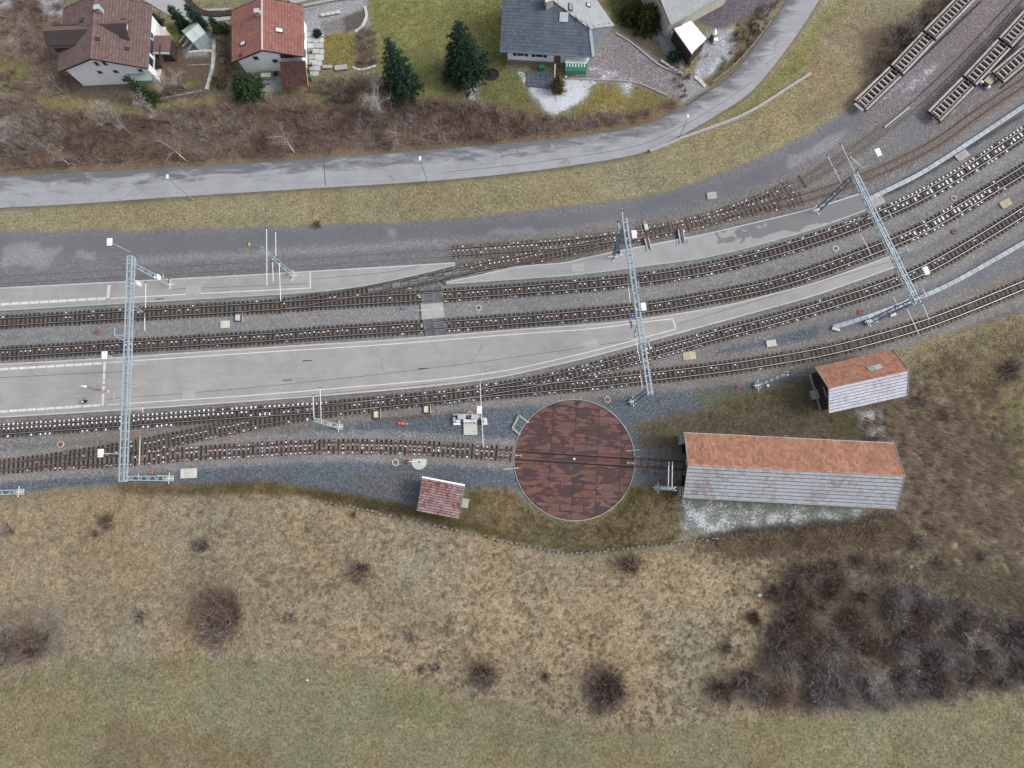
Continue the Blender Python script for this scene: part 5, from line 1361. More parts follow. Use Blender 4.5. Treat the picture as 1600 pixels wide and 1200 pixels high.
# ------------------------------------------------------------------ flat wagons
def wagon(label, p0, p1, has_rail=False):
    a, b = Pz(*p0, 1.15), Pz(*p1, 1.15); c = (a + b) / 2; u = b - a; Ln = u.length - 0.45; rz = math.atan2(u.y, u.x)
    t = thing('flat_wagon', label, 'railway wagon', (c.x, c.y, 0), rz, 'skeleton flat wagons on the sidings')
    h = Ln / 2; z = 1.15
    for s in (-1, 1):
        build('side_board', MB().box((0, s * 1.02, z), (Ln, 0.30, 0.10)), 'wood_grey', t)
        build('sill', MB().box((0, s * 0.60, z - 0.05), (Ln - 0.1, 0.07, 0.26)), 'cover_yellow', t)
        build('side_channel', MB().box((0, s * 0.80, z - 0.16), (Ln - 0.1, 0.08, 0.2)), 'black_iron', t)
        build('end_beam', MB().box((s * (h - 0.05), 0, z - 0.12), (0.22, 2.25, 0.26)), 'black_iron', t)
        build('buffer', MB().tube((s * h, 0, z - 0.3), (s * (h + 0.3), 0, z - 0.3), 0.18, 12), 'steel_dark', t)
        for x in (-h * 0.62, h * 0.62):
            wl = build('wheel', MB().tube((x, s * 0.47, 0.62), (x, s * 0.60, 0.62), 0.34, 18), 'rail_side', t)
            build('axle_box', MB().box((x, s * 0.72, 0.62), (0.3, 0.16, 0.3)), 'black_iron', t)
    n = max(6, int(Ln / 0.78))
    me = MB().box((0, 0, 0), (0.24, 1.12, 0.12)).mesh('cross_member', 'wood_grey'); mf = MB().box((0, 0, 0), (0.24, 1.12, 0.12)); mf.prism([(-0.1, -0.35), (0.1, -0.4), (0.11, 0.3), (-0.1, 0.38)], 0.055, 0.072, 1); mef = mf.mesh('cross_member', ['wood_grey', 'frost_dull'])
    for i in range(n):
        o = bpy.data.objects.new('cross_member', mef if rnd.random() < 0.6 else me); o.location = (-h + (i + 0.6) * (Ln - 0.3) / n, 0, z - 0.05); link(o, t)
    build('underframe', MB().box((0, 0, 0.72), (Ln - 0.5, 1.0, 0.12)), 'black_iron', t)  # underframe plate added dark, for the deep shade in the deck gaps
    if has_rail:
        mb = MB()
        for y in (-0.95, 0.95): mb.tube((-h + 0.1, y, z), (-h + 0.1, y, z + 1.0), 0.035, 6)
        mb.tube((-h + 0.1, -1.0, z + 1.0), (-h + 0.1, 1.0, z + 1.0), 0.035, 6).tube((-h + 0.1, -0.95, z + 0.5), (-h + 0.1, 0.95, z + 0.5), 0.03, 6)
        build('end_railing', mb, 'tin', t)
        build('end_platform', MB().box((-h - 0.25, 0, z - 0.1), (0.5, 1.6, 0.06)), 'wood_grey', t)
    return t
wagon('skeleton flat wagon with end railing, nearest of the row by the grass bank', (1343, 166), (1400.5, 110.5), True)
wagon('skeleton flat wagon in the middle of the row by the grass bank', (1400.5, 110.5), (1452, 56))
wagon('skeleton flat wagon cut off by the top edge beside the grass bank', (1452, 56), (1520, -14))
wagon('skeleton flat wagon standing foremost on the right hand siding', (1458.5, 183), (1514, 127))
wagon('skeleton flat wagon beside the yellowish trolley on the right hand siding', (1514, 127), (1570, 67.5))
wagon('skeleton flat wagon behind two others at the right hand siding end', (1570, 67.5), (1626, 6))
wagon('skeleton flat wagon alone at the far right edge, behind the trolley', (1558, 122), (1622, 68))
def wagon_rails(p0, p1, lab):
    a, b = Pz(*p0, 0.1), Pz(*p1, 0.1); t = thing('railway_track', lab, 'railway track', ((a.x + b.x) / 2, (a.y + b.y) / 2, 0))
    u = (b - a).normalized(); L = Vector(t.location); l = np.array([(a - L)[:2], (0, 0), (b - L)[:2]])
    for s in (-1, 1): build('rail', sweep_rail(l, s * GAUGE, lambda p: -0.03, 0), ['rail_side', 'rail_rust'], t)
wagon_rails((1350, 170), (1530, -2), 'rusty siding under the wagons by the grass bank')
wagon_rails((1463, 190), (1625, 25), 'rusty siding under the right hand wagons')
wagon_rails((1558, 135), (1640, 65), 'rusty siding under the wagon at the far right edge')
c = Pz(1547, 124, 0.6)
t = thing('trolley', 'small yellowish track trolley with white rollers beside the flat wagons', 'trolley', (c.x, c.y, 0), R_(48))
build('deck', MB().box((0, 0, 0.62), (1.5, 1.15, 0.12)), 'cover_yellow', t)
build('frame', MB().box((0, 0, 0.45), (2.1, 1.0, 0.18)), 'black_iron', t)
for x in (-0.95, 0.95):
    for y in (-0.6, 0.6): build('roller', MB().tube((x, y - 0.18, 0.4), (x, y + 0.18, 0.4), 0.24, 12), 'snow', t)

# ------------------------------------------------------------------ small things in the yard
def small(name, label, cat, px, group=None, rz=0.0, z=0.0):
    p = Pz(*px, 0.05); return thing(name, label, cat, (p.x, p.y, z), rz, group)
def cover_rect(px, sx, sy, rz, mat, label, slats=0):
    t = small('cable_cover', label, 'cover', px, 'rectangular cable pit covers', rz)
    build('frame', MB().box((0, 0, 0.04), (sx, sy, 0.16)), 'concrete', t)
    n = slats or 2
    for i in range(n):
        build('lid', MB().box((-sx / 2 + (i + 0.5) * sx / n, 0, 0.135), (sx / n - 0.03, sy - 0.08, 0.05)), mat, t)
cover_rect((352, 507), 1.3, 1.1, 0.05, 'cover_pale', 'pale slatted cable pit cover between the running tracks at left', 4)
cover_rect((295, 739.5), 2.25, 1.35, 0.05, 'cover_pale', 'large pale cable pit cover near the base of the leftmost gantry', 4)
cover_rect((1077, 556), 1.75, 1.1, 0.12, 'cover_yellow', 'yellowish cable pit cover below the island platform tip', 2)
cover_rect((1205, 536.5), 1.35, 0.95, 0.15, 'cover_pale', 'pale cable pit cover in the blue chippings at right', 2)
cover_rect((1571, 318), 1.6, 1.1, 0.5, 'cover_yellow', 'yellowish cable pit cover at the far right between curving tracks', 2)
cover_rect((1112, 306), 1.35, 1.05, 0.1, 'concrete', 'grey framed manhole lid in the yard road', 1)
cover_rect((1395, 491), 0.85, 0.6, 0.3, 'cover_pale', 'small pale lid below the rightmost gantry mast', 1)
cover_rect((1367, 501.5), 0.8, 0.5, 0.2, 'cover_pale', 'small pale lid left of the rightmost gantry mast', 1)
cover_rect((1370, 316), 2.1, 1.1, 0.45, 'wood_grey', 'weathered wooden pit lid beside the upper cable trough', 4)
cover_rect((1418, 294), 0.1, 0.1, 0.5, 'wood_grey', 'tiny lid by the upper cable trough', 1) if False else None
cover_rect((1503, 243), 1.9, 1.1, 0.6, 'wood_grey', 'weathered wooden pit lid further along the upper cable trough', 4)
def manhole(px, r_, label, rim='cover_rim', lid='cover_rust', rw=0.1):
    t = small('manhole', label, 'manhole', px, 'round manhole covers')
    build('rim', MB().ring((0, 0), r_ - rw, r_, -0.05, 0.13, 24), rim, t)
    build('lid', MB().tube((0, 0, -0.05), (0, 0, 0.10), r_ - rw, 20), lid, t)
    build('lid_handle', MB().box((0, 0, 0.115), (0.22, 0.05, 0.03)), 'black_iron', t)
manhole((151, 519), 0.40, 'faded reddish manhole between the two running tracks at left', 'cover_rust')
manhole((95, 694.5), 0.46, 'rusty ringed manhole between the lower tracks at left')
manhole((618, 722.5), 0.46, 'white rimmed rusty manhole below the turntable siding', 'paint_line')
manhole((949, 624.5), 0.46, 'orange brown manhole just above the turntable')
manhole((748, 481), 0.42, 'white rimmed dark manhole between the running tracks', 'paint_line')
manhole((1007.5, 347.5), 0.34, 'orange ringed manhole beside the siding by the middle gantry', 'cover_rust', 'concrete')
manhole((1305.5, 388.5), 0.42, 'white rimmed reddish manhole left of the rightmost gantry', 'paint_line')
manhole((1345, 487.5), 0.40, 'orange red manhole below the curving branch track', 'cover_rust')
manhole((1490, 310), 0.40, 'orange rimmed manhole between curving tracks at upper right')
manhole((1491, 362), 0.38, 'dark red manhole between curving tracks at right', 'cover_rust')
manhole((734, 648), 0.46, 'rusty manhole behind the relay cabinets')
# round well lid with rusty winch
t = small('well_cover', 'pale round concrete well lid with a rusty valve beside it', 'well cover', (655, 722))
build('lid', MB().prism([(1.02 * math.cos(a), 1.02 * math.sin(a)) for a in [math.pi * (0.0 - k / 14) for k in range(15)]] + [(-0.95, 0.42), (1.02, 0.42)], -0.02, 0.12), 'concrete_pale', t)
build('hole', MB().tube((0, 0, 0.12), (0, 0, 0.127), 0.12, 12), 'black_iron', t)
build('arm', MB().box((-0.9, 0.08, 0.2), (1.1, 0.14, 0.12)), 'insulator_white', t)
build('valve', MB().tube((-1.6, 0.05, 0), (-1.6, 0.05, 0.45), 0.32, 12, 0.22).box((-1.9, 0.05, 0.5), (0.7, 0.14, 0.1)), 'rust_deep', t)
# relay cabinets
t = small('relay_cabinet', 'group of pale grey relay cabinets on a concrete plinth near the turntable', 'cabinet', (733, 661))
build('slab', MB().box((0.2, -0.75, 0.1), (1.85, 1.75, 0.3)), 'concrete_pale', t)
for x, y, sx, sy, h, m in ((-0.95, 0.75, 1.0, 0.6, 1.1, 'tin'), (0.85, 0.75, 0.9, 0.6, 1.1, 'tin'), (0.15, 0.28, 1.8, 0.3, 0.5, 'lamp_white'), (-1.65, -0.15, 0.85, 0.28, 0.6, 'lamp_white'), (-1.45, 0.25, 0.5, 0.3, 0.5, 'lamp_white'), (2.15, 0.15, 0.55, 0.9, 0.9, 'cover_pale'), (-1.95, 0.45, 0.35, 0.55, 0.6, 'cover_pale')):
    c_ = build('cabinet', MB().box((x, y, h / 2 - 0.02), (sx, sy, h)), m, t); build('lid', MB().box((x, y, h + 0.01), (sx + 0.06, sy + 0.06, 0.05), 0, 0, 0.9), m, c_)
build('trench_cover', MB().box((-0.5, 1.15, 0.1), (3.5, 0.22, 0.2)), 'cover_yellow', t)
for k in range(3): build('lug', MB().box((-0.35 + k * 0.55, -0.05, 0.29), (0.16, 0.08, 0.09)), 'black_iron', t)
# point machines and rodding
def point_machine(px, rz, label):
    t = small('point_machine', label, 'point machine', px, 'point machines beside the turnouts', rz)
    build('case', MB().box((0, 0, 0.28), (0.62, 0.95, 0.36), 0, 0, 0.9), 'plastic_grey', t)
    build('lid', MB().box((0, 0, 0.475), (0.42, 0.7, 0.03)), 'cover_pale', t)
    build('base', MB().box((0, 0.0, 0.1), (0.95, 1.1, 0.1)), 'black_iron', t)
    build('throw_rod', MB().tube((0.0, 0.5, 0.22), (0.0, 2.0, 0.22), 0.04, 6), 'steel_dark', t)
    build('support', MB().box((0.6, 0.1, 0.14), (0.1, 1.4, 0.12)), 'cover_yellow', t)
point_machine((588, 648), 0.05, 'grey point machine at the left end of the rusty rodding below the island platform')
point_machine((666, 640), 0.05, 'grey point machine at the right end of the rusty rodding below the island platform')
point_machine((372.5, 497), 0.0, 'grey point machine beside the upper running track at left')
point_machine((1009, 356), math.pi + 0.2, 'pale point machine beside the siding near the middle gantry')
px_bar_thing('point_rodding', 'rust red rodding lying along the chippings between two point machines', 'rodding', (585, 656.5), (674, 648.5), 0.16, 0.14, 0.18, 'rust_deep')
px_bar_thing('cable_duct', 'pale metal duct running across platform edge under the point heater', 'duct', (1010, 350), (1012, 372), 0.3, 0.12, 0.25, 'cover_pale') if False else None
# little signs and markers
def dwarf(px, label, mat, h=0.9, w_=0.36, rz=0.0):
    t = small('dwarf_marker', label, 'marker', px, None, rz)
    build('post', MB().tube((0, 0, 0), (0, 0, h), 0.04, 8), 'steel_grey', t)
    build('plate', MB().box((0, 0.02, h), (w_, 0.1, 0.45)), mat, t)
    build('foot', MB().box((0, 0, 0.08), (0.24, 0.24, 0.14)), mat, t)
dwarf((209.5, 678.5), 'small red marker post by the leftmost gantry', 'red_paint', 0.8, 0.22)
dwarf((360, 685.5), 'small red marker post between the lower tracks at left', 'red_paint', 0.8, 0.22)
dwarf((1016.5, 571), 'small red marker post right of the middle gantry', 'red_paint', 0.9, 0.34)
dwarf((1151, 605), 'small red stake beside the running track above the engine shed', 'red_paint', 0.6, 0.2)
dwarf((1315.5, 271), 'small pinkish stake near the rightmost gantry', 'cover_rim', 0.5, 0.2)
dwarf((238, 739), 'orange box marker at the foot of the leftmost gantry', 'orange_paint', 0.4, 0.42)
t = small('ground_signal', 'twin orange ground markers lying in the blue chippings', 'marker', (627, 661.5))
for x in (-0.22, 0.22): build('plate', MB().box((x, 0, 0.16), (0.38, 0.36, 0.26), 0, 0, 0.85), 'orange_paint', t)
build('stake', MB().box((0.75, -0.08, 0.1), (0.4, 0.1, 0.12)), 'cover_pale', t)
t = small('balise', 'bright blue box lying between the running tracks', 'box', (630, 482))
build('case', MB().box((0, 0, 0.17), (0.62, 0.34, 0.14), 0.05, 0, 0.9), 'blue_paint', t); build('label_plate', MB().box((0, 0, 0.245), (0.2, 0.12, 0.01)), 'tin', t)
t = small('yellow_marker', 'yellow oval marker lying on the yard road', 'marker', (389, 380.5))
build('body', MB().tube((0, 0, 0.02), (0.1, -0.35, 0.16), 0.17, 12, 0.12), 'yellow_paint', t); build('band', MB().tube((0.045, -0.15, 0.08), (0.06, -0.2, 0.1), 0.165, 12), 'wood_brown', t)
px_bar_thing('yellow_rod', 'thin yellow rod lying beside the leftmost gantry foot', 'rod', (246, 742.5), (264, 742.7), 0.08, 0.08, 0.12, 'yellow_paint')
# platform furniture
t = small('litter_bin', 'white square litter bin on the narrow platform by the leftmost gantry', 'litter bin', (219, 446), None, 0.05, PZ)
build('case', MB().box((0, 0, 0.5), (0.72, 0.62, 1.0), 0, 0, 0.96), 'lamp_white', t); build('lid', MB().box((0, 0, 1.03), (0.78, 0.68, 0.08), 0, 0, 0.9), 'cover_pale', t); build('slot', MB().box((-0.12, 0.1, 1.075), (0.2, 0.14, 0.02)), 'black_iron', t)
b = Pz(168, 612, PZ)
t = thing('disc_sign', 'round white disc on a slim post standing on the island platform', 'sign', (b.x, b.y, PZ))
build('post', MB().tube((0, 0, 0), (0, 0, 4.9), 0.05, 8), 'steel_dark', t)
build('foot', MB().box((0, 0, 0.05), (0.4, 0.4, 0.1)), 'concrete_pale', t)
build('red_panel', MB().box((0, 0, 2.0), (0.6, 0.12, 0.75)), 'red_paint', t)
d_ = build('disc', MB().tube((0, -0.12, 4.9), (0, 0.12, 4.9), 0.40, 20), 'lamp_white', t); build('upper_disc', MB().tube((0.12, -0.13, 5.25), (0.12, 0.13, 5.25), 0.22, 16), 'tin', t)
b = Pz(133, 628, PZ)
t = thing('platform_box', 'small dark box with a pale plate on the island platform', 'box', (b.x, b.y, PZ))
build('body', MB().box((0, 0, 0.3), (0.7, 0.3, 0.5), 0.2), 'black_iron', t); build('plate', MB().box((-0.02, -0.05, 0.57), (0.36, 0.16, 0.05), 0.2), 'lamp_white', t); build('handle', MB().tube((0.2, 0.2, 0.3), (0.3, 0.55, 0.9), 0.04, 6), 'steel_dark', t)
# point heater troughs let into the platform edge
def trough_step(px_a, px_b, wd, label, cup):
    a, b = Pz(*px_a, 0.4), Pz(*px_b, 0.4); c = b; rz = math.atan2(a.y - b.y, a.x - b.x)
    t = thing('point_lever_recess', label, 'recess', (c.x, c.y, 0), rz, 'lever recesses cut into the platform edge')
    L = (a - b).length
    build('floor', MB().box((L / 2, 0, 0.3), (L, wd - 0.1, 0.3)), 'steel_dark', t)
    for s in (-1, 1): build('side_plate', MB().box((L * 0.5, s * wd * 0.36, 0.40), (L * 0.95, 0.14, 0.34)), 'cover_rim', t)
    build('end_frame', MB().box((-0.05, 0, 0.34), (0.12, cup + 0.1, 0.34)).box((0.3, (cup) / 2, 0.34), (0.6, 0.12, 0.34)).box((0.3, -(cup) / 2, 0.34), (0.6, 0.12, 0.34)), 'kerb_green', t)
    build('tray', MB().box((0.28, 0, 0.335), (0.55, cup - 0.12, 0.25)), 'steel_dark', t)
    build('lever', MB().tube((0.3, 0, 0.48), (L, 0, 0.5), 0.06, 8).box((L, 0.0, 0.45), (0.35, 0.3, 0.25)), 'rust_deep', t)
trough_step((1010, 372), (1015, 391.5), 0.7, 'narrow lever recess in the platform edge right of the middle gantry', 0.85)
trough_step((1063, 358), (1066.5, 381.5), 0.9, 'wide lever recess further along the platform edge', 1.5)
# concrete cable troughs, slab by slab
def trough(label, pts, wd, mat='trough_blue', step=1.0, hgt_=0.22):
    l = pxline(pts, 0.2, step, 0.5); c = l[len(l) // 2]
    t = thing('cable_trough', label, 'cable trough', (c[0], c[1], 0)); r = random.Random(len(l))
    me = MB().box((0, 0, hgt_ / 2), (step - 0.03, wd, hgt_), 0, 0, 0.97).mesh('trough_lid', mat)
    for p, q in zip(l[:-1], l[1:]):
        o = bpy.data.objects.new('trough_lid', me); o.location = ((p[0] + q[0]) / 2 - c[0], (p[1] + q[1]) / 2 - c[1], r.uniform(-.015, .015)); o.rotation_euler = (0, 0, math.atan2(q[1] - p[1], q[0] - p[0]) + r.uniform(-.02, .02)); link(o, t)
trough('upper concrete cable trough running right from the platform end along the curve', [(1356, 312), (1380, 300), (1440, 270), (1520, 219), (1600, 166), (1640, 140)], 0.62)
trough('lower concrete cable trough running along the outer curve at right', [(1302, 511), (1340, 500), (1400, 479), (1480, 446), (1560, 402), (1600, 379), (1640, 356)], 0.62)
trough('stone coping strip along the grass bank below the bending road', [(1015, 236), (1040, 227), (1062, 217), (1110, 200), (1150, 185), (1190, 164), (1230, 138), (1267, 115)], 0.36, 'concrete', 1.6, 0.4)
# walkway grate beside turntable mast, fallen bracket by trough
px_bar_thing('cable_bracket', 'short grey bracket lying at the start of the lower cable trough', 'bracket', (1300, 513), (1312, 516), 0.35, 0.2, 0.2, 'tin')
px_bar_thing('steel_bar', 'loose blue steel bar leading from the lone mast toward the goods shed', 'bar', (1192, 601), (1236, 588), 0.18, 0.14, 0.1, 'trough_blue') if False else None
px_bar_thing('white_stone', 'white marker stone beside the lone mast', 'stone', (1198, 602), (1201, 603), 0.3, 0.3, 0.12, 'lamp_white')

# stone retaining wall at the foot of the hillside, stone by stone
def stone_wall():
    l = pxline(WALL, 0.3, 0.62, 1.0); c = l[len(l) // 2]
    t = thing('retaining_wall', 'low grey dry stone retaining wall at the foot of the dry meadow', 'wall', (c[0], c[1], 0)); r = random.Random(8)
    mes = []
    for k in range(6):
        mb = MB(); a = r.uniform(.5, .64); pts = [(a / 2 * math.cos(x) * r.uniform(.85, 1.1), 0.22 * math.sin(x) * r.uniform(.85, 1.15)) for x in np.linspace(0, 2 * math.pi, 7)[:-1]]
        mb.prism([(x * 0.9, y * 0.62) for x, y in pts], -0.5, 0.06); mes.append(mb.mesh('stone', 'stone_wall'))
    n = 0
    for p, q in zip(l[:-1], l[1:]):
        rz = math.atan2(q[1] - p[1], q[0] - p[0])
        for off in (0.0,):
            if n > 290 or r.random() < 0.08: break
            nv = (-math.sin(rz), math.cos(rz)); m = ((p[0] + q[0]) / 2 - nv[0] * off, (p[1] + q[1]) / 2 - nv[1] * off)
            o = bpy.data.objects.new('stone', r.choice(mes)); z = float(hgt(m[0], m[1] - 0.5))
            o.location = (m[0] - c[0] + r.uniform(-.15, .15), m[1] - c[1] + r.uniform(-.14, .14), min(0.45, z) + 0.05 + r.uniform(-.06, .08)); o.rotation_euler = (r.uniform(-.12, .12), r.uniform(-.12, .12), rz + r.uniform(-.35, .35)); k = r.uniform(0.55, 1.25); o.scale = (k, r.uniform(0.6, 1.1), 1); link(o, t); n += 1
stone_wall()
# ------------------------------------------------------------------ houses
GB = 1.2       # garden level
def window(t, x, y, z, w_, h_, axis='y', frame='wood_brown', pane='glass_dark', shut=None, sgn=-1):
    """window proud of a wall whose outward normal is sgn*axis"""
    d = 0.05
    def bx(cx, cy, cz, sx, sy, sz): return MB().box((cx, cy, cz), (sx, sy, sz) if axis == 'y' else (sy, sx, sz))
    o = build('window', bx(x, y, z, w_, 0.10, h_), frame, t)
    q = (x, y + sgn * d) if axis == 'y' else (x + sgn * d, y)
    build('pane', bx(q[0], q[1], z, w_ - 0.14, 0.03, h_ - 0.14), pane, o)
    build('sill', bx(q[0], q[1], z - h_ / 2 - 0.03, w_ + 0.1, 0.16, 0.06), 'concrete_pale', o)
    if shut:
        for s in (-1, 1):
            c = (x + s * (w_ * 0.5 + 0.26), y) if axis == 'y' else (x, y + s * (w_ * 0.5 + 0.26))
            build('shutter', bx(c[0], c[1], z, 0.48, 0.08, h_), shut, o)
    return o

def gable_house(label, SW, SE, NE, NW, ze, zr, tmat, ovh=0.6, tl=(0.42, 0.40), wall='wall_white', ridge='tile_ridge', ridge_mat=None):
    cen, rz, W, L = fit(SW, SE, NE, NW, ze)
    t = thing('house', label, 'house', (cen.x, cen.y, 0), rz)
    w_, l_ = W - ovh, L - ovh; slp = (zr - ze) / W
    # walls as one pentagonal body
    zt = ze + slp * ovh - 0.22; zg = zr - 0.24
    mb = MB(); pr = [(-w_, 0.6), (w_, 0.6), (w_, zt), (0, zg), (-w_, zt)]
    f = [(x, -l_, z) for x, z in pr]; b = [(x, l_, z) for x, z in pr]
    mb.face(f); mb.face(list(reversed(b)))
    for i in range(5):
        j = (i + 1) % 5; mb.face([f[j], f[i], b[i], b[j]])
    build('wall', mb, wall, t)
    sl = math.hypot(W, zr - ze)
    for s in (-1, 1):
        rs = build('roof_slope', MB().slab([(s * W, -L, ze), (s * W, L, ze), (0, L, zr), (0, -L, zr)], 0.2), 'wood_dark', t)
        v = np.array([-s * W, 0, zr - ze]) / sl; nu, nv = int(2 * L / tl[0]), int(sl / tl[1])
        tile_part('roof_tiles', t, None, 0, (np.array((s * W, -L, ze)), np.array([0, 1.0, 0]), v, nu, nv, 2 * L / nu, sl / nv), tmat, edge=0.05, lift=0.06)
        build('gutter', MB().tube((s * (W + 0.06), -L, ze - 0.06), (s * (W + 0.06), L, ze - 0.06), 0.07, 8), 'steel_dark', t)
    mb = MB(); n = int(2 * L / 0.45)
    for i in range(n):
        y = -L + (i + 0.5) * 2 * L / n; mb.tube((0, y - L / n, zr + 0.03), (0, y + L / n + 0.03, zr + 0.045), 0.12, 6, 0.135)
    build('ridge_tiles', mb, ridge, t, 'stuff')
    for s in (-1, 1):
        for e in (-1, 1):
            build('barge_board', MB().bar((s * W, e * (L + 0.03), ze - 0.03), (0, e * (L + 0.03), zr - 0.03), 0.05, 0.26), 'wood_dark', t)
    return t, W, L, w_, l_, slp

def chimney(t, x, y, ztop, zb, w_=0.8, cap=True):
    c = build('chimney', MB().box((x, y, (ztop + zb) / 2), (w_, w_ * 0.8, ztop - zb)), 'concrete', t)
    build('flue', MB().box((x - 0.05, y, ztop + 0.06), (w_ * 0.4, w_ * 0.36, 0.14)), 'black_iron', c)
    build('cap', MB().box((x, y - 0.0, ztop + 0.34), (w_ * 1.15, w_ * 0.95, 0.06)), 'tin', c)
    build('cap_leg', MB().box((x - w_ * .45, y, ztop + 0.16), (0.05, w_ * .7, 0.32)).box((x + w_ * .45, y, ztop + 0.16), (0.05, w_ * .7, 0.32)), 'tin', c)

def roof_window(t, x, y, slp, s, ze, W, pane='glass_pale', w_=0.7, h_=0.95, rot='x'):
    z = ze + slp * (W - abs(x)) + 0.12
    o = build('roof_window', MB().box((0, 0, 0), (h_, w_, 0.14)), 'wood_dark', t); o.location = (x, y, z); o.rotation_euler = (0, s * math.atan(slp), 0)
    build('pane', MB().box((0, 0, 0.075), (h_ - 0.2, w_ - 0.2, 0.02)), pane, o)

# left house with two gabled dormers
ze, zr = GB + 4.2, GB + 6.7
hA, W, L, w_, l_, slp = gable_house('white house with weathered brown tiled roof and two dormers at upper left', (92, 109), (236, 110), (231, 10), (100, 12), ze, zr, 'tile_brown', 0.65, ridge='tile_brown')
def dormer(t, s, y, wd, x_out, zd, tm='tile_brown'):
    """gabled dormer on slope s with ridge along X"""
    xr = (W - (zd - ze) / slp) * s          # where its ridge meets the slope
    hw = wd / 2; drop = 1.25
    ev = zd - drop; xe = (W - (ev - ze) / slp) * s; xo = s * x_out
    d = build('dormer', MB().box(((xo + xr) / 2, y, ev - 0.75 + 0.3), (abs(xo - xr) - 0.5, wd - 0.4, 1.5)), 'wood_dark', t)
    for k, m_ in ((-1, 'tile_shaded'), (1, tm)):  # lower slope takes the tile colour darkened for shade
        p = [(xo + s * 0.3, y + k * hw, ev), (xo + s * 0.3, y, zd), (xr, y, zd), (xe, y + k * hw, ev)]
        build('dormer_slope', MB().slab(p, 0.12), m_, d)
    build('dormer_window', MB().box((xo - s * 0.2, y, ev - 0.45), (0.12, wd * 0.55, 0.9)), 'glass_pale', d)
dormer(hA, -1, -0.2, 3.6, W * 1.12, zr - 0.25)
dormer(hA, 1, 0.4, 3.4, W * 0.62, zr - 0.15)
chimney(hA, 0.7, 2.4, zr + 0.35, zr - 1.2, 0.75)
for x, y in ((-0.38 * W, L * 0.33), (0.10 * W, -L * 0.38), (0.62 * W, -L * 0.52)): roof_window(hA, x, y, slp, 1 if x > 0 else -1, ze, W, 'glass_dark', 0.5, 0.6)
for x, z in ((-0.52, zr - 1.75), (0.62, zr - 1.75)): window(hA, x, -l_ - 0.03, z - 0.1, 0.6, 0.8, frame='wood_grey')
for x, z in ((-0.2 * W, ze - 1.2), (0.16 * W, ze - 1.2), (0.72 * W, ze - 1.2), (0.16 * W, ze - 3.2)): window(hA, x, -l_ - 0.03, z, 0.75, 0.7, frame='concrete_pale')
build('garage_door', MB().box((0.62 * W, -l_ - 0.05, ze - 3.2), (2.9, 0.12, 1.9)), 'tin_green', hA)
build('porch_roof', MB().slab([(0.35 * W, -l_ - 1.0, ze - 2.2), (0.9 * W, -l_ - 1.0, ze - 2.2), (0.9 * W, -l_, ze - 1.9), (0.35 * W, -l_, ze - 1.9)], 0.08), 'tin_green', hA)
window(hA, w_ + 0.03, -0.10 * L, ze - 1.3, 2.2, 1.5, 'x', 'wood_dark', 'glass_dark', None, 1)
window(hA, w_ + 0.03, -0.55 * L, ze - 1.6, 1.2, 1.0, 'x', 'wood_dark', 'glass_dark', None, 1)
window(hA, w_ + 0.03, 0.25 * L, ze - 1.2, 0.8, 0.9, 'x', 'wood_dark', 'glass_dark', None, 1)
build('balcony', MB().box((w_ + 0.6, -0.3 * L, GB + 1.5), (1.2, 3.4, 0.14)).box((w_ + 1.15, -0.3 * L, GB + 2.0), (0.08, 3.4, 0.9)), 'wood_dark', hA)
# flat brown roofed annex and pale shed roof beside it
c = G(264, 85); t = thing('annex', 'flat brown roofed annex beside the left house', 'annex', (c.x, c.y, c.z), -0.03)
build('wall', MB().box((0, 0, 1.1), (2.6, 2.3, 2.2)), 'wood_dark', t); build('roof', MB().box((0, 0, 2.26), (3.0, 2.7, 0.14)), 'tile_brown', t); build('fascia', MB().box((0.1, -1.45, 2.2), (2.7, 0.16, 0.28)), 'concrete_pale', t)
c = G(262, 64); t = thing('lean_to', 'pale concrete lean-to roof beside the left house wall', 'lean-to', (c.x, c.y, c.z), 0)
build('wall', MB().box((0, 0, 0.9), (1.2, 1.4, 1.8)), 'wall_beige', t); build('roof', MB().box((0, 0, 1.86), (1.5, 1.7, 0.12)), 'concrete_pale', t); build('roof_seam', MB().box((0.1, 0, 1.93), (0.06, 1.6, 0.04)), 'concrete', t)

# middle house with red roof
ze, zr = GB + 3.4, GB + 5.4
hB, W, L, w_, l_, slp = gable_house('white house with bright red tiled roof and pale ridge line', (364, 97), (475, 89), (472, 10), (362, 16), ze, zr, 'tile_red', 0.6, ridge='cover_rim')
chimney(hB, -0.45, 1.6, zr + 0.35, zr - 1.0, 0.7)
roof_window(hB, -0.62 * W, -1.9, slp, -1, ze, W); roof_window(hB, 0.42 * W, -0.6, slp, 1, ze, W, 'glass_pale', 0.75, 1.1); roof_window(hB, -0.70 * W, -3.6, slp, -1, ze, W, 'glass_dark', 0.35, 0.4)
for x, z in ((-0.35 * W, ze - 0.2), (0.12 * W, ze - 1.1)): window(hB, x, -l_ - 0.03, z, 0.8, 0.75, frame='concrete_pale')
window(hB, 0.55 * W, -l_ - 0.03, ze - 0.35, 1.3, 0.8, shut='tile_wet')
window(hB, w_ + 0.03, -0.45 * L, ze - 1.5, 1.2, 1.9, 'x', 'wood_brown', 'glass_dark', None, 1); window(hB, w_ + 0.03, 0.2 * L, ze - 1.5, 1.0, 1.2, 'x', 'wood_brown', 'glass_dark', None, 1)
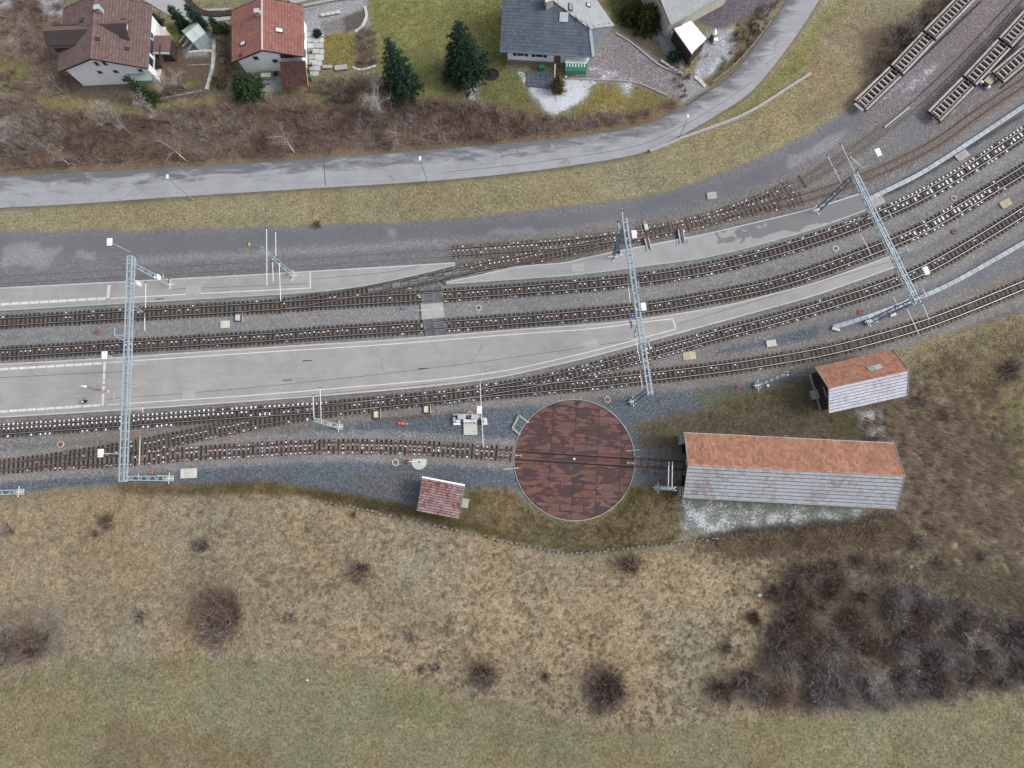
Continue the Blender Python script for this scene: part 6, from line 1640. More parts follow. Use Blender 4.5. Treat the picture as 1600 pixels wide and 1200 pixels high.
# lean-to with dark red tiles
q = [(437, 97), (477, 97), (481, 134), (441, 136)]
pz = [(2.9 + GB), (2.9 + GB), (1.9 + GB), (1.9 + GB)]
P4 = [Pz(*a, z) for a, z in zip(q, pz)]; c = sum((Vector(p) for p in P4), Vector()) / 4
t = thing('woodshed', 'open woodshed with dark wet red tiled roof against the red roofed house', 'shed', (c.x, c.y, GB))
LP = [Vector(p) - Vector((c.x, c.y, GB)) for p in P4]
build('roof_slope', MB().slab(LP, 0.1), 'wood_dark', t)
u = (LP[2] - LP[3]); nu = 12; v = (LP[0] - LP[3]); nv = 9
tile_part('roof_tiles', t, None, 0, (np.array(LP[3]), np.array(u.normalized()), np.array(v.normalized()), nu, nv, u.length / nu, v.length / nv), 'tile_wet')
for p in LP[2:]: build('post', MB().bar((p.x * .9, p.y + 0.2, 0), (p.x * .9, p.y + 0.2, 1.75), 0.14, 0.14), 'wood_brown', t)
build('back_wall', MB().box((0, (LP[0].y + LP[1].y) / 2 - 0.15, 1.2), (3.2, 0.1, 2.3)), 'wood_dark', t)
build('barge_board', MB().bar(LP[1] + Vector((0.05, 0, 0)), LP[2] + Vector((0.05, 0, 0)), 0.08, 0.2), 'tile_ridge', t)

# slate house, ridge running diagonally away
def slate_house():
    ze = GB + 3.0
    t0 = Pz(880, 40, ze); t = thing('house', 'white house with dark slate roof, pale frosted on its far slope', 'house', (t0.x, t0.y, 0)); L0 = Vector(t.location)
    def onplane(px, py, p0, n):
        r = Vector(RM @ np.array([(px - 800) / FPX, (600 - py) / FPX, -1.0])); o = Vector((0, 0, CAMH)); k = (p0 - o).dot(n) / r.dot(n); return o + r * k
    E1, E2 = Pz(781, 80, ze), Pz(927, 89, ze); ax = (E2 - E1).normalized(); nv = Vector((-ax.y, ax.x, 0)); sl = math.tan(R_(27))
    n1 = Vector((-nv.x * sl, -nv.y * sl, 1)).normalized()
    W1 = onplane(789, -46, E1, n1); R1 = onplane(922, 44, E1, n1); R2 = onplane(822, -34, E1, n1)
    E3, E4 = Pz(959, 39, ze), Pz(905, -40, ze)
    def facet(name, pts, mat, tl=(0.5, 0.42)):
        Lp = [p - L0 for p in pts]; o = build(name, MB().slab(Lp, 0.18), mat if False else 'slate_dark', t)
        # shingles: courses along the first edge, clipped to the facet
        a, b = Lp[0], Lp[1]; u = (b - a).normalized(); nn = (b - a).cross(Lp[2] - a).normalized(); nn = nn if nn.z > 0 else -nn; v = nn.cross(u).normalized()
        v = v if v.dot(Lp[2] - a) > 0 else -v
        P2 = [((p - a).dot(u), (p - a).dot(v)) for p in Lp]; V = []; F = []; r = np.random.default_rng(3)
        x0, x1 = min(p[0] for p in P2), max(p[0] for p in P2); y1 = max(p[1] for p in P2)
        PA = np.array(P2)
        for j in range(int(y1 / tl[1]) + 1):
            for i in range(int((x1 - x0) / tl[0]) + 2):
                x = x0 + (i + (0.5 if j % 2 else 0)) * tl[0] - tl[0]; y = j * tl[1]
                cx, cy = x + tl[0] / 2, y + tl[1] / 2
                if not inside(PA, np.array([cx]), np.array([cy]))[0]: continue
                k = len(V); d0 = 0.045 + r.uniform(-.008, .008)
                for xx, yy, dd in ((x + .012, y, d0), (x + tl[0] - .012, y, d0), (x + tl[0] - .012, y + tl[1] + .04, .008), (x + .012, y + tl[1] + .04, .008), (x + .012, y, .005), (x + tl[0] - .012, y, .005)):
                    V.append(tuple(a + u * xx + v * yy + nn * dd))
                F += [(k, k + 1, k + 2, k + 3), (k + 4, k + 5, k + 1, k)]
        me = bpy.data.meshes.new('roof_shingles'); me.from_pydata(V, [], F); me.materials.append(MATS[mat]); me.update()
        so = bpy.data.objects.new('roof_shingles', me); link(so, t); so['kind'] = 'stuff'
    facet('roof_slope', [E1, E2, R1, R2, W1], 'slate_dark')
    E3b = E3
    facet('roof_hip', [E2, E3b, R1], 'slate_dark')
    facet('roof_slope', [E3b, E4, R2, R1], 'slate_light', (0.9, 0.5))
    for a, b in ((R1, R2), (R1, E2), (R1, E3)):
        build('hip_flashing', MB().bar(a - L0 + Vector((0, 0, .08)), b - L0 + Vector((0, 0, .08)), 0.42, 0.08), 'tin_green', t)
    # walls under the eaves
    def inset(p, q, k): return p + (q - p).normalized() * k
    a = E1 + ax * 1.0 + nv * 0.6; b = E2 - ax * 0.9 + nv * 0.6; cc = E3 + (E4 - E3).normalized() * 0.3 - nv * 0.0 + Vector((-0.8, 0.4, 0)); d = W1 + ax * 1.0
    mb = MB(); zt = ze + 0.12; pts = [a, b, cc, Vector((E4.x - 1, E4.y, 0)), d]
    mb.prism([(p.x - L0.x, p.y - L0.y) for p in pts], GB + 0.45, zt); build('wall', mb, 'wall_white', t)
    mb = MB(); mb.prism([(p.x - L0.x + k[0], p.y - L0.y + k[1]) for p, k in zip(pts, ((-.12, -.12), (.12, -.12), (.12, 0), (0, 0), (-.12, 0)))], 0.4, GB + 0.5); build('stone_base', mb, 'stone_wall', t)
    rz = math.atan2(ax.y, ax.x)
    def on_wall(name, s, z, w_, h_, mat, th=0.1, sub=None):
        p = a + ax * s - nv * 0.03 - L0; o = build(name, MB().box((0, 0, 0), (w_, th, h_)), mat, t); o.location = (p.x, p.y, z); o.rotation_euler = (0, 0, rz); 
        if sub: build('pane', MB().box((0, -0.05, 0), (w_ - 0.14, 0.03, h_ - 0.14)), sub, o)
        return o
    for s in (1.9, 4.6):
        wn = on_wall('window', s, ze - 1.05, 1.15, 0.95, 'wall_white', 0.1, 'glass_dark')
        for k in (-0.85, 0.85): build('shutter', MB().box((k, -0.03, 0), (0.5, 0.08, 0.95)), 'wood_dark', wn)
    d_ = on_wall('door', 7.2, GB + 1.5, 0.85, 1.9, 'wood_brown'); build('door_frame', MB().box((0, 0.02, 0.05), (1.05, 0.08, 2.1)), 'concrete_pale', d_)
    # chimney, skylights
    p = onplane(857, 8, E1, n1) - L0
    c = build('chimney', MB().box((p.x, p.y, p.z + 0.2), (1.0, 0.8, 1.9), 0.4), 'concrete', t); build('chimney_cap', MB().box((p.x, p.y, p.z + 1.35), (1.25, 1.05, 0.1), 0.4), 'cover_pale', c)
    p = onplane(881, 27, E1, n1) - L0; o = build('skylight', MB().box((0, 0, 0), (1.2, 1.2, 0.14)), 'trough_blue', t); o.location = p + n1 * 0.1; o.rotation_euler = n1.to_track_quat('Z', 'Y').to_euler(); build('pane', MB().box((0, 0, 0.075), (1.05, 1.05, 0.02)), 'tin', o)
    n3 = (E4 - E3).cross(R2 - E3).normalized(); n3 = n3 if n3.z > 0 else -n3
    for px, py, m, sx in ((891, 12, 'wood_fence', 1.4), (919, 9, 'glass_pale', 0.7)):
        p = onplane(px, py, E3, n3) - L0; o = build('skylight', MB().box((0, 0, 0), (sx, 0.65, 0.14)), 'wood_dark', t); o.location = p + n3 * 0.1; q = n3.to_track_quat('Z', 'Y').to_euler(); q.rotate_axis('Z', -0.6); o.rotation_euler = q; build('pane', MB().box((0, 0, 0.075), (sx - .2, 0.45, 0.02)), m, o)
    build('gutter', MB().bar(E1 - L0 - nv * .06, E2 - L0 - nv * .06, 0.14, 0.14), 'steel_dark', t)
slate_house()
def corner_house():
    ze = GB + 3.6; A, B, C = Pz(1047, 37, ze), Pz(1128, -8, ze), Pz(1018, -10, ze)
    u = (B - A).normalized(); v = Vector((-u.y, u.x, 0)); t = thing('house', 'beige house with pale frosted roof cut off by the top edge', 'house', (A.x, A.y, 0)); L0 = Vector(t.location)
    up = v * 5.0 + Vector((0, 0, 2.2)); Ln = 11
    e = [Vector((0, 0, ze)), u * Ln + Vector((0, 0, ze)), u * Ln + Vector((0, 0, ze)) + up, Vector((0, 0, ze)) + up]
    build('roof_slope', MB().slab(e, 0.16), 'wood_dark', t)
    n = up.length; tile_part('roof_tiles', t, None, 0, (np.array(e[0]), np.array(u), np.array(up.normalized()), 22, 12, Ln / 22, n / 12), 'slate_light', lift=0.04)
    e2 = [Vector((0, 0, ze)) + up, u * Ln + Vector((0, 0, ze)) + up, u * Ln + v * 10 + Vector((0, 0, ze)), v * 10 + Vector((0, 0, ze))]
    build('roof_slope', MB().slab(e2, 0.16), 'slate_light', t)
    mb = MB(); q = [u * .5 + v * .5, u * (Ln - .5) + v * .5, u * (Ln - .5) + v * 9.5, u * .5 + v * 9.5]; mb.prism([(p.x, p.y) for p in q], 0.6, ze); build('wall', mb, 'wall_beige', t)
    build('gutter', MB().bar(e[0] - v * .1, e[1] - v * .1, 0.34, 0.2), 'tin_green', t)
    nn = u.cross(up).normalized()
    for s, f in ((1.6, 0.75), (4.2, 0.80)):
        p = e[0] + u * s + up * f + nn * 0.12; o = build('snow_guard', MB().box((0, 0, 0), (0.5, 0.7, 0.08)), 'wood_fence', t); o.location = p; o.rotation_euler = (0, 0, math.atan2(u.y, u.x))
corner_house()
def carport():
    ze = GB + 2.4; q = [(1052, 45), (1079, 31), (1105, 61), (1081, 86)]; P4 = [Pz(*a, ze) for a in q]; c = sum((Vector(p) for p in P4), Vector()) / 4
    t = thing('garden_shed', 'small dark shed whose flat roof is covered in white snow', 'shed', (c.x, c.y, 0)); LP = [Vector(p) - Vector((c.x, c.y, 0)) for p in P4]
    build('roof', MB().prism([(p.x, p.y) for p in LP], ze - 0.2, ze), 'wood_dark', t)
    r = random.Random(2); pts = []
    for i in range(4):
        a, b = LP[i] * 0.97, LP[(i + 1) % 4] * 0.97
        for k in range(7):
            f = k / 7; p = a.lerp(b, f) * r.uniform(0.95, 1.0) if i < 3 else a.lerp(b, f); pts.append((p.x, p.y))
    build('snow_layer', MB().prism(pts, ze + 0.003, ze + 0.10), 'snow', t)
    for i in range(4):
        a, b = LP[i] * 0.9, LP[(i + 1) % 4] * 0.9
        build('wall', MB().bar((a.x, a.y, GB + 1.0), (b.x, b.y, GB + 1.0), 0.1, 2.4), 'wood_dark', t)
    build('gutter', MB().bar((LP[0].x * 1.03, LP[0].y * 1.03, ze - 0.05), (LP[3].x * 1.03, LP[3].y * 1.03, ze - 0.05), 0.12, 0.12), 'black_iron', t)
carport()

# ------------------------------------------------------------------ gardens
c = G(1111, 62); t = thing('garden_ornament', 'dark red upright garden ornament with white conical top beside the snowy shed', 'ornament', tuple(c))
build('body', MB().tube((0, 0, 0), (0, 0, 1.5), 0.34, 12, 0.32), 'rust_deep', t); build('cone', MB().tube((0, 0, 1.5), (0, 0, 2.4), 0.45, 12, 0.05), 'snow', t); build('side_box', MB().box((0.5, -0.45, 0.35), (0.6, 0.5, 0.7)), 'lamp_white', t)
# greenhouse
q = G(312, 62); t = thing('greenhouse', 'small greenhouse with half green half grey roof in the vegetable garden', 'greenhouse', tuple(q), R_(42))
for s, m in ((1, 'green_pale'), (-1, 'tin')):
    build('roof_panel', MB().slab([(-1.25, s * 1.35, 1.7), (1.25, s * 1.35, 1.7), (1.25, 0, 2.3), (-1.25, 0, 2.3)], 0.05), m, t)
    build('wall', MB().box((0, s * 1.25, 0.85), (2.3, 0.06, 1.7)), 'tin_green', t); build('end_wall', MB().box((s * 1.15, 0, 0.95), (0.06, 2.4, 1.9)), 'tin_green', t)
for k in (-1, 0, 1): build('glazing_bar', MB().bar((k * 1.2, -1.36, 1.74), (k * 1.2, 0, 2.34), 0.06, 0.06).bar((k * 1.2, 1.36, 1.74), (k * 1.2, 0, 2.34), 0.06, 0.06), 'tin', t)
# rack frames
for a, b, lab in (((283, 70), (296, 58), 'pale pole leaning in the vegetable garden left of the greenhouse'), ((288, 76), (304, 62), 'second pale pole below the greenhouse corner'), ((297, 80), (310, 70), 'third pale pole in front of the greenhouse')):
    pa, pb = G(*a, 0.5), G(*b, 0.9); m = (pa + pb) / 2; o = build('garden_pole', MB().bar(pa - m, pb - m, 0.12, 0.12), 'concrete_pale'); o.location = m; tag(o, lab, 'pole')
def path_px(name, label, cat, pts, wd, mat, dz=0.12, step=0.7, piece='slab'):
    l = resample([G(*p)[:2] for p in pts], step); c = l[len(l) // 2]; z = float(hgt(*c)); t = thing(name, label, cat, (c[0], c[1], z)); r = random.Random(4)
    for p, q in zip(l[:-1], l[1:]):
        m = ((p[0] + q[0]) / 2, (p[1] + q[1]) / 2); o = build(piece, MB().box((0, 0, 0), (step - 0.04, wd * r.uniform(.9, 1.08), 0.16)), mat, t)
        o.location = (m[0] - c[0], m[1] - c[1], float(hgt(*m)) - z + dz - 0.06); o.rotation_euler = (0, 0, math.atan2(q[1] - p[1], q[0] - p[0]) + r.uniform(-.03, .03))
path_px('garden_edging', 'pale stone edging along the right side of the vegetable garden', 'edging', [(335, 62), (334, 90), (331, 112), (323, 140)], 0.5, 'flagstone')
path_px('garden_edging', 'thin crosswise stone edging below the greenhouse', 'edging', [(294, 82), (315, 80), (333, 80)], 0.3, 'concrete_pale')
path_px('garden_edging', 'thin crosswise board in the lower vegetable bed', 'edging', [(293, 103), (329, 101)], 0.14, 'wood_fence')
path_px('garden_edging', 'thin long board across the bottom of the vegetable bed', 'edging', [(244, 156), (285, 148), (316, 142)], 0.22, 'wood_fence')
path_px('garden_edging', 'curved stone edging at the upper right of the red roofed house garden', 'edging', [(570, 10), (573, 25), (566, 42), (555, 50)], 0.4, 'concrete_pale')
path_px('garden_edging', 'irregular pale stone row below the small lawn', 'edging', [(551, 105), (558, 109), (568, 109), (588, 103)], 0.3, 'concrete_pale')
path_px('hedge_wall', 'dark low retaining wall curving along the lane at the top', 'wall', [(291, -6), (305, 14), (322, 22), (345, 23), (363, 21)], 0.9, 'wood_dark', 0.3)
path_px('hedge_wall', 'low wall along the frosty garden path at the top', 'wall', [(470, 12), (520, 2), (560, -4)], 0.3, 'concrete', 0.3)
path_px('frosty_step', 'long frosted garden bench slab behind the red roofed house', 'bench', [(502, 26), (518, 23), (533, 20)], 0.45, 'concrete_pale', 0.35)
# flagstone terrace
def terrace():
    c = G(492, 85); t = thing('terrace', 'pale green grey flagstone terrace beside the red roofed house', 'terrace', (c.x, c.y, c.z)); r = random.Random(9); k = 0
    ys = np.linspace(50, 120, 9)
    for j in range(8):
        x0, x1 = 479 + j * 0.8, 506 - (0 if j < 5 else (j - 4) * 3) + r.uniform(-1, 1); cuts = [x0] + sorted(x0 + (x1 - x0) * (f + r.uniform(-.1, .1)) for f in ((.36, .7) if j % 2 else (.5,))) + [x1]
        for a, b in zip(cuts[:-1], cuts[1:]):
            q = [(a + .25, ys[j] + .3 + r.uniform(0, 1)), (b - .25, ys[j] + .3 + r.uniform(0, 1)), (b - .25, ys[j + 1] - .3 + r.uniform(-1, 0.6)), (a + .25, ys[j + 1] - .3 + r.uniform(-1, 0.6))]
            build('flagstone', MB().prism([((Pz(*p, c.z) - c).x, (Pz(*p, c.z) - c).y) for p in q], -0.2, 0.10 + r.uniform(-.015, .015)), 'flagstone', t)
terrace()
def crate_like(px, sx, sy, h, rz, label, name, cat, mat, lid):
    c = G(*px); t = thing(name, label, cat, tuple(c), rz); build('body', MB().box((0, 0, h / 2), (sx, sy, h), 0, 0, 0.94), mat, t); build('lid', MB().box((0, 0, h + 0.03), (sx * 1.02, sy * 1.02, 0.08), 0, 0, 0.85), lid, t)
crate_like((484, 124), 0.8, 0.6, 1.0, 0, 'green bin at the corner of the woodshed', 'rubbish_bin', 'bin', 'green_paint', 'green_paint')
crate_like((846, 109), 0.8, 0.6, 0.9, 0, 'round edged green bin against the slate roofed house', 'rubbish_bin', 'bin', 'green_paint', 'green_paint')
crate_like((418, 122), 1.5, 0.7, 0.75, 0, 'pale garden table standing against the red roofed house', 'garden_table', 'table', 'wood_fence', 'green_pale')
crate_like((434, 120), 0.7, 0.8, 0.7, 0.3, 'dark green garden chair with cover beside the garden table', 'garden_chair', 'chair', 'tin_green', 'black_iron')
crate_like((486, 82), 0.4, 0.5, 0.5, 0, 'grey planter box on the terrace by the house wall', 'planter', 'planter', 'black_iron', 'wood_fence')
crate_like((486, 102), 0.4, 0.5, 0.5, 0, 'grey planter box at the lower end of the terrace', 'planter', 'planter', 'black_iron', 'wood_fence')
crate_like((512, 106), 1.4, 0.5, 0.3, 0, 'frosted flat board lying below the small lawn', 'board', 'board', 'wood_fence', 'frost_dull')
c = G(534, 108); t = thing('garden_bench', 'pale slatted garden bench below the small lawn', 'bench', tuple(c), 0.12)
for k in range(4): build('slat', MB().box((0, -0.3 + k * 0.2, 0.45), (1.8, 0.12, 0.06)), 'concrete_pale', t)
for s in (-1, 1): build('leg', MB().box((s * 0.8, 0, 0.2), (0.08, 0.7, 0.4)), 'wood_fence', t)
# fire pit and porch things of the slate house
c = G(768.5, 116.5); t = thing('fire_pit', 'round dark fire pit ringed with stones in the lawn', 'fire pit', tuple(c))
build('ash', MB().tube((0, 0, -0.2), (0, 0, 0.12), 0.85, 20), 'black_iron', t); me = MB().box((0, 0, 0.1), (0.36, 0.26, 0.28), 0, 0, 0.8).mesh('stone', 'wood_dark')
for k in range(15):
    a = k / 15 * 2 * math.pi; o = bpy.data.objects.new('stone', me); o.location = (math.cos(a) * 0.95, math.sin(a) * 0.85, 0); o.rotation_euler = (0, 0, a + 1.57); link(o, t)
q = [(822, 111), (867, 115), (867, 140), (823, 135)]
c = G(845, 125); t = thing('paved_pad', 'dark slate paved pad in front of the slate roofed house', 'paving', (c.x, c.y, c.z)); P4 = [Pz(*p, c.z) - c for p in q]
for i in range(6):
    for j in range(4):
        f = lambda a, b: P4[0].lerp(P4[1], a).lerp(P4[3].lerp(P4[2], a), b)
        e = 0.008; pl = [f(i / 6 + e, j / 4 + e), f((i + 1) / 6 - e, j / 4 + e), f((i + 1) / 6 - e, (j + 1) / 4 - e), f(i / 6 + e, (j + 1) / 4 - e)]
        build('paving_slab', MB().prism([(p.x, p.y) for p in pl], -0.15, 0.12), 'steel_dark' if False else 'slate_dark', t)
c = G(899, 112); t = thing('canopy_swing', 'dark green garden swing with glossy white and green canopy', 'garden swing', tuple(c), -0.05)
P_ = [(-1.55, -0.9), (1.55, -0.9), (1.55, 0.9), (-1.55, 0.9)]
build('canopy_top', MB().slab([(-1.55, -0.1, 2.05), (1.55, -0.1, 2.05), (1.55, 0.95, 1.9), (-1.55, 0.95, 1.9)], 0.05), 'glass_pale', t)
build('canopy_front', MB().slab([(-1.55, -0.95, 1.55), (1.55, -0.95, 1.55), (1.55, -0.1, 2.05), (-1.55, -0.1, 2.05)], 0.05), 'green_paint', t)
for k in range(7): build('canopy_stripe', MB().slab([(-1.4 + k * 0.42, -0.5, 1.82), (-1.25 + k * 0.42, -0.5, 1.82), (-1.25 + k * 0.42, -0.1, 2.06), (-1.4 + k * 0.42, -0.1, 2.06)], 0.02), 'glass_pale', t)
for sx in (-1, 1):
    for sy in (-1, 1): build('leg', MB().tube((sx * 1.45, sy * 0.85, 0), (sx * 1.45, 0, 1.75), 0.05, 6), 'green_paint', t)
build('seat', MB().box((0, 0, 0.55), (2.6, 0.7, 0.15)), 'green_paint', t); build('valance', MB().box((0, -0.95, 1.2), (3.0, 0.05, 0.75)), 'green_paint', t)
c = G(866, 122); t = thing('railing', 'white pipe handrail beside the front door of the slate roofed house', 'railing', tuple(c), 0)
build('rail', MB().tube((0, -0.6, 1.0), (0.1, 1.1, 1.6), 0.05, 6), 'lamp_white', t)
for y in (-0.6, 1.1): build('post', MB().tube((0, y, 0), (0, y, 1.0 if y < 0 else 1.6), 0.05, 6), 'lamp_white', t)
c = G(884, 122); t = thing('garden_light', 'small white round garden light at the driveway corner', 'light', tuple(c)); build('globe', MB().tube((0, 0, 0.3), (0, 0, 0.5), 0.16, 10, 0.1), 'lamp_white', t); build('stake', MB().tube((0, 0, 0), (0, 0, 0.3), 0.04, 6), 'black_iron', t)
# fences
def fence(label, pts, h=0.9, step=2.2, mat='wood_fence', rails=2, name='fence'):
    l = resample([G(*p)[:2] for p in pts], step); c = l[0]; z = float(hgt(*c)); t = thing(name, label, 'fence', (c[0], c[1], z))
    for p in l: build('post', MB().box((p[0] - c[0], p[1] - c[1], float(hgt(*p)) - z + h / 2), (0.12, 0.12, h + 0.1)), mat, t)
    for p, q in zip(l[:-1], l[1:]):
        for k in range(rails):
            zz = h * (0.45 + 0.45 * k); build('rail', MB().bar((p[0] - c[0], p[1] - c[1], float(hgt(*p)) - z + zz), (q[0] - c[0], q[1] - c[1], float(hgt(*q)) - z + zz), 0.05, 0.11), mat, t)
fence('weathered rail fence along the uphill road on the garden side', [(1112, 132), (1140, 110), (1165, 85), (1204, 36)], 0.9, 2.0)
fence('thin rail fence below the snowy shed', [(1078, 102), (1090, 95), (1104, 89)], 0.8, 1.3)
fence('tall dark board fence beside the snowy shed', [(1049, 62), (1060, 80), (1076, 100)], 1.5, 1.2, 'wood_dark', 3)
path_px('drive_kerb', 'low stone kerb along the driveway of the slate roofed house', 'kerb', [(962, 52), (985, 66), (1005, 82), (1030, 102), (1066, 118)], 0.22, 'concrete', 0.14)
path_px('drive_kerb', 'frosted kerb at the garden side of the driveway', 'kerb', [(1032, 96), (1050, 108), (1066, 117)], 0.3, 'frost_dull', 0.3)
path_px('drive_kerb', 'thin kerb between driveway and frosty lawn', 'kerb', [(885, 123), (940, 125), (992, 129), (1044, 150)], 0.16, 'concrete', 0.12)
path_px('gate_slab', 'pale slab row at the driveway gate by the road', 'slab', [(1085, 120), (1095, 128), (1102, 136)], 0.5, 'concrete_pale', 0.15)
path_px('drain_channel', 'grey drain channel across the driveway mouth', 'drain', [(1072, 166), (1104, 144)], 0.12, 'tar', 0.09)
for px, lab in (((1045, 46), 'first stacked timber board leaning by the snowy shed'), ((1049, 53), 'second pale board lying by the snowy shed')):
    c = G(*px); o = build('timber_board', MB().box((0, 0, 0.4), (0.5, 0.9, 0.1), 0.3), 'tile_ridge' if px[1] < 50 else 'concrete_pale'); o.location = c; tag(o, lab, 'board')
# ------------------------------------------------------------------ vegetation
def slivers(A, B, wd, rng):
    d = B - A; rv = rng.normal(size=A.shape); p = np.cross(d, rv); p /= np.linalg.norm(p, axis=1)[:, None] + 1e-9
    w3 = (wd if np.ndim(wd) else np.full(len(A), wd))[:, None]
    V = np.empty((len(A) * 3, 3)); V[0::3] = A - p * w3; V[1::3] = A + p * w3; V[2::3] = B
    return V
def shrub_geo(c, r, h, n, rng, wd=0.02, side=4, lean=(0, 0), flat=0.0):
    c = np.array(c); a = rng.uniform(0, 2 * math.pi, n); q = np.sqrt(rng.uniform(0, 1, n)); ph = rng.uniform(0, 6.3, 3)
    r0 = r; r = r * (1 + 0.28 * np.sin(2 * a + ph[0]) + 0.18 * np.sin(3 * a + ph[1]) + 0.12 * np.sin(7 * a + ph[2]))
    A = c + np.stack([np.cos(a) * q * r * 0.35, np.sin(a) * q * r * 0.35, np.full(n, -0.05)], 1)
    hh = h * (1 - 0.55 * q ** 2) * rng.uniform(0.6, 1.1, n)
    B = c + np.stack([np.cos(a) * q * r + lean[0] * hh, np.sin(a) * q * r + lean[1] * hh, hh], 1) + rng.normal(0, 0.06 * r0, (n, 3)) * [1, 1, .5]
    out = [slivers(A, B, wd * rng.uniform(0.7, 1.4, n), rng)]
    t = rng.uniform(0.25, 0.95, (n, side, 1)); S0 = A[:, None] + (B - A)[:, None] * t
    L = (0.22 + 0.25 * rng.random((n, side, 1))) * min(h, r0 * 1.5)
    D = rng.normal(size=(n, side, 3)); D[..., 2] = np.abs(D[..., 2]) * 0.7 + 0.2; D += (B - A)[:, None] / (np.linalg.norm(B - A, axis=1)[:, None, None] + 1e-6) * 0.8
    D /= np.linalg.norm(D, axis=2)[..., None]
    out.append(slivers(S0.reshape(-1, 3), (S0 + D * L).reshape(-1, 3), wd * 0.6, rng))
    return np.concatenate(out)
def tri_obj(name, V, mat, parent=None, kind=None):
    return bulk(name, V, np.arange(len(V)).reshape(-1, 3), mat, parent, kind)

def rand_in(poly, n, rng, jit=0.0):
    P_ = np.array(poly, float); lo, hi = P_.min(0), P_.max(0); out = []
    while len(out) < n:
        q = rng.uniform(lo, hi, (n * 2, 2)); q = q[inside(P_, q[:, 0], q[:, 1])] + (rng.normal(0, jit, (1, 2)) if False else 0); q = q + rng.normal(0, jit, q.shape) if jit else q; out += list(q)
    return out[:n]

rg = np.random.default_rng(77)
bank = [(-20, 175), (60, 168), (180, 182), (330, 165), (480, 168), (560, 168), (640, 155), (700, 160), (780, 168), (860, 185), (900, 184), (1000, 174), (1056, 160), (1052, 166), (990, 190), (900, 206), (700, 225), (400, 248), (0, 268), (-20, 268)]
VV = {'twig_brown': [], 'twig_red': [], 'twig_grey': []}
for x, y in rand_in(bank, 800, rg):
    g = G(x, y); k = rg.random(); h = rg.uniform(0.7, 1.9) * (0.75 if y > 235 - x * 0.05 else 1)
    m = 'twig_grey' if (math.sin(x * 0.021 + 1) + math.cos(y * 0.06) > 0.75 and k < 0.6) or k < 0.07 else ('twig_red' if k < 0.5 else 'twig_brown')
    VV[m].append(shrub_geo(g, rg.uniform(0.7, 1.5), h, int(rg.uniform(18, 30)), rg, 0.030, 3))
for (poly, n, hs, rs) in (([(-20, -20), (95, -20), (95, 60), (85, 110), (120, 145), (60, 160), (-20, 160)], 150, (0.8, 2.2), (0.7, 1.6)), ([(335, 60), (360, 50), (366, 100), (385, 125), (335, 145)], 40, (0.5, 1.2), (0.5, 1.0)), ([(556, 50), (586, 40), (590, 100), (558, 105)], 36, (0.4, 1.0), (0.5, 0.9)), ([(485, 130), (560, 120), (630, 140), (600, 165), (500, 150)], 60, (0.8, 2.0), (0.8, 1.4)), ([(1380, 120), (1440, 50), (1490, 0), (1450, 0), (1370, 85), (1350, 115)], 60, (0.8, 2.0), (0.8, 1.6)), ([(240, 140), (300, 130), (330, 150), (250, 160)], 25, (0.3, 0.8), (0.4, 0.8)), ([(1150, 30), (1195, 10), (1202, 32), (1160, 90), (1120, 120)], 40, (0.4, 1.0), (0.4, 0.9)), ([(1050, 105), (1080, 100), (1075, 150), (1060, 155)], 16, (0.5, 1.1), (0.3, 0.6))):
    for x, y in rand_in(poly, n, rg):
        m = ('twig_brown', 'twig_red', 'twig_grey')[int(rg.choice(3, p=(.45, .35, .2)))]
        VV[m].append(shrub_geo(G(x, y), rg.uniform(*rs), rg.uniform(*hs), 22, rg, 0.030, 3))
for m, l in VV.items():
    o = tri_obj('brush_thicket', np.concatenate(l), m, None, 'stuff')
    tag(o, {'twig_brown': 'brown leafless brush covering the bank above the road', 'twig_red': 'reddish leafless brush mixed through the bank above the road', 'twig_grey': 'greyish leafless brush in patches on the bank above the road'}[m], 'brush')

# thicket at lower right
VV = {'twig_brown': [], 'twig_red': [], 'twig_grey': []}
thick = [(1205, 890), (1290, 862), (1400, 885), (1450, 930), (1560, 965), (1620, 960), (1620, 1070), (1450, 1085), (1300, 1100), (1200, 1100), (1150, 1080), (1210, 1000)]
VV['twig_dark_shade'] = []
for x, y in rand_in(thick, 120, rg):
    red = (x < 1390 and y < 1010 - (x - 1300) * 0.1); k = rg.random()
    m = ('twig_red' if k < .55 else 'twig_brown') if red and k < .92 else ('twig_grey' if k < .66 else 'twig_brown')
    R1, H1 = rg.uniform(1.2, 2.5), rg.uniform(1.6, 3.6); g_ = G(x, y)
    VV[m].append(shrub_geo(g_, R1, H1, int(rg.uniform(90, 140)), rg, 0.030, 4)); VV['twig_dark_shade'].append(shrub_geo(g_, R1 * 0.85, H1 * 0.5, 12, rg, 0.030, 3))  # low dark inner stems stand in for shade inside each crown
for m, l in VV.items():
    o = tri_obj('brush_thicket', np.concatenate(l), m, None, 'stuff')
    tag(o, {'twig_brown': 'brown stems of the dense thicket at lower right', 'twig_red': 'reddish stems of the dense thicket at lower right', 'twig_grey': 'grey stems of the dense thicket at lower right', 'twig_dark_shade': 'shade-darkened inner stems of the dense thicket at lower right'}[m], 'brush')

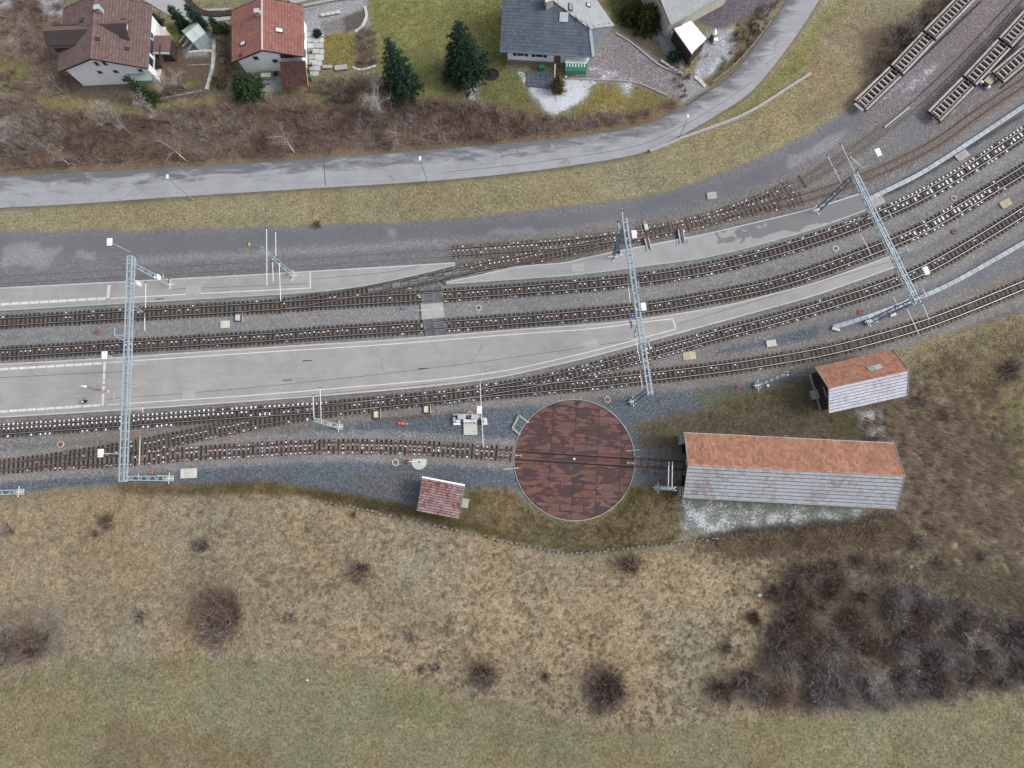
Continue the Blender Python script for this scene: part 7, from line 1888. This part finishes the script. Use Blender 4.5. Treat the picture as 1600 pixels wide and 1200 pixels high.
def bush(px, r, h, n, mat, label, mat2=None, lean=(0, 0), wd=0.030):
    g = G(*px); n = int(n * 0.75); t = thing('bush', label, 'bush', tuple(g), group='leafless bushes'); rg2 = np.random.default_rng(int(px[0] * 7 + px[1]))
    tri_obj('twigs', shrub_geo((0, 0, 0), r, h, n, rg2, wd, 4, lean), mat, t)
    tri_obj('inner_twigs', shrub_geo((0, 0, 0), r * 0.9, h * 0.8, int(n * 0.9), rg2, wd * 1.1, 4, lean), 'twig_dark_shade', t)
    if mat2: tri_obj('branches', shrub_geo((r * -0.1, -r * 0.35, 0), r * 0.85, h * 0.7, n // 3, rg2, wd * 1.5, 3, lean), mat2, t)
for a in [((354, 972), 4.0, 4.4, 560, 'twig_brown', 'largest rounded bush on the dry meadow at left, grey twigs at its foot', 'twig_pale', (-0.2, 0.75)),
          ((950, 1074), 3.2, 2.8, 420, 'twig_red', 'dense dark brown rounded bush low on the dry meadow at centre', 'twig_grey', (0.1, 0.1)),
          ((985, 885), 1.5, 2.6, 190, 'twig_red', 'fan shaped reddish bush growing below the bend of the stone wall', None, (-0.1, 0.35)),
          ((760, 1056), 2.2, 2.2, 220, 'twig_brown', 'grey tangled bush at the pasture edge', 'twig_pale', (0.0, 0.3)),
          ((316, 852), 1.3, 1.2, 110, 'twig_red', 'small reddish bush above the largest bush', 'twig_pale'),
          ((168, 816), 1.6, 1.0, 110, 'twig_red', 'low wide reddish bush near the top left of the dry meadow'),
          ((150, 834), 0.7, 0.7, 50, 'twig_brown', 'tiny bush next to the low wide reddish bush at left'),
          ((14, 831), 1.4, 0.9, 90, 'twig_grey', 'low greyish bush at the left edge of the dry meadow'),
          ((0, 1018), 3.2, 3.2, 340, 'twig_grey', 'tall grey bush cut off by the left edge', 'twig_brown', (-0.2, 0.3)),
          ((52, 1006), 3.2, 2.0, 300, 'twig_brown', 'sprawling brown bush right of the one cut by the left edge', 'twig_grey'),
          ((562, 893), 2.4, 0.9, 150, 'twig_red', 'flattened bush around a dark glossy stone', 'twig_brown'),
          ((220, 962), 1.3, 0.9, 90, 'twig_grey', 'faint grey bush between the two big bushes at left'),
          ((683, 1042), 0.9, 0.9, 50, 'twig_grey', 'small grey bush left of the tangled pasture bush'),
          ((658, 1046), 0.8, 0.7, 40, 'twig_brown', 'tiny brown bush near the pasture edge left of centre'),
          ((853, 1058), 0.9, 0.8, 60, 'twig_brown', 'small brown bush between the tangled and the dense bush'),
          ((553, 804), 0.6, 0.9, 50, 'twig_red', 'tiny reddish bush just below the start of the stone wall'),
          ((643, 995), 1.1, 0.8, 70, 'twig_grey', 'faint grey bush in the middle of the dry meadow'),
          ((455, 966), 1.2, 0.7, 60, 'twig_grey', 'thin pale bush right of the largest bush'),
          ((1125, 1078), 2.2, 1.5, 200, 'twig_brown', 'wide brown grey bush left of the thicket', 'twig_grey'),
          ((1135, 1013), 1.1, 0.8, 80, 'twig_brown', 'low brown bush above the wide one left of the thicket'),
          ((1178, 965), 1.3, 1.1, 90, 'garden_mix', 'greenish low bush beside the white field stone'),
          ((1378, 1096), 1.5, 1.5, 120, 'twig_grey', 'grey bush at the lower rim of the thicket'),
          ((1250, 893), 1.0, 1.6, 90, 'twig_grey', 'left of two upright grey bushes at the top of the thicket'),
          ((1284, 893), 1.0, 1.6, 90, 'twig_grey', 'right of two upright grey bushes at the top of the thicket'),
          ((1284, 950), 0.6, 2.4, 60, 'twig_pale', 'pale starry bush inside the reddish part of the thicket'),
          ((1590, 992), 2.2, 2.4, 200, 'twig_grey', 'broad grey bush at the right edge of the picture'),
          ((1575, 578), 2.3, 1.2, 170, 'twig_brown', 'low brown bush right of the goods shed at the edge'),
          ((1433, 628), 1.3, 1.2, 90, 'twig_grey', 'grey bush just right of the goods shed'),
          ((1472, 650), 1.0, 1.1, 80, 'twig_grey', 'small grey bush further right of the goods shed'),
          ((1430, 850), 1.6, 1.2, 100, 'twig_grey', 'pale grey bush above the thicket'),
          ((1465, 880), 1.2, 1.0, 80, 'twig_grey', 'small mauve grey bush right above the thicket'),
          ((1530, 870), 1.1, 1.0, 80, 'twig_grey', 'small grey bush in the tall brown grass'),
          ((497, 352), 0.7, 1.0, 70, 'twig_red', 'tiny dark red bush at the gravel edge of the yard road'),
          ((1410, 60), 2.2, 2.2, 200, 'twig_grey', 'grey bush on the grass bank behind the row of wagons')]:
    bush(*a)

# bare trees
def bare_tree(px, h, spread, lean, label, mat='bark', tw='twig_grey', nb=7, seed=1):
    g = G(*px); t = thing('bare_tree', label, 'tree', tuple(g), group='leafless trees on the bank'); r = random.Random(seed); rg3 = np.random.default_rng(seed)
    mb = MB(); top = Vector((lean[0] * h, lean[1] * h, h * 0.55)); mb.tube((0, 0, -0.1), top * 0.55, 0.02 * h + 0.03, 7, 0.015 * h + 0.02).tube(top * 0.55, top, 0.015 * h + 0.02, 7, 0.008 * h + 0.01); build('trunk', mb, mat, t)
    mb = MB(); A = []; B = []
    for i in range(nb):
        f = r.uniform(0.4, 1.0); s = top * f; a = r.uniform(0, 2 * math.pi); e = s + Vector((math.cos(a) * spread * r.uniform(.5, 1), math.sin(a) * spread * r.uniform(.5, 1), h * r.uniform(.12, .42)))
        mid = s.lerp(e, 0.5) + Vector((r.uniform(-.1, .1) * spread, r.uniform(-.1, .1) * spread, 0.05 * h)); mb.tube(s, mid, 0.009 * h + .01, 5, 0.006 * h + .008, False).tube(mid, e, 0.006 * h + .008, 5, 0.012, False)
        for k in range(32):
            u = r.uniform(0.15, 1); p = s.lerp(mid, u * 2) if u < .5 else mid.lerp(e, u * 2 - 1); d = Vector((r.gauss(0, 1), r.gauss(0, 1), abs(r.gauss(0, .8)) + .2)).normalized() * spread * r.uniform(.25, .6)
            A.append(p); B.append(p + d)
            for _ in range(3):
                q = p + d * r.uniform(.3, .9); A.append(q); B.append(q + Vector((r.gauss(0, 1), r.gauss(0, 1), r.gauss(.3, .7))).normalized() * spread * r.uniform(.12, .3))
    build('limbs', mb, mat, t); tri_obj('crown', slivers(np.array(A), np.array(B), 0.013, rg3), tw, t)
for i, a in enumerate([((108, 257), 4.5, 2.2, (-0.12, 0.12), 'leafless fruit tree with pale trunk by the road, leftmost', 'bark_pale', 'twig_brown', 8),
          ((292, 252), 5.0, 2.6, (-0.2, 0.15), 'leafless pale tree leaning over the road verge, second from left', 'bark_pale', 'twig_brown', 8),
          ((460, 239), 5.2, 2.5, (-0.1, 0.2), 'leafless gnarled tree with bushy crown, third from left by the road', 'bark_pale', 'twig_brown', 9),
          ((622, 226), 4.2, 2.0, (0.0, 0.15), 'leafless gnarled tree with forked dark limbs, fourth by the road', 'bark_pale', 'twig_brown', 7),
          ((777, 221), 4.4, 2.2, (0.0, 0.15), 'leafless dark limbed tree, rightmost by the road', 'bark', 'twig_brown', 8),
          ((210, 214), 11.0, 2.2, (-0.02, 0.0), 'tall thin leafless tree in front of the left house', 'bark', 'twig_grey', 12),
          ((255, 192), 8.0, 1.6, (-0.02, 0.0), 'slender leafless tree below the vegetable garden', 'bark', 'twig_grey', 9),
          ((596, 175), 6.5, 2.6, (-0.03, 0.0), 'wide grey leafless tree left of the first conifer', 'bark_pale', 'twig_grey', 12),
          ((570, 200), 4.5, 0.5, (-0.02, 0.0), 'dead dark pole of a tree in the brush', 'bark', 'twig_grey', 2),
          ((290, 140), 5.0, 1.6, (0.0, 0.0), 'leafless grey fruit tree in the vegetable garden', 'bark', 'twig_grey', 10),
          ((270, 148), 5.0, 1.5, (-0.05, 0.0), 'leafless tree with dark fork beside the left house corner', 'bark', 'twig_grey', 7),
          ((40, 232), 8.0, 2.4, (-0.02, 0), 'slim leafless tree at the left end of the bank', 'bark', 'twig_grey', 9),
          ((150, 225), 4.0, 2.0, (0, 0), 'bushy leafless tree behind the leftmost fruit tree', 'bark', 'twig_brown', 10),
          ((1525, 1008), 6.5, 1.8, (-0.55, 0.35), 'pale trunked leafless tree leaning left out of the thicket', 'bark_pale', 'twig_grey', 6),
          ((1356, 1058), 3.5, 2.6, (-0.2, 0.1), 'pale sprawling leafless tree at the lower rim of the thicket', 'bark_pale', 'twig_grey', 9),
          ((1198, 25), 4.0, 1.5, (0, 0), 'dark leafless tree at the bend beside the road top', 'bark', 'twig_brown', 8),
          ((1210, 12), 3.6, 1.3, (0, 0), 'second dark leafless tree at the top edge beside the road', 'bark', 'twig_brown', 7)]):
    bare_tree(*a, seed=40 + i)

# conifers: whorls of drooping boughs carrying needle clumps
def conifer(px, h, r, label, mat='needles_dark', seed=1, layers=34, per=11, base=0.06, shape=0.85, cat='tree', name='conifer', clump=0.34):
    g = G(*px); t = thing(name, label, cat, tuple(g), group='evergreen trees'); q = np.random.default_rng(seed)
    build('trunk', MB().tube((0, 0, -0.1), (0, 0, h * 0.97), 0.022 * h, 7, 0.02), 'bark', t)
    V = []
    for i in range(layers):
        f = base + (1 - base) * (i + q.uniform(-.3, .3)) / layers; f = min(max(f, base), 0.985); z = h * f
        R = r * (1 - f) ** shape * q.uniform(0.82, 1.12) + 0.1; n = max(4, int(per * (0.45 + 0.55 * (1 - f))))
        for a in np.linspace(0, 2 * math.pi, n, endpoint=False) + q.uniform(0, 6):
            Lb = R * q.uniform(0.65, 1.12); m = max(3, int(Lb / 0.20)); u = np.array([math.cos(a), math.sin(a), 0])
            for s in np.linspace(0.18, 1, m):
                p = np.array([0, 0, z]) + u * Lb * s + np.array([0, 0, -0.30 * Lb * s * s + 0.10 * Lb * s])
                for _ in range(3):
                    d = u * q.uniform(.1, .9) + q.normal(0, .55, 3) + [0, 0, -0.12]; d /= np.linalg.norm(d); e = np.cross(d, q.normal(size=3)); e /= np.linalg.norm(e); k = clump * q.uniform(.6, 1.25) * (0.65 + 0.35 * (1 - f))
                    p2 = p + q.normal(0, 0.07, 3)
                    V += [p2 - e * k * 0.32, p2 + e * k * 0.32, p2 + d * k * 1.5]
    tri_obj('crown', np.array(V), mat, t)
conifer((632, 142), 11.4, 2.9, 'dark pointed spruce standing left of the pair on the lawn', seed=3, shape=0.72, per=12)
conifer((729, 117), 11.0, 3.4, 'broad dark spruce standing right of the pair on the lawn', seed=4, per=13, shape=0.58)
conifer((237, 160), 6.5, 1.3, 'small leaning looking green conifer in front of the left house'.replace('leaning looking ', ''), 'needles_green', 5, 20, 9)
conifer((290, 44), 4.6, 0.95, 'dark columnar cypress by the lane, left of two', seed=6, layers=18, shape=0.5)
conifer((316, 44), 4.8, 0.95, 'dark columnar cypress by the lane, right of two', seed=7, layers=18, shape=0.5)
conifer((345, 52), 3.4, 0.7, 'small green cypress left of the red roofed house', 'needles_green', 8, 14, 9, shape=0.5)
conifer((243, 38), 3.0, 1.3, 'dark evergreen shrub at the corner of the left house roof', seed=9, layers=12, shape=0.4)
conifer((391, 146), 4.4, 2.5, 'bushy dark green pine at the foot of the red roofed house', 'needles_green', 10, 16, 14, base=0.02, shape=0.45)
conifer((352, 48), 1.6, 0.9, 'round green shrub beside the small green cypress', 'needles_green', 11, 9, 9, shape=0.4)
conifer((497, 55), 1.1, 0.42, 'round clipped dark shrub in a pot on the terrace', 'needles_dark', 12, 9, 8, shape=0.35)
conifer((1010, 38), 3.5, 2.3, 'large dark green bush between the slate house and beige house', 'hedge_green', 13, 14, 15, base=0.02, shape=0.35)
conifer((985, 28), 2.6, 1.8, 'dark green bush left of the large one between the houses', 'hedge_green', 14, 11, 13, base=0.02, shape=0.35)
conifer((872, 140), 3.6, 0.75, 'tall slim brownish column shrub by the front door of the slate house', 'garden_mix', 15, 16, 10, base=0.03, shape=0.25, name='column_shrub')
conifer((345, 130), 1.4, 1.2, 'yellowish green garden shrub left of the bushy pine', 'garden_mix', 16, 8, 10, base=0.02, shape=0.35)
conifer((1054, 90), 1.2, 0.9, 'small green shrub beside the dark board fence', 'needles_green', 17, 8, 9, base=0.02, shape=0.35)
conifer((703, 118), 1.5, 0.8, 'brown shrub at the foot of the broad spruce', 'garden_mix', 18, 8, 9, base=0.02, shape=0.3)
conifer((1182, 45), 1.3, 0.9, 'straw coloured ornamental grass clump by the uphill road', 'dry_grass', 19, 7, 12, base=0.02, shape=0.3, cat='plant', name='ornamental_grass')

# ------------------------------------------------------------------ grasses (countless blades)
def blades(poly, n, ln, wd, lean, seed, jitter=0.5, hz=0.7, clump=0, cs=1.6, edge=5.0):
    q = np.random.default_rng(seed); pts = np.array(rand_in(poly, n // clump if clump else n, q, edge))
    if clump:
        pts = np.repeat(pts, clump, 0) + q.normal(0, cs, (len(pts) * clump, 2)); n = len(pts)
    # photo places -> terrain (vectorised, three refinements)
    d = (RM @ np.stack([(pts[:, 0] - 800) / FPX, (600 - pts[:, 1]) / FPX, -np.ones(n)])).T; z = np.zeros(n)
    for _ in range(4):
        k = (CAMH - z) / -d[:, 2]; x, y = d[:, 0] * k, d[:, 1] * k; z = hgt(x, y)
    A = np.stack([x, y, z - 0.04], 1); L = q.uniform(ln[0], ln[1], n)
    D = np.stack([lean[0] + q.normal(0, jitter, n), lean[1] + q.normal(0, jitter, n), np.full(n, hz) + q.normal(0, .15, n)], 1); D /= np.linalg.norm(D, axis=1)[:, None]
    return slivers(A, A + D * L[:, None], q.uniform(wd[0], wd[1], n), q)
meadow = [(-10, 778), (100, 764), (200, 760), (300, 766), (400, 760), (512, 792), (662, 826), (800, 853), (887, 871), (1000, 861), (1125, 847), (1300, 848), (1420, 850), (1480, 890), (1610, 900), (1610, 1085), (1400, 1102), (1250, 1112), (1100, 1132), (1000, 1142), (900, 1127), (780, 1097), (700, 1082), (640, 1057), (560, 1037), (300, 1027), (120, 1032), (-10, 1066)]
def grass(name, label, V, mat):
    o = tri_obj(name, np.concatenate(V), mat, None, 'stuff'); tag(o, label, 'grass')
grass('dry_grass', 'straw coloured dry grass covering the hillside below the yard', [blades(meadow, 135000, (0.24, 0.55), (0.014, 0.036), (0.25, -0.45), 1, 0.4, 0.6, 14, 1.5, 7), blades([(1120, 850), (1420, 825), (1480, 890), (1610, 900), (1610, 960), (1500, 930), (1400, 870), (1300, 850), (1140, 866)], 26000, (0.25, 0.55), (0.02, 0.04), (0.4, -0.4), 2, 0.45, 0.5, 12, 2.2, 16)], 'dry_grass')
tall = [(1330, 700), (1385, 640), (1430, 600), (1530, 640), (1590, 760), (1610, 860), (1480, 860), (1400, 840), (1420, 790), (1425, 740), (1395, 690)]
grass('tall_grass', 'tall brown flattened grass right of the sheds', [blades(tall, 30000, (0.7, 1.3), (0.022, 0.05), (0.9, -0.4), 3, 0.25, 0.42, 44, 2.6, 24), blades([(1080, 848), (1300, 838), (1420, 815), (1430, 850), (1300, 856), (1150, 868)], 16000, (0.3, 0.7), (0.02, 0.04), (0.1, 0.4), 4, 0.5, 0.7, 8, 2, 8), blades([(1420, 580), (1540, 520), (1610, 500), (1610, 600), (1540, 640), (1440, 610)], 22000, (0.2, 0.5), (0.015, 0.035), (0.4, -0.2), 6, 0.5, 0.6, 10, 2.0, 14)], 'brown_grass')
grass('straw_tussocks', 'pale straw tussocks between tall brown grass and thicket at right', [blades([(1440, 600), (1545, 600), (1610, 720), (1620, 960), (1540, 950), (1460, 900), (1420, 850), (1500, 840), (1540, 760), (1480, 660)], 30000, (0.5, 1.0), (0.022, 0.045), (0.8, -0.5), 21, 0.3, 0.45, 36, 2.4, 18), blades(tall, 8000, (0.4, 0.9), (0.018, 0.04), (0.9, -0.3), 22, 0.3, 0.45, 40, 2.0, 22), blades(thick, 20000, (0.3, 0.6), (0.015, 0.035), (0.3, -0.3), 23, 0.4, 0.5, 12, 2.2, 10)], 'dry_grass')
VVr = []
for x, y in rand_in([(1335, 700), (1400, 640), (1480, 660), (1540, 740), (1530, 830), (1430, 840), (1425, 740)], 60, rg): VVr.append(shrub_geo(G(x, y), rg.uniform(0.5, 1.0), rg.uniform(0.5, 1.1), 20, rg, 0.03, 3))
tag(tri_obj('brush_thicket', np.concatenate(VVr), 'twig_red', None, 'stuff'), 'low reddish stems scattered in the tall brown grass', 'brush')
grass('ditch_grass', 'yellow green long grass between yard and stone wall', [blades([(730, 768), (800, 768), (830, 802), (895, 820), (960, 806), (990, 764), (1060, 760), (1070, 800), (1060, 836), (1000, 850), (887, 860), (800, 842), (720, 824)], 30000, (0.15, 0.45), (0.012, 0.03), (0.1, 0.15), 7, 0.5, 0.6, 10, 1.8, 6), blades([(180, 758), (300, 762), (400, 753), (475, 764), (550, 777), (650, 795), (720, 815), (720, 826), (650, 812), (550, 790), (475, 776), (400, 770), (200, 772)], 22000, (0.2, 0.5), (0.012, 0.03), (0.0, 0.3), 8, 0.5, 0.7, 10, 1.8, 4)], 'ditch_mix')
grass('sparse_grass', 'sparse brown green grass on the gravel between the two sheds', [blades([(1000, 665), (1060, 650), (1180, 615), (1262, 598), (1290, 645), (1390, 635), (1390, 690), (1075, 676), (1060, 720), (1010, 705)], 16000, (0.1, 0.3), (0.01, 0.025), (0.1, 0.1), 31, 0.5, 0.6, 10, 2.0, 6)], 'garden_mix')
grass('pasture_grass', 'short green pasture grass along the bottom', [blades([(-10, 1066), (120, 1034), (300, 1030), (560, 1040), (640, 1060), (780, 1100), (1000, 1146), (1100, 1136), (1400, 1105), (1610, 1088), (1610, 1210), (-10, 1210)], 90000, (0.06, 0.16), (0.008, 0.02), (0, 0), 9),
      blades([(-10, 330), (260, 313), (600, 292), (800, 275), (1000, 245), (1125, 184), (1225, 100), (1280, 10), (1470, 10), (1330, 158), (1150, 258), (1000, 304), (725, 338), (400, 352), (-10, 356)], 90000, (0.06, 0.16), (0.008, 0.02), (0, 0), 10)], 'green_grass')
grass('lawn_grass', 'short lawn grass around the slate roofed house', [blades([(586, 0), (784, 0), (782, 80), (792, 150), (700, 154), (640, 150), (598, 110), (574, 20)], 40000, (0.06, 0.15), (0.008, 0.02), (0, 0), 11)], 'green_grass')

# field stones in the meadow
def stone(px, s, label, mat='stone_wall'):
    s = s * 0.8; g = G(*px); r = random.Random(px[0]); mb = MB(); n = 9
    for z, k in ((-.3, 1.0), (0.1, 1.0), (0.45, 0.7), (0.6, 0.3)):
        for i in range(n): a = 2 * math.pi * i / n; mb.v.append((math.cos(a) * k * s * r.uniform(.8, 1.15), math.sin(a) * k * s * .75 * r.uniform(.8, 1.15), z * s))
    for j in range(3):
        for i in range(n): mb.f.append((j * n + i, j * n + (i + 1) % n, (j + 1) * n + (i + 1) % n, (j + 1) * n + i)); mb.m.append(0)
    mb.f.append(tuple(3 * n + i for i in range(n))); mb.m.append(0)
    o = build('field_stone', mb, mat); o.location = g; tag(o, label, 'stone')
stone((566, 888), 0.55, 'dark glossy stone in the flattened bush', 'glass_dark')
stone((323, 895), 0.55, 'flat grey stone above the largest bush')
stone((386, 846), 0.45, 'grey stone right of the small reddish bush')
stone((351, 888), 0.4, 'second grey stone just above the largest bush')
stone((995, 1003), 0.4, 'pale stone above the dense brown bush')
stone((1080, 993), 0.4, 'dark stone right of the pale one in the meadow')
stone((1187, 930), 0.4, 'white field stone on the slope left of the thicket', 'lamp_white')
stone((1422, 885), 0.5, 'dark stone at the top of the thicket')
stone((480, 1063), 0.2, 'tiny white stone in the pasture', 'lamp_white')
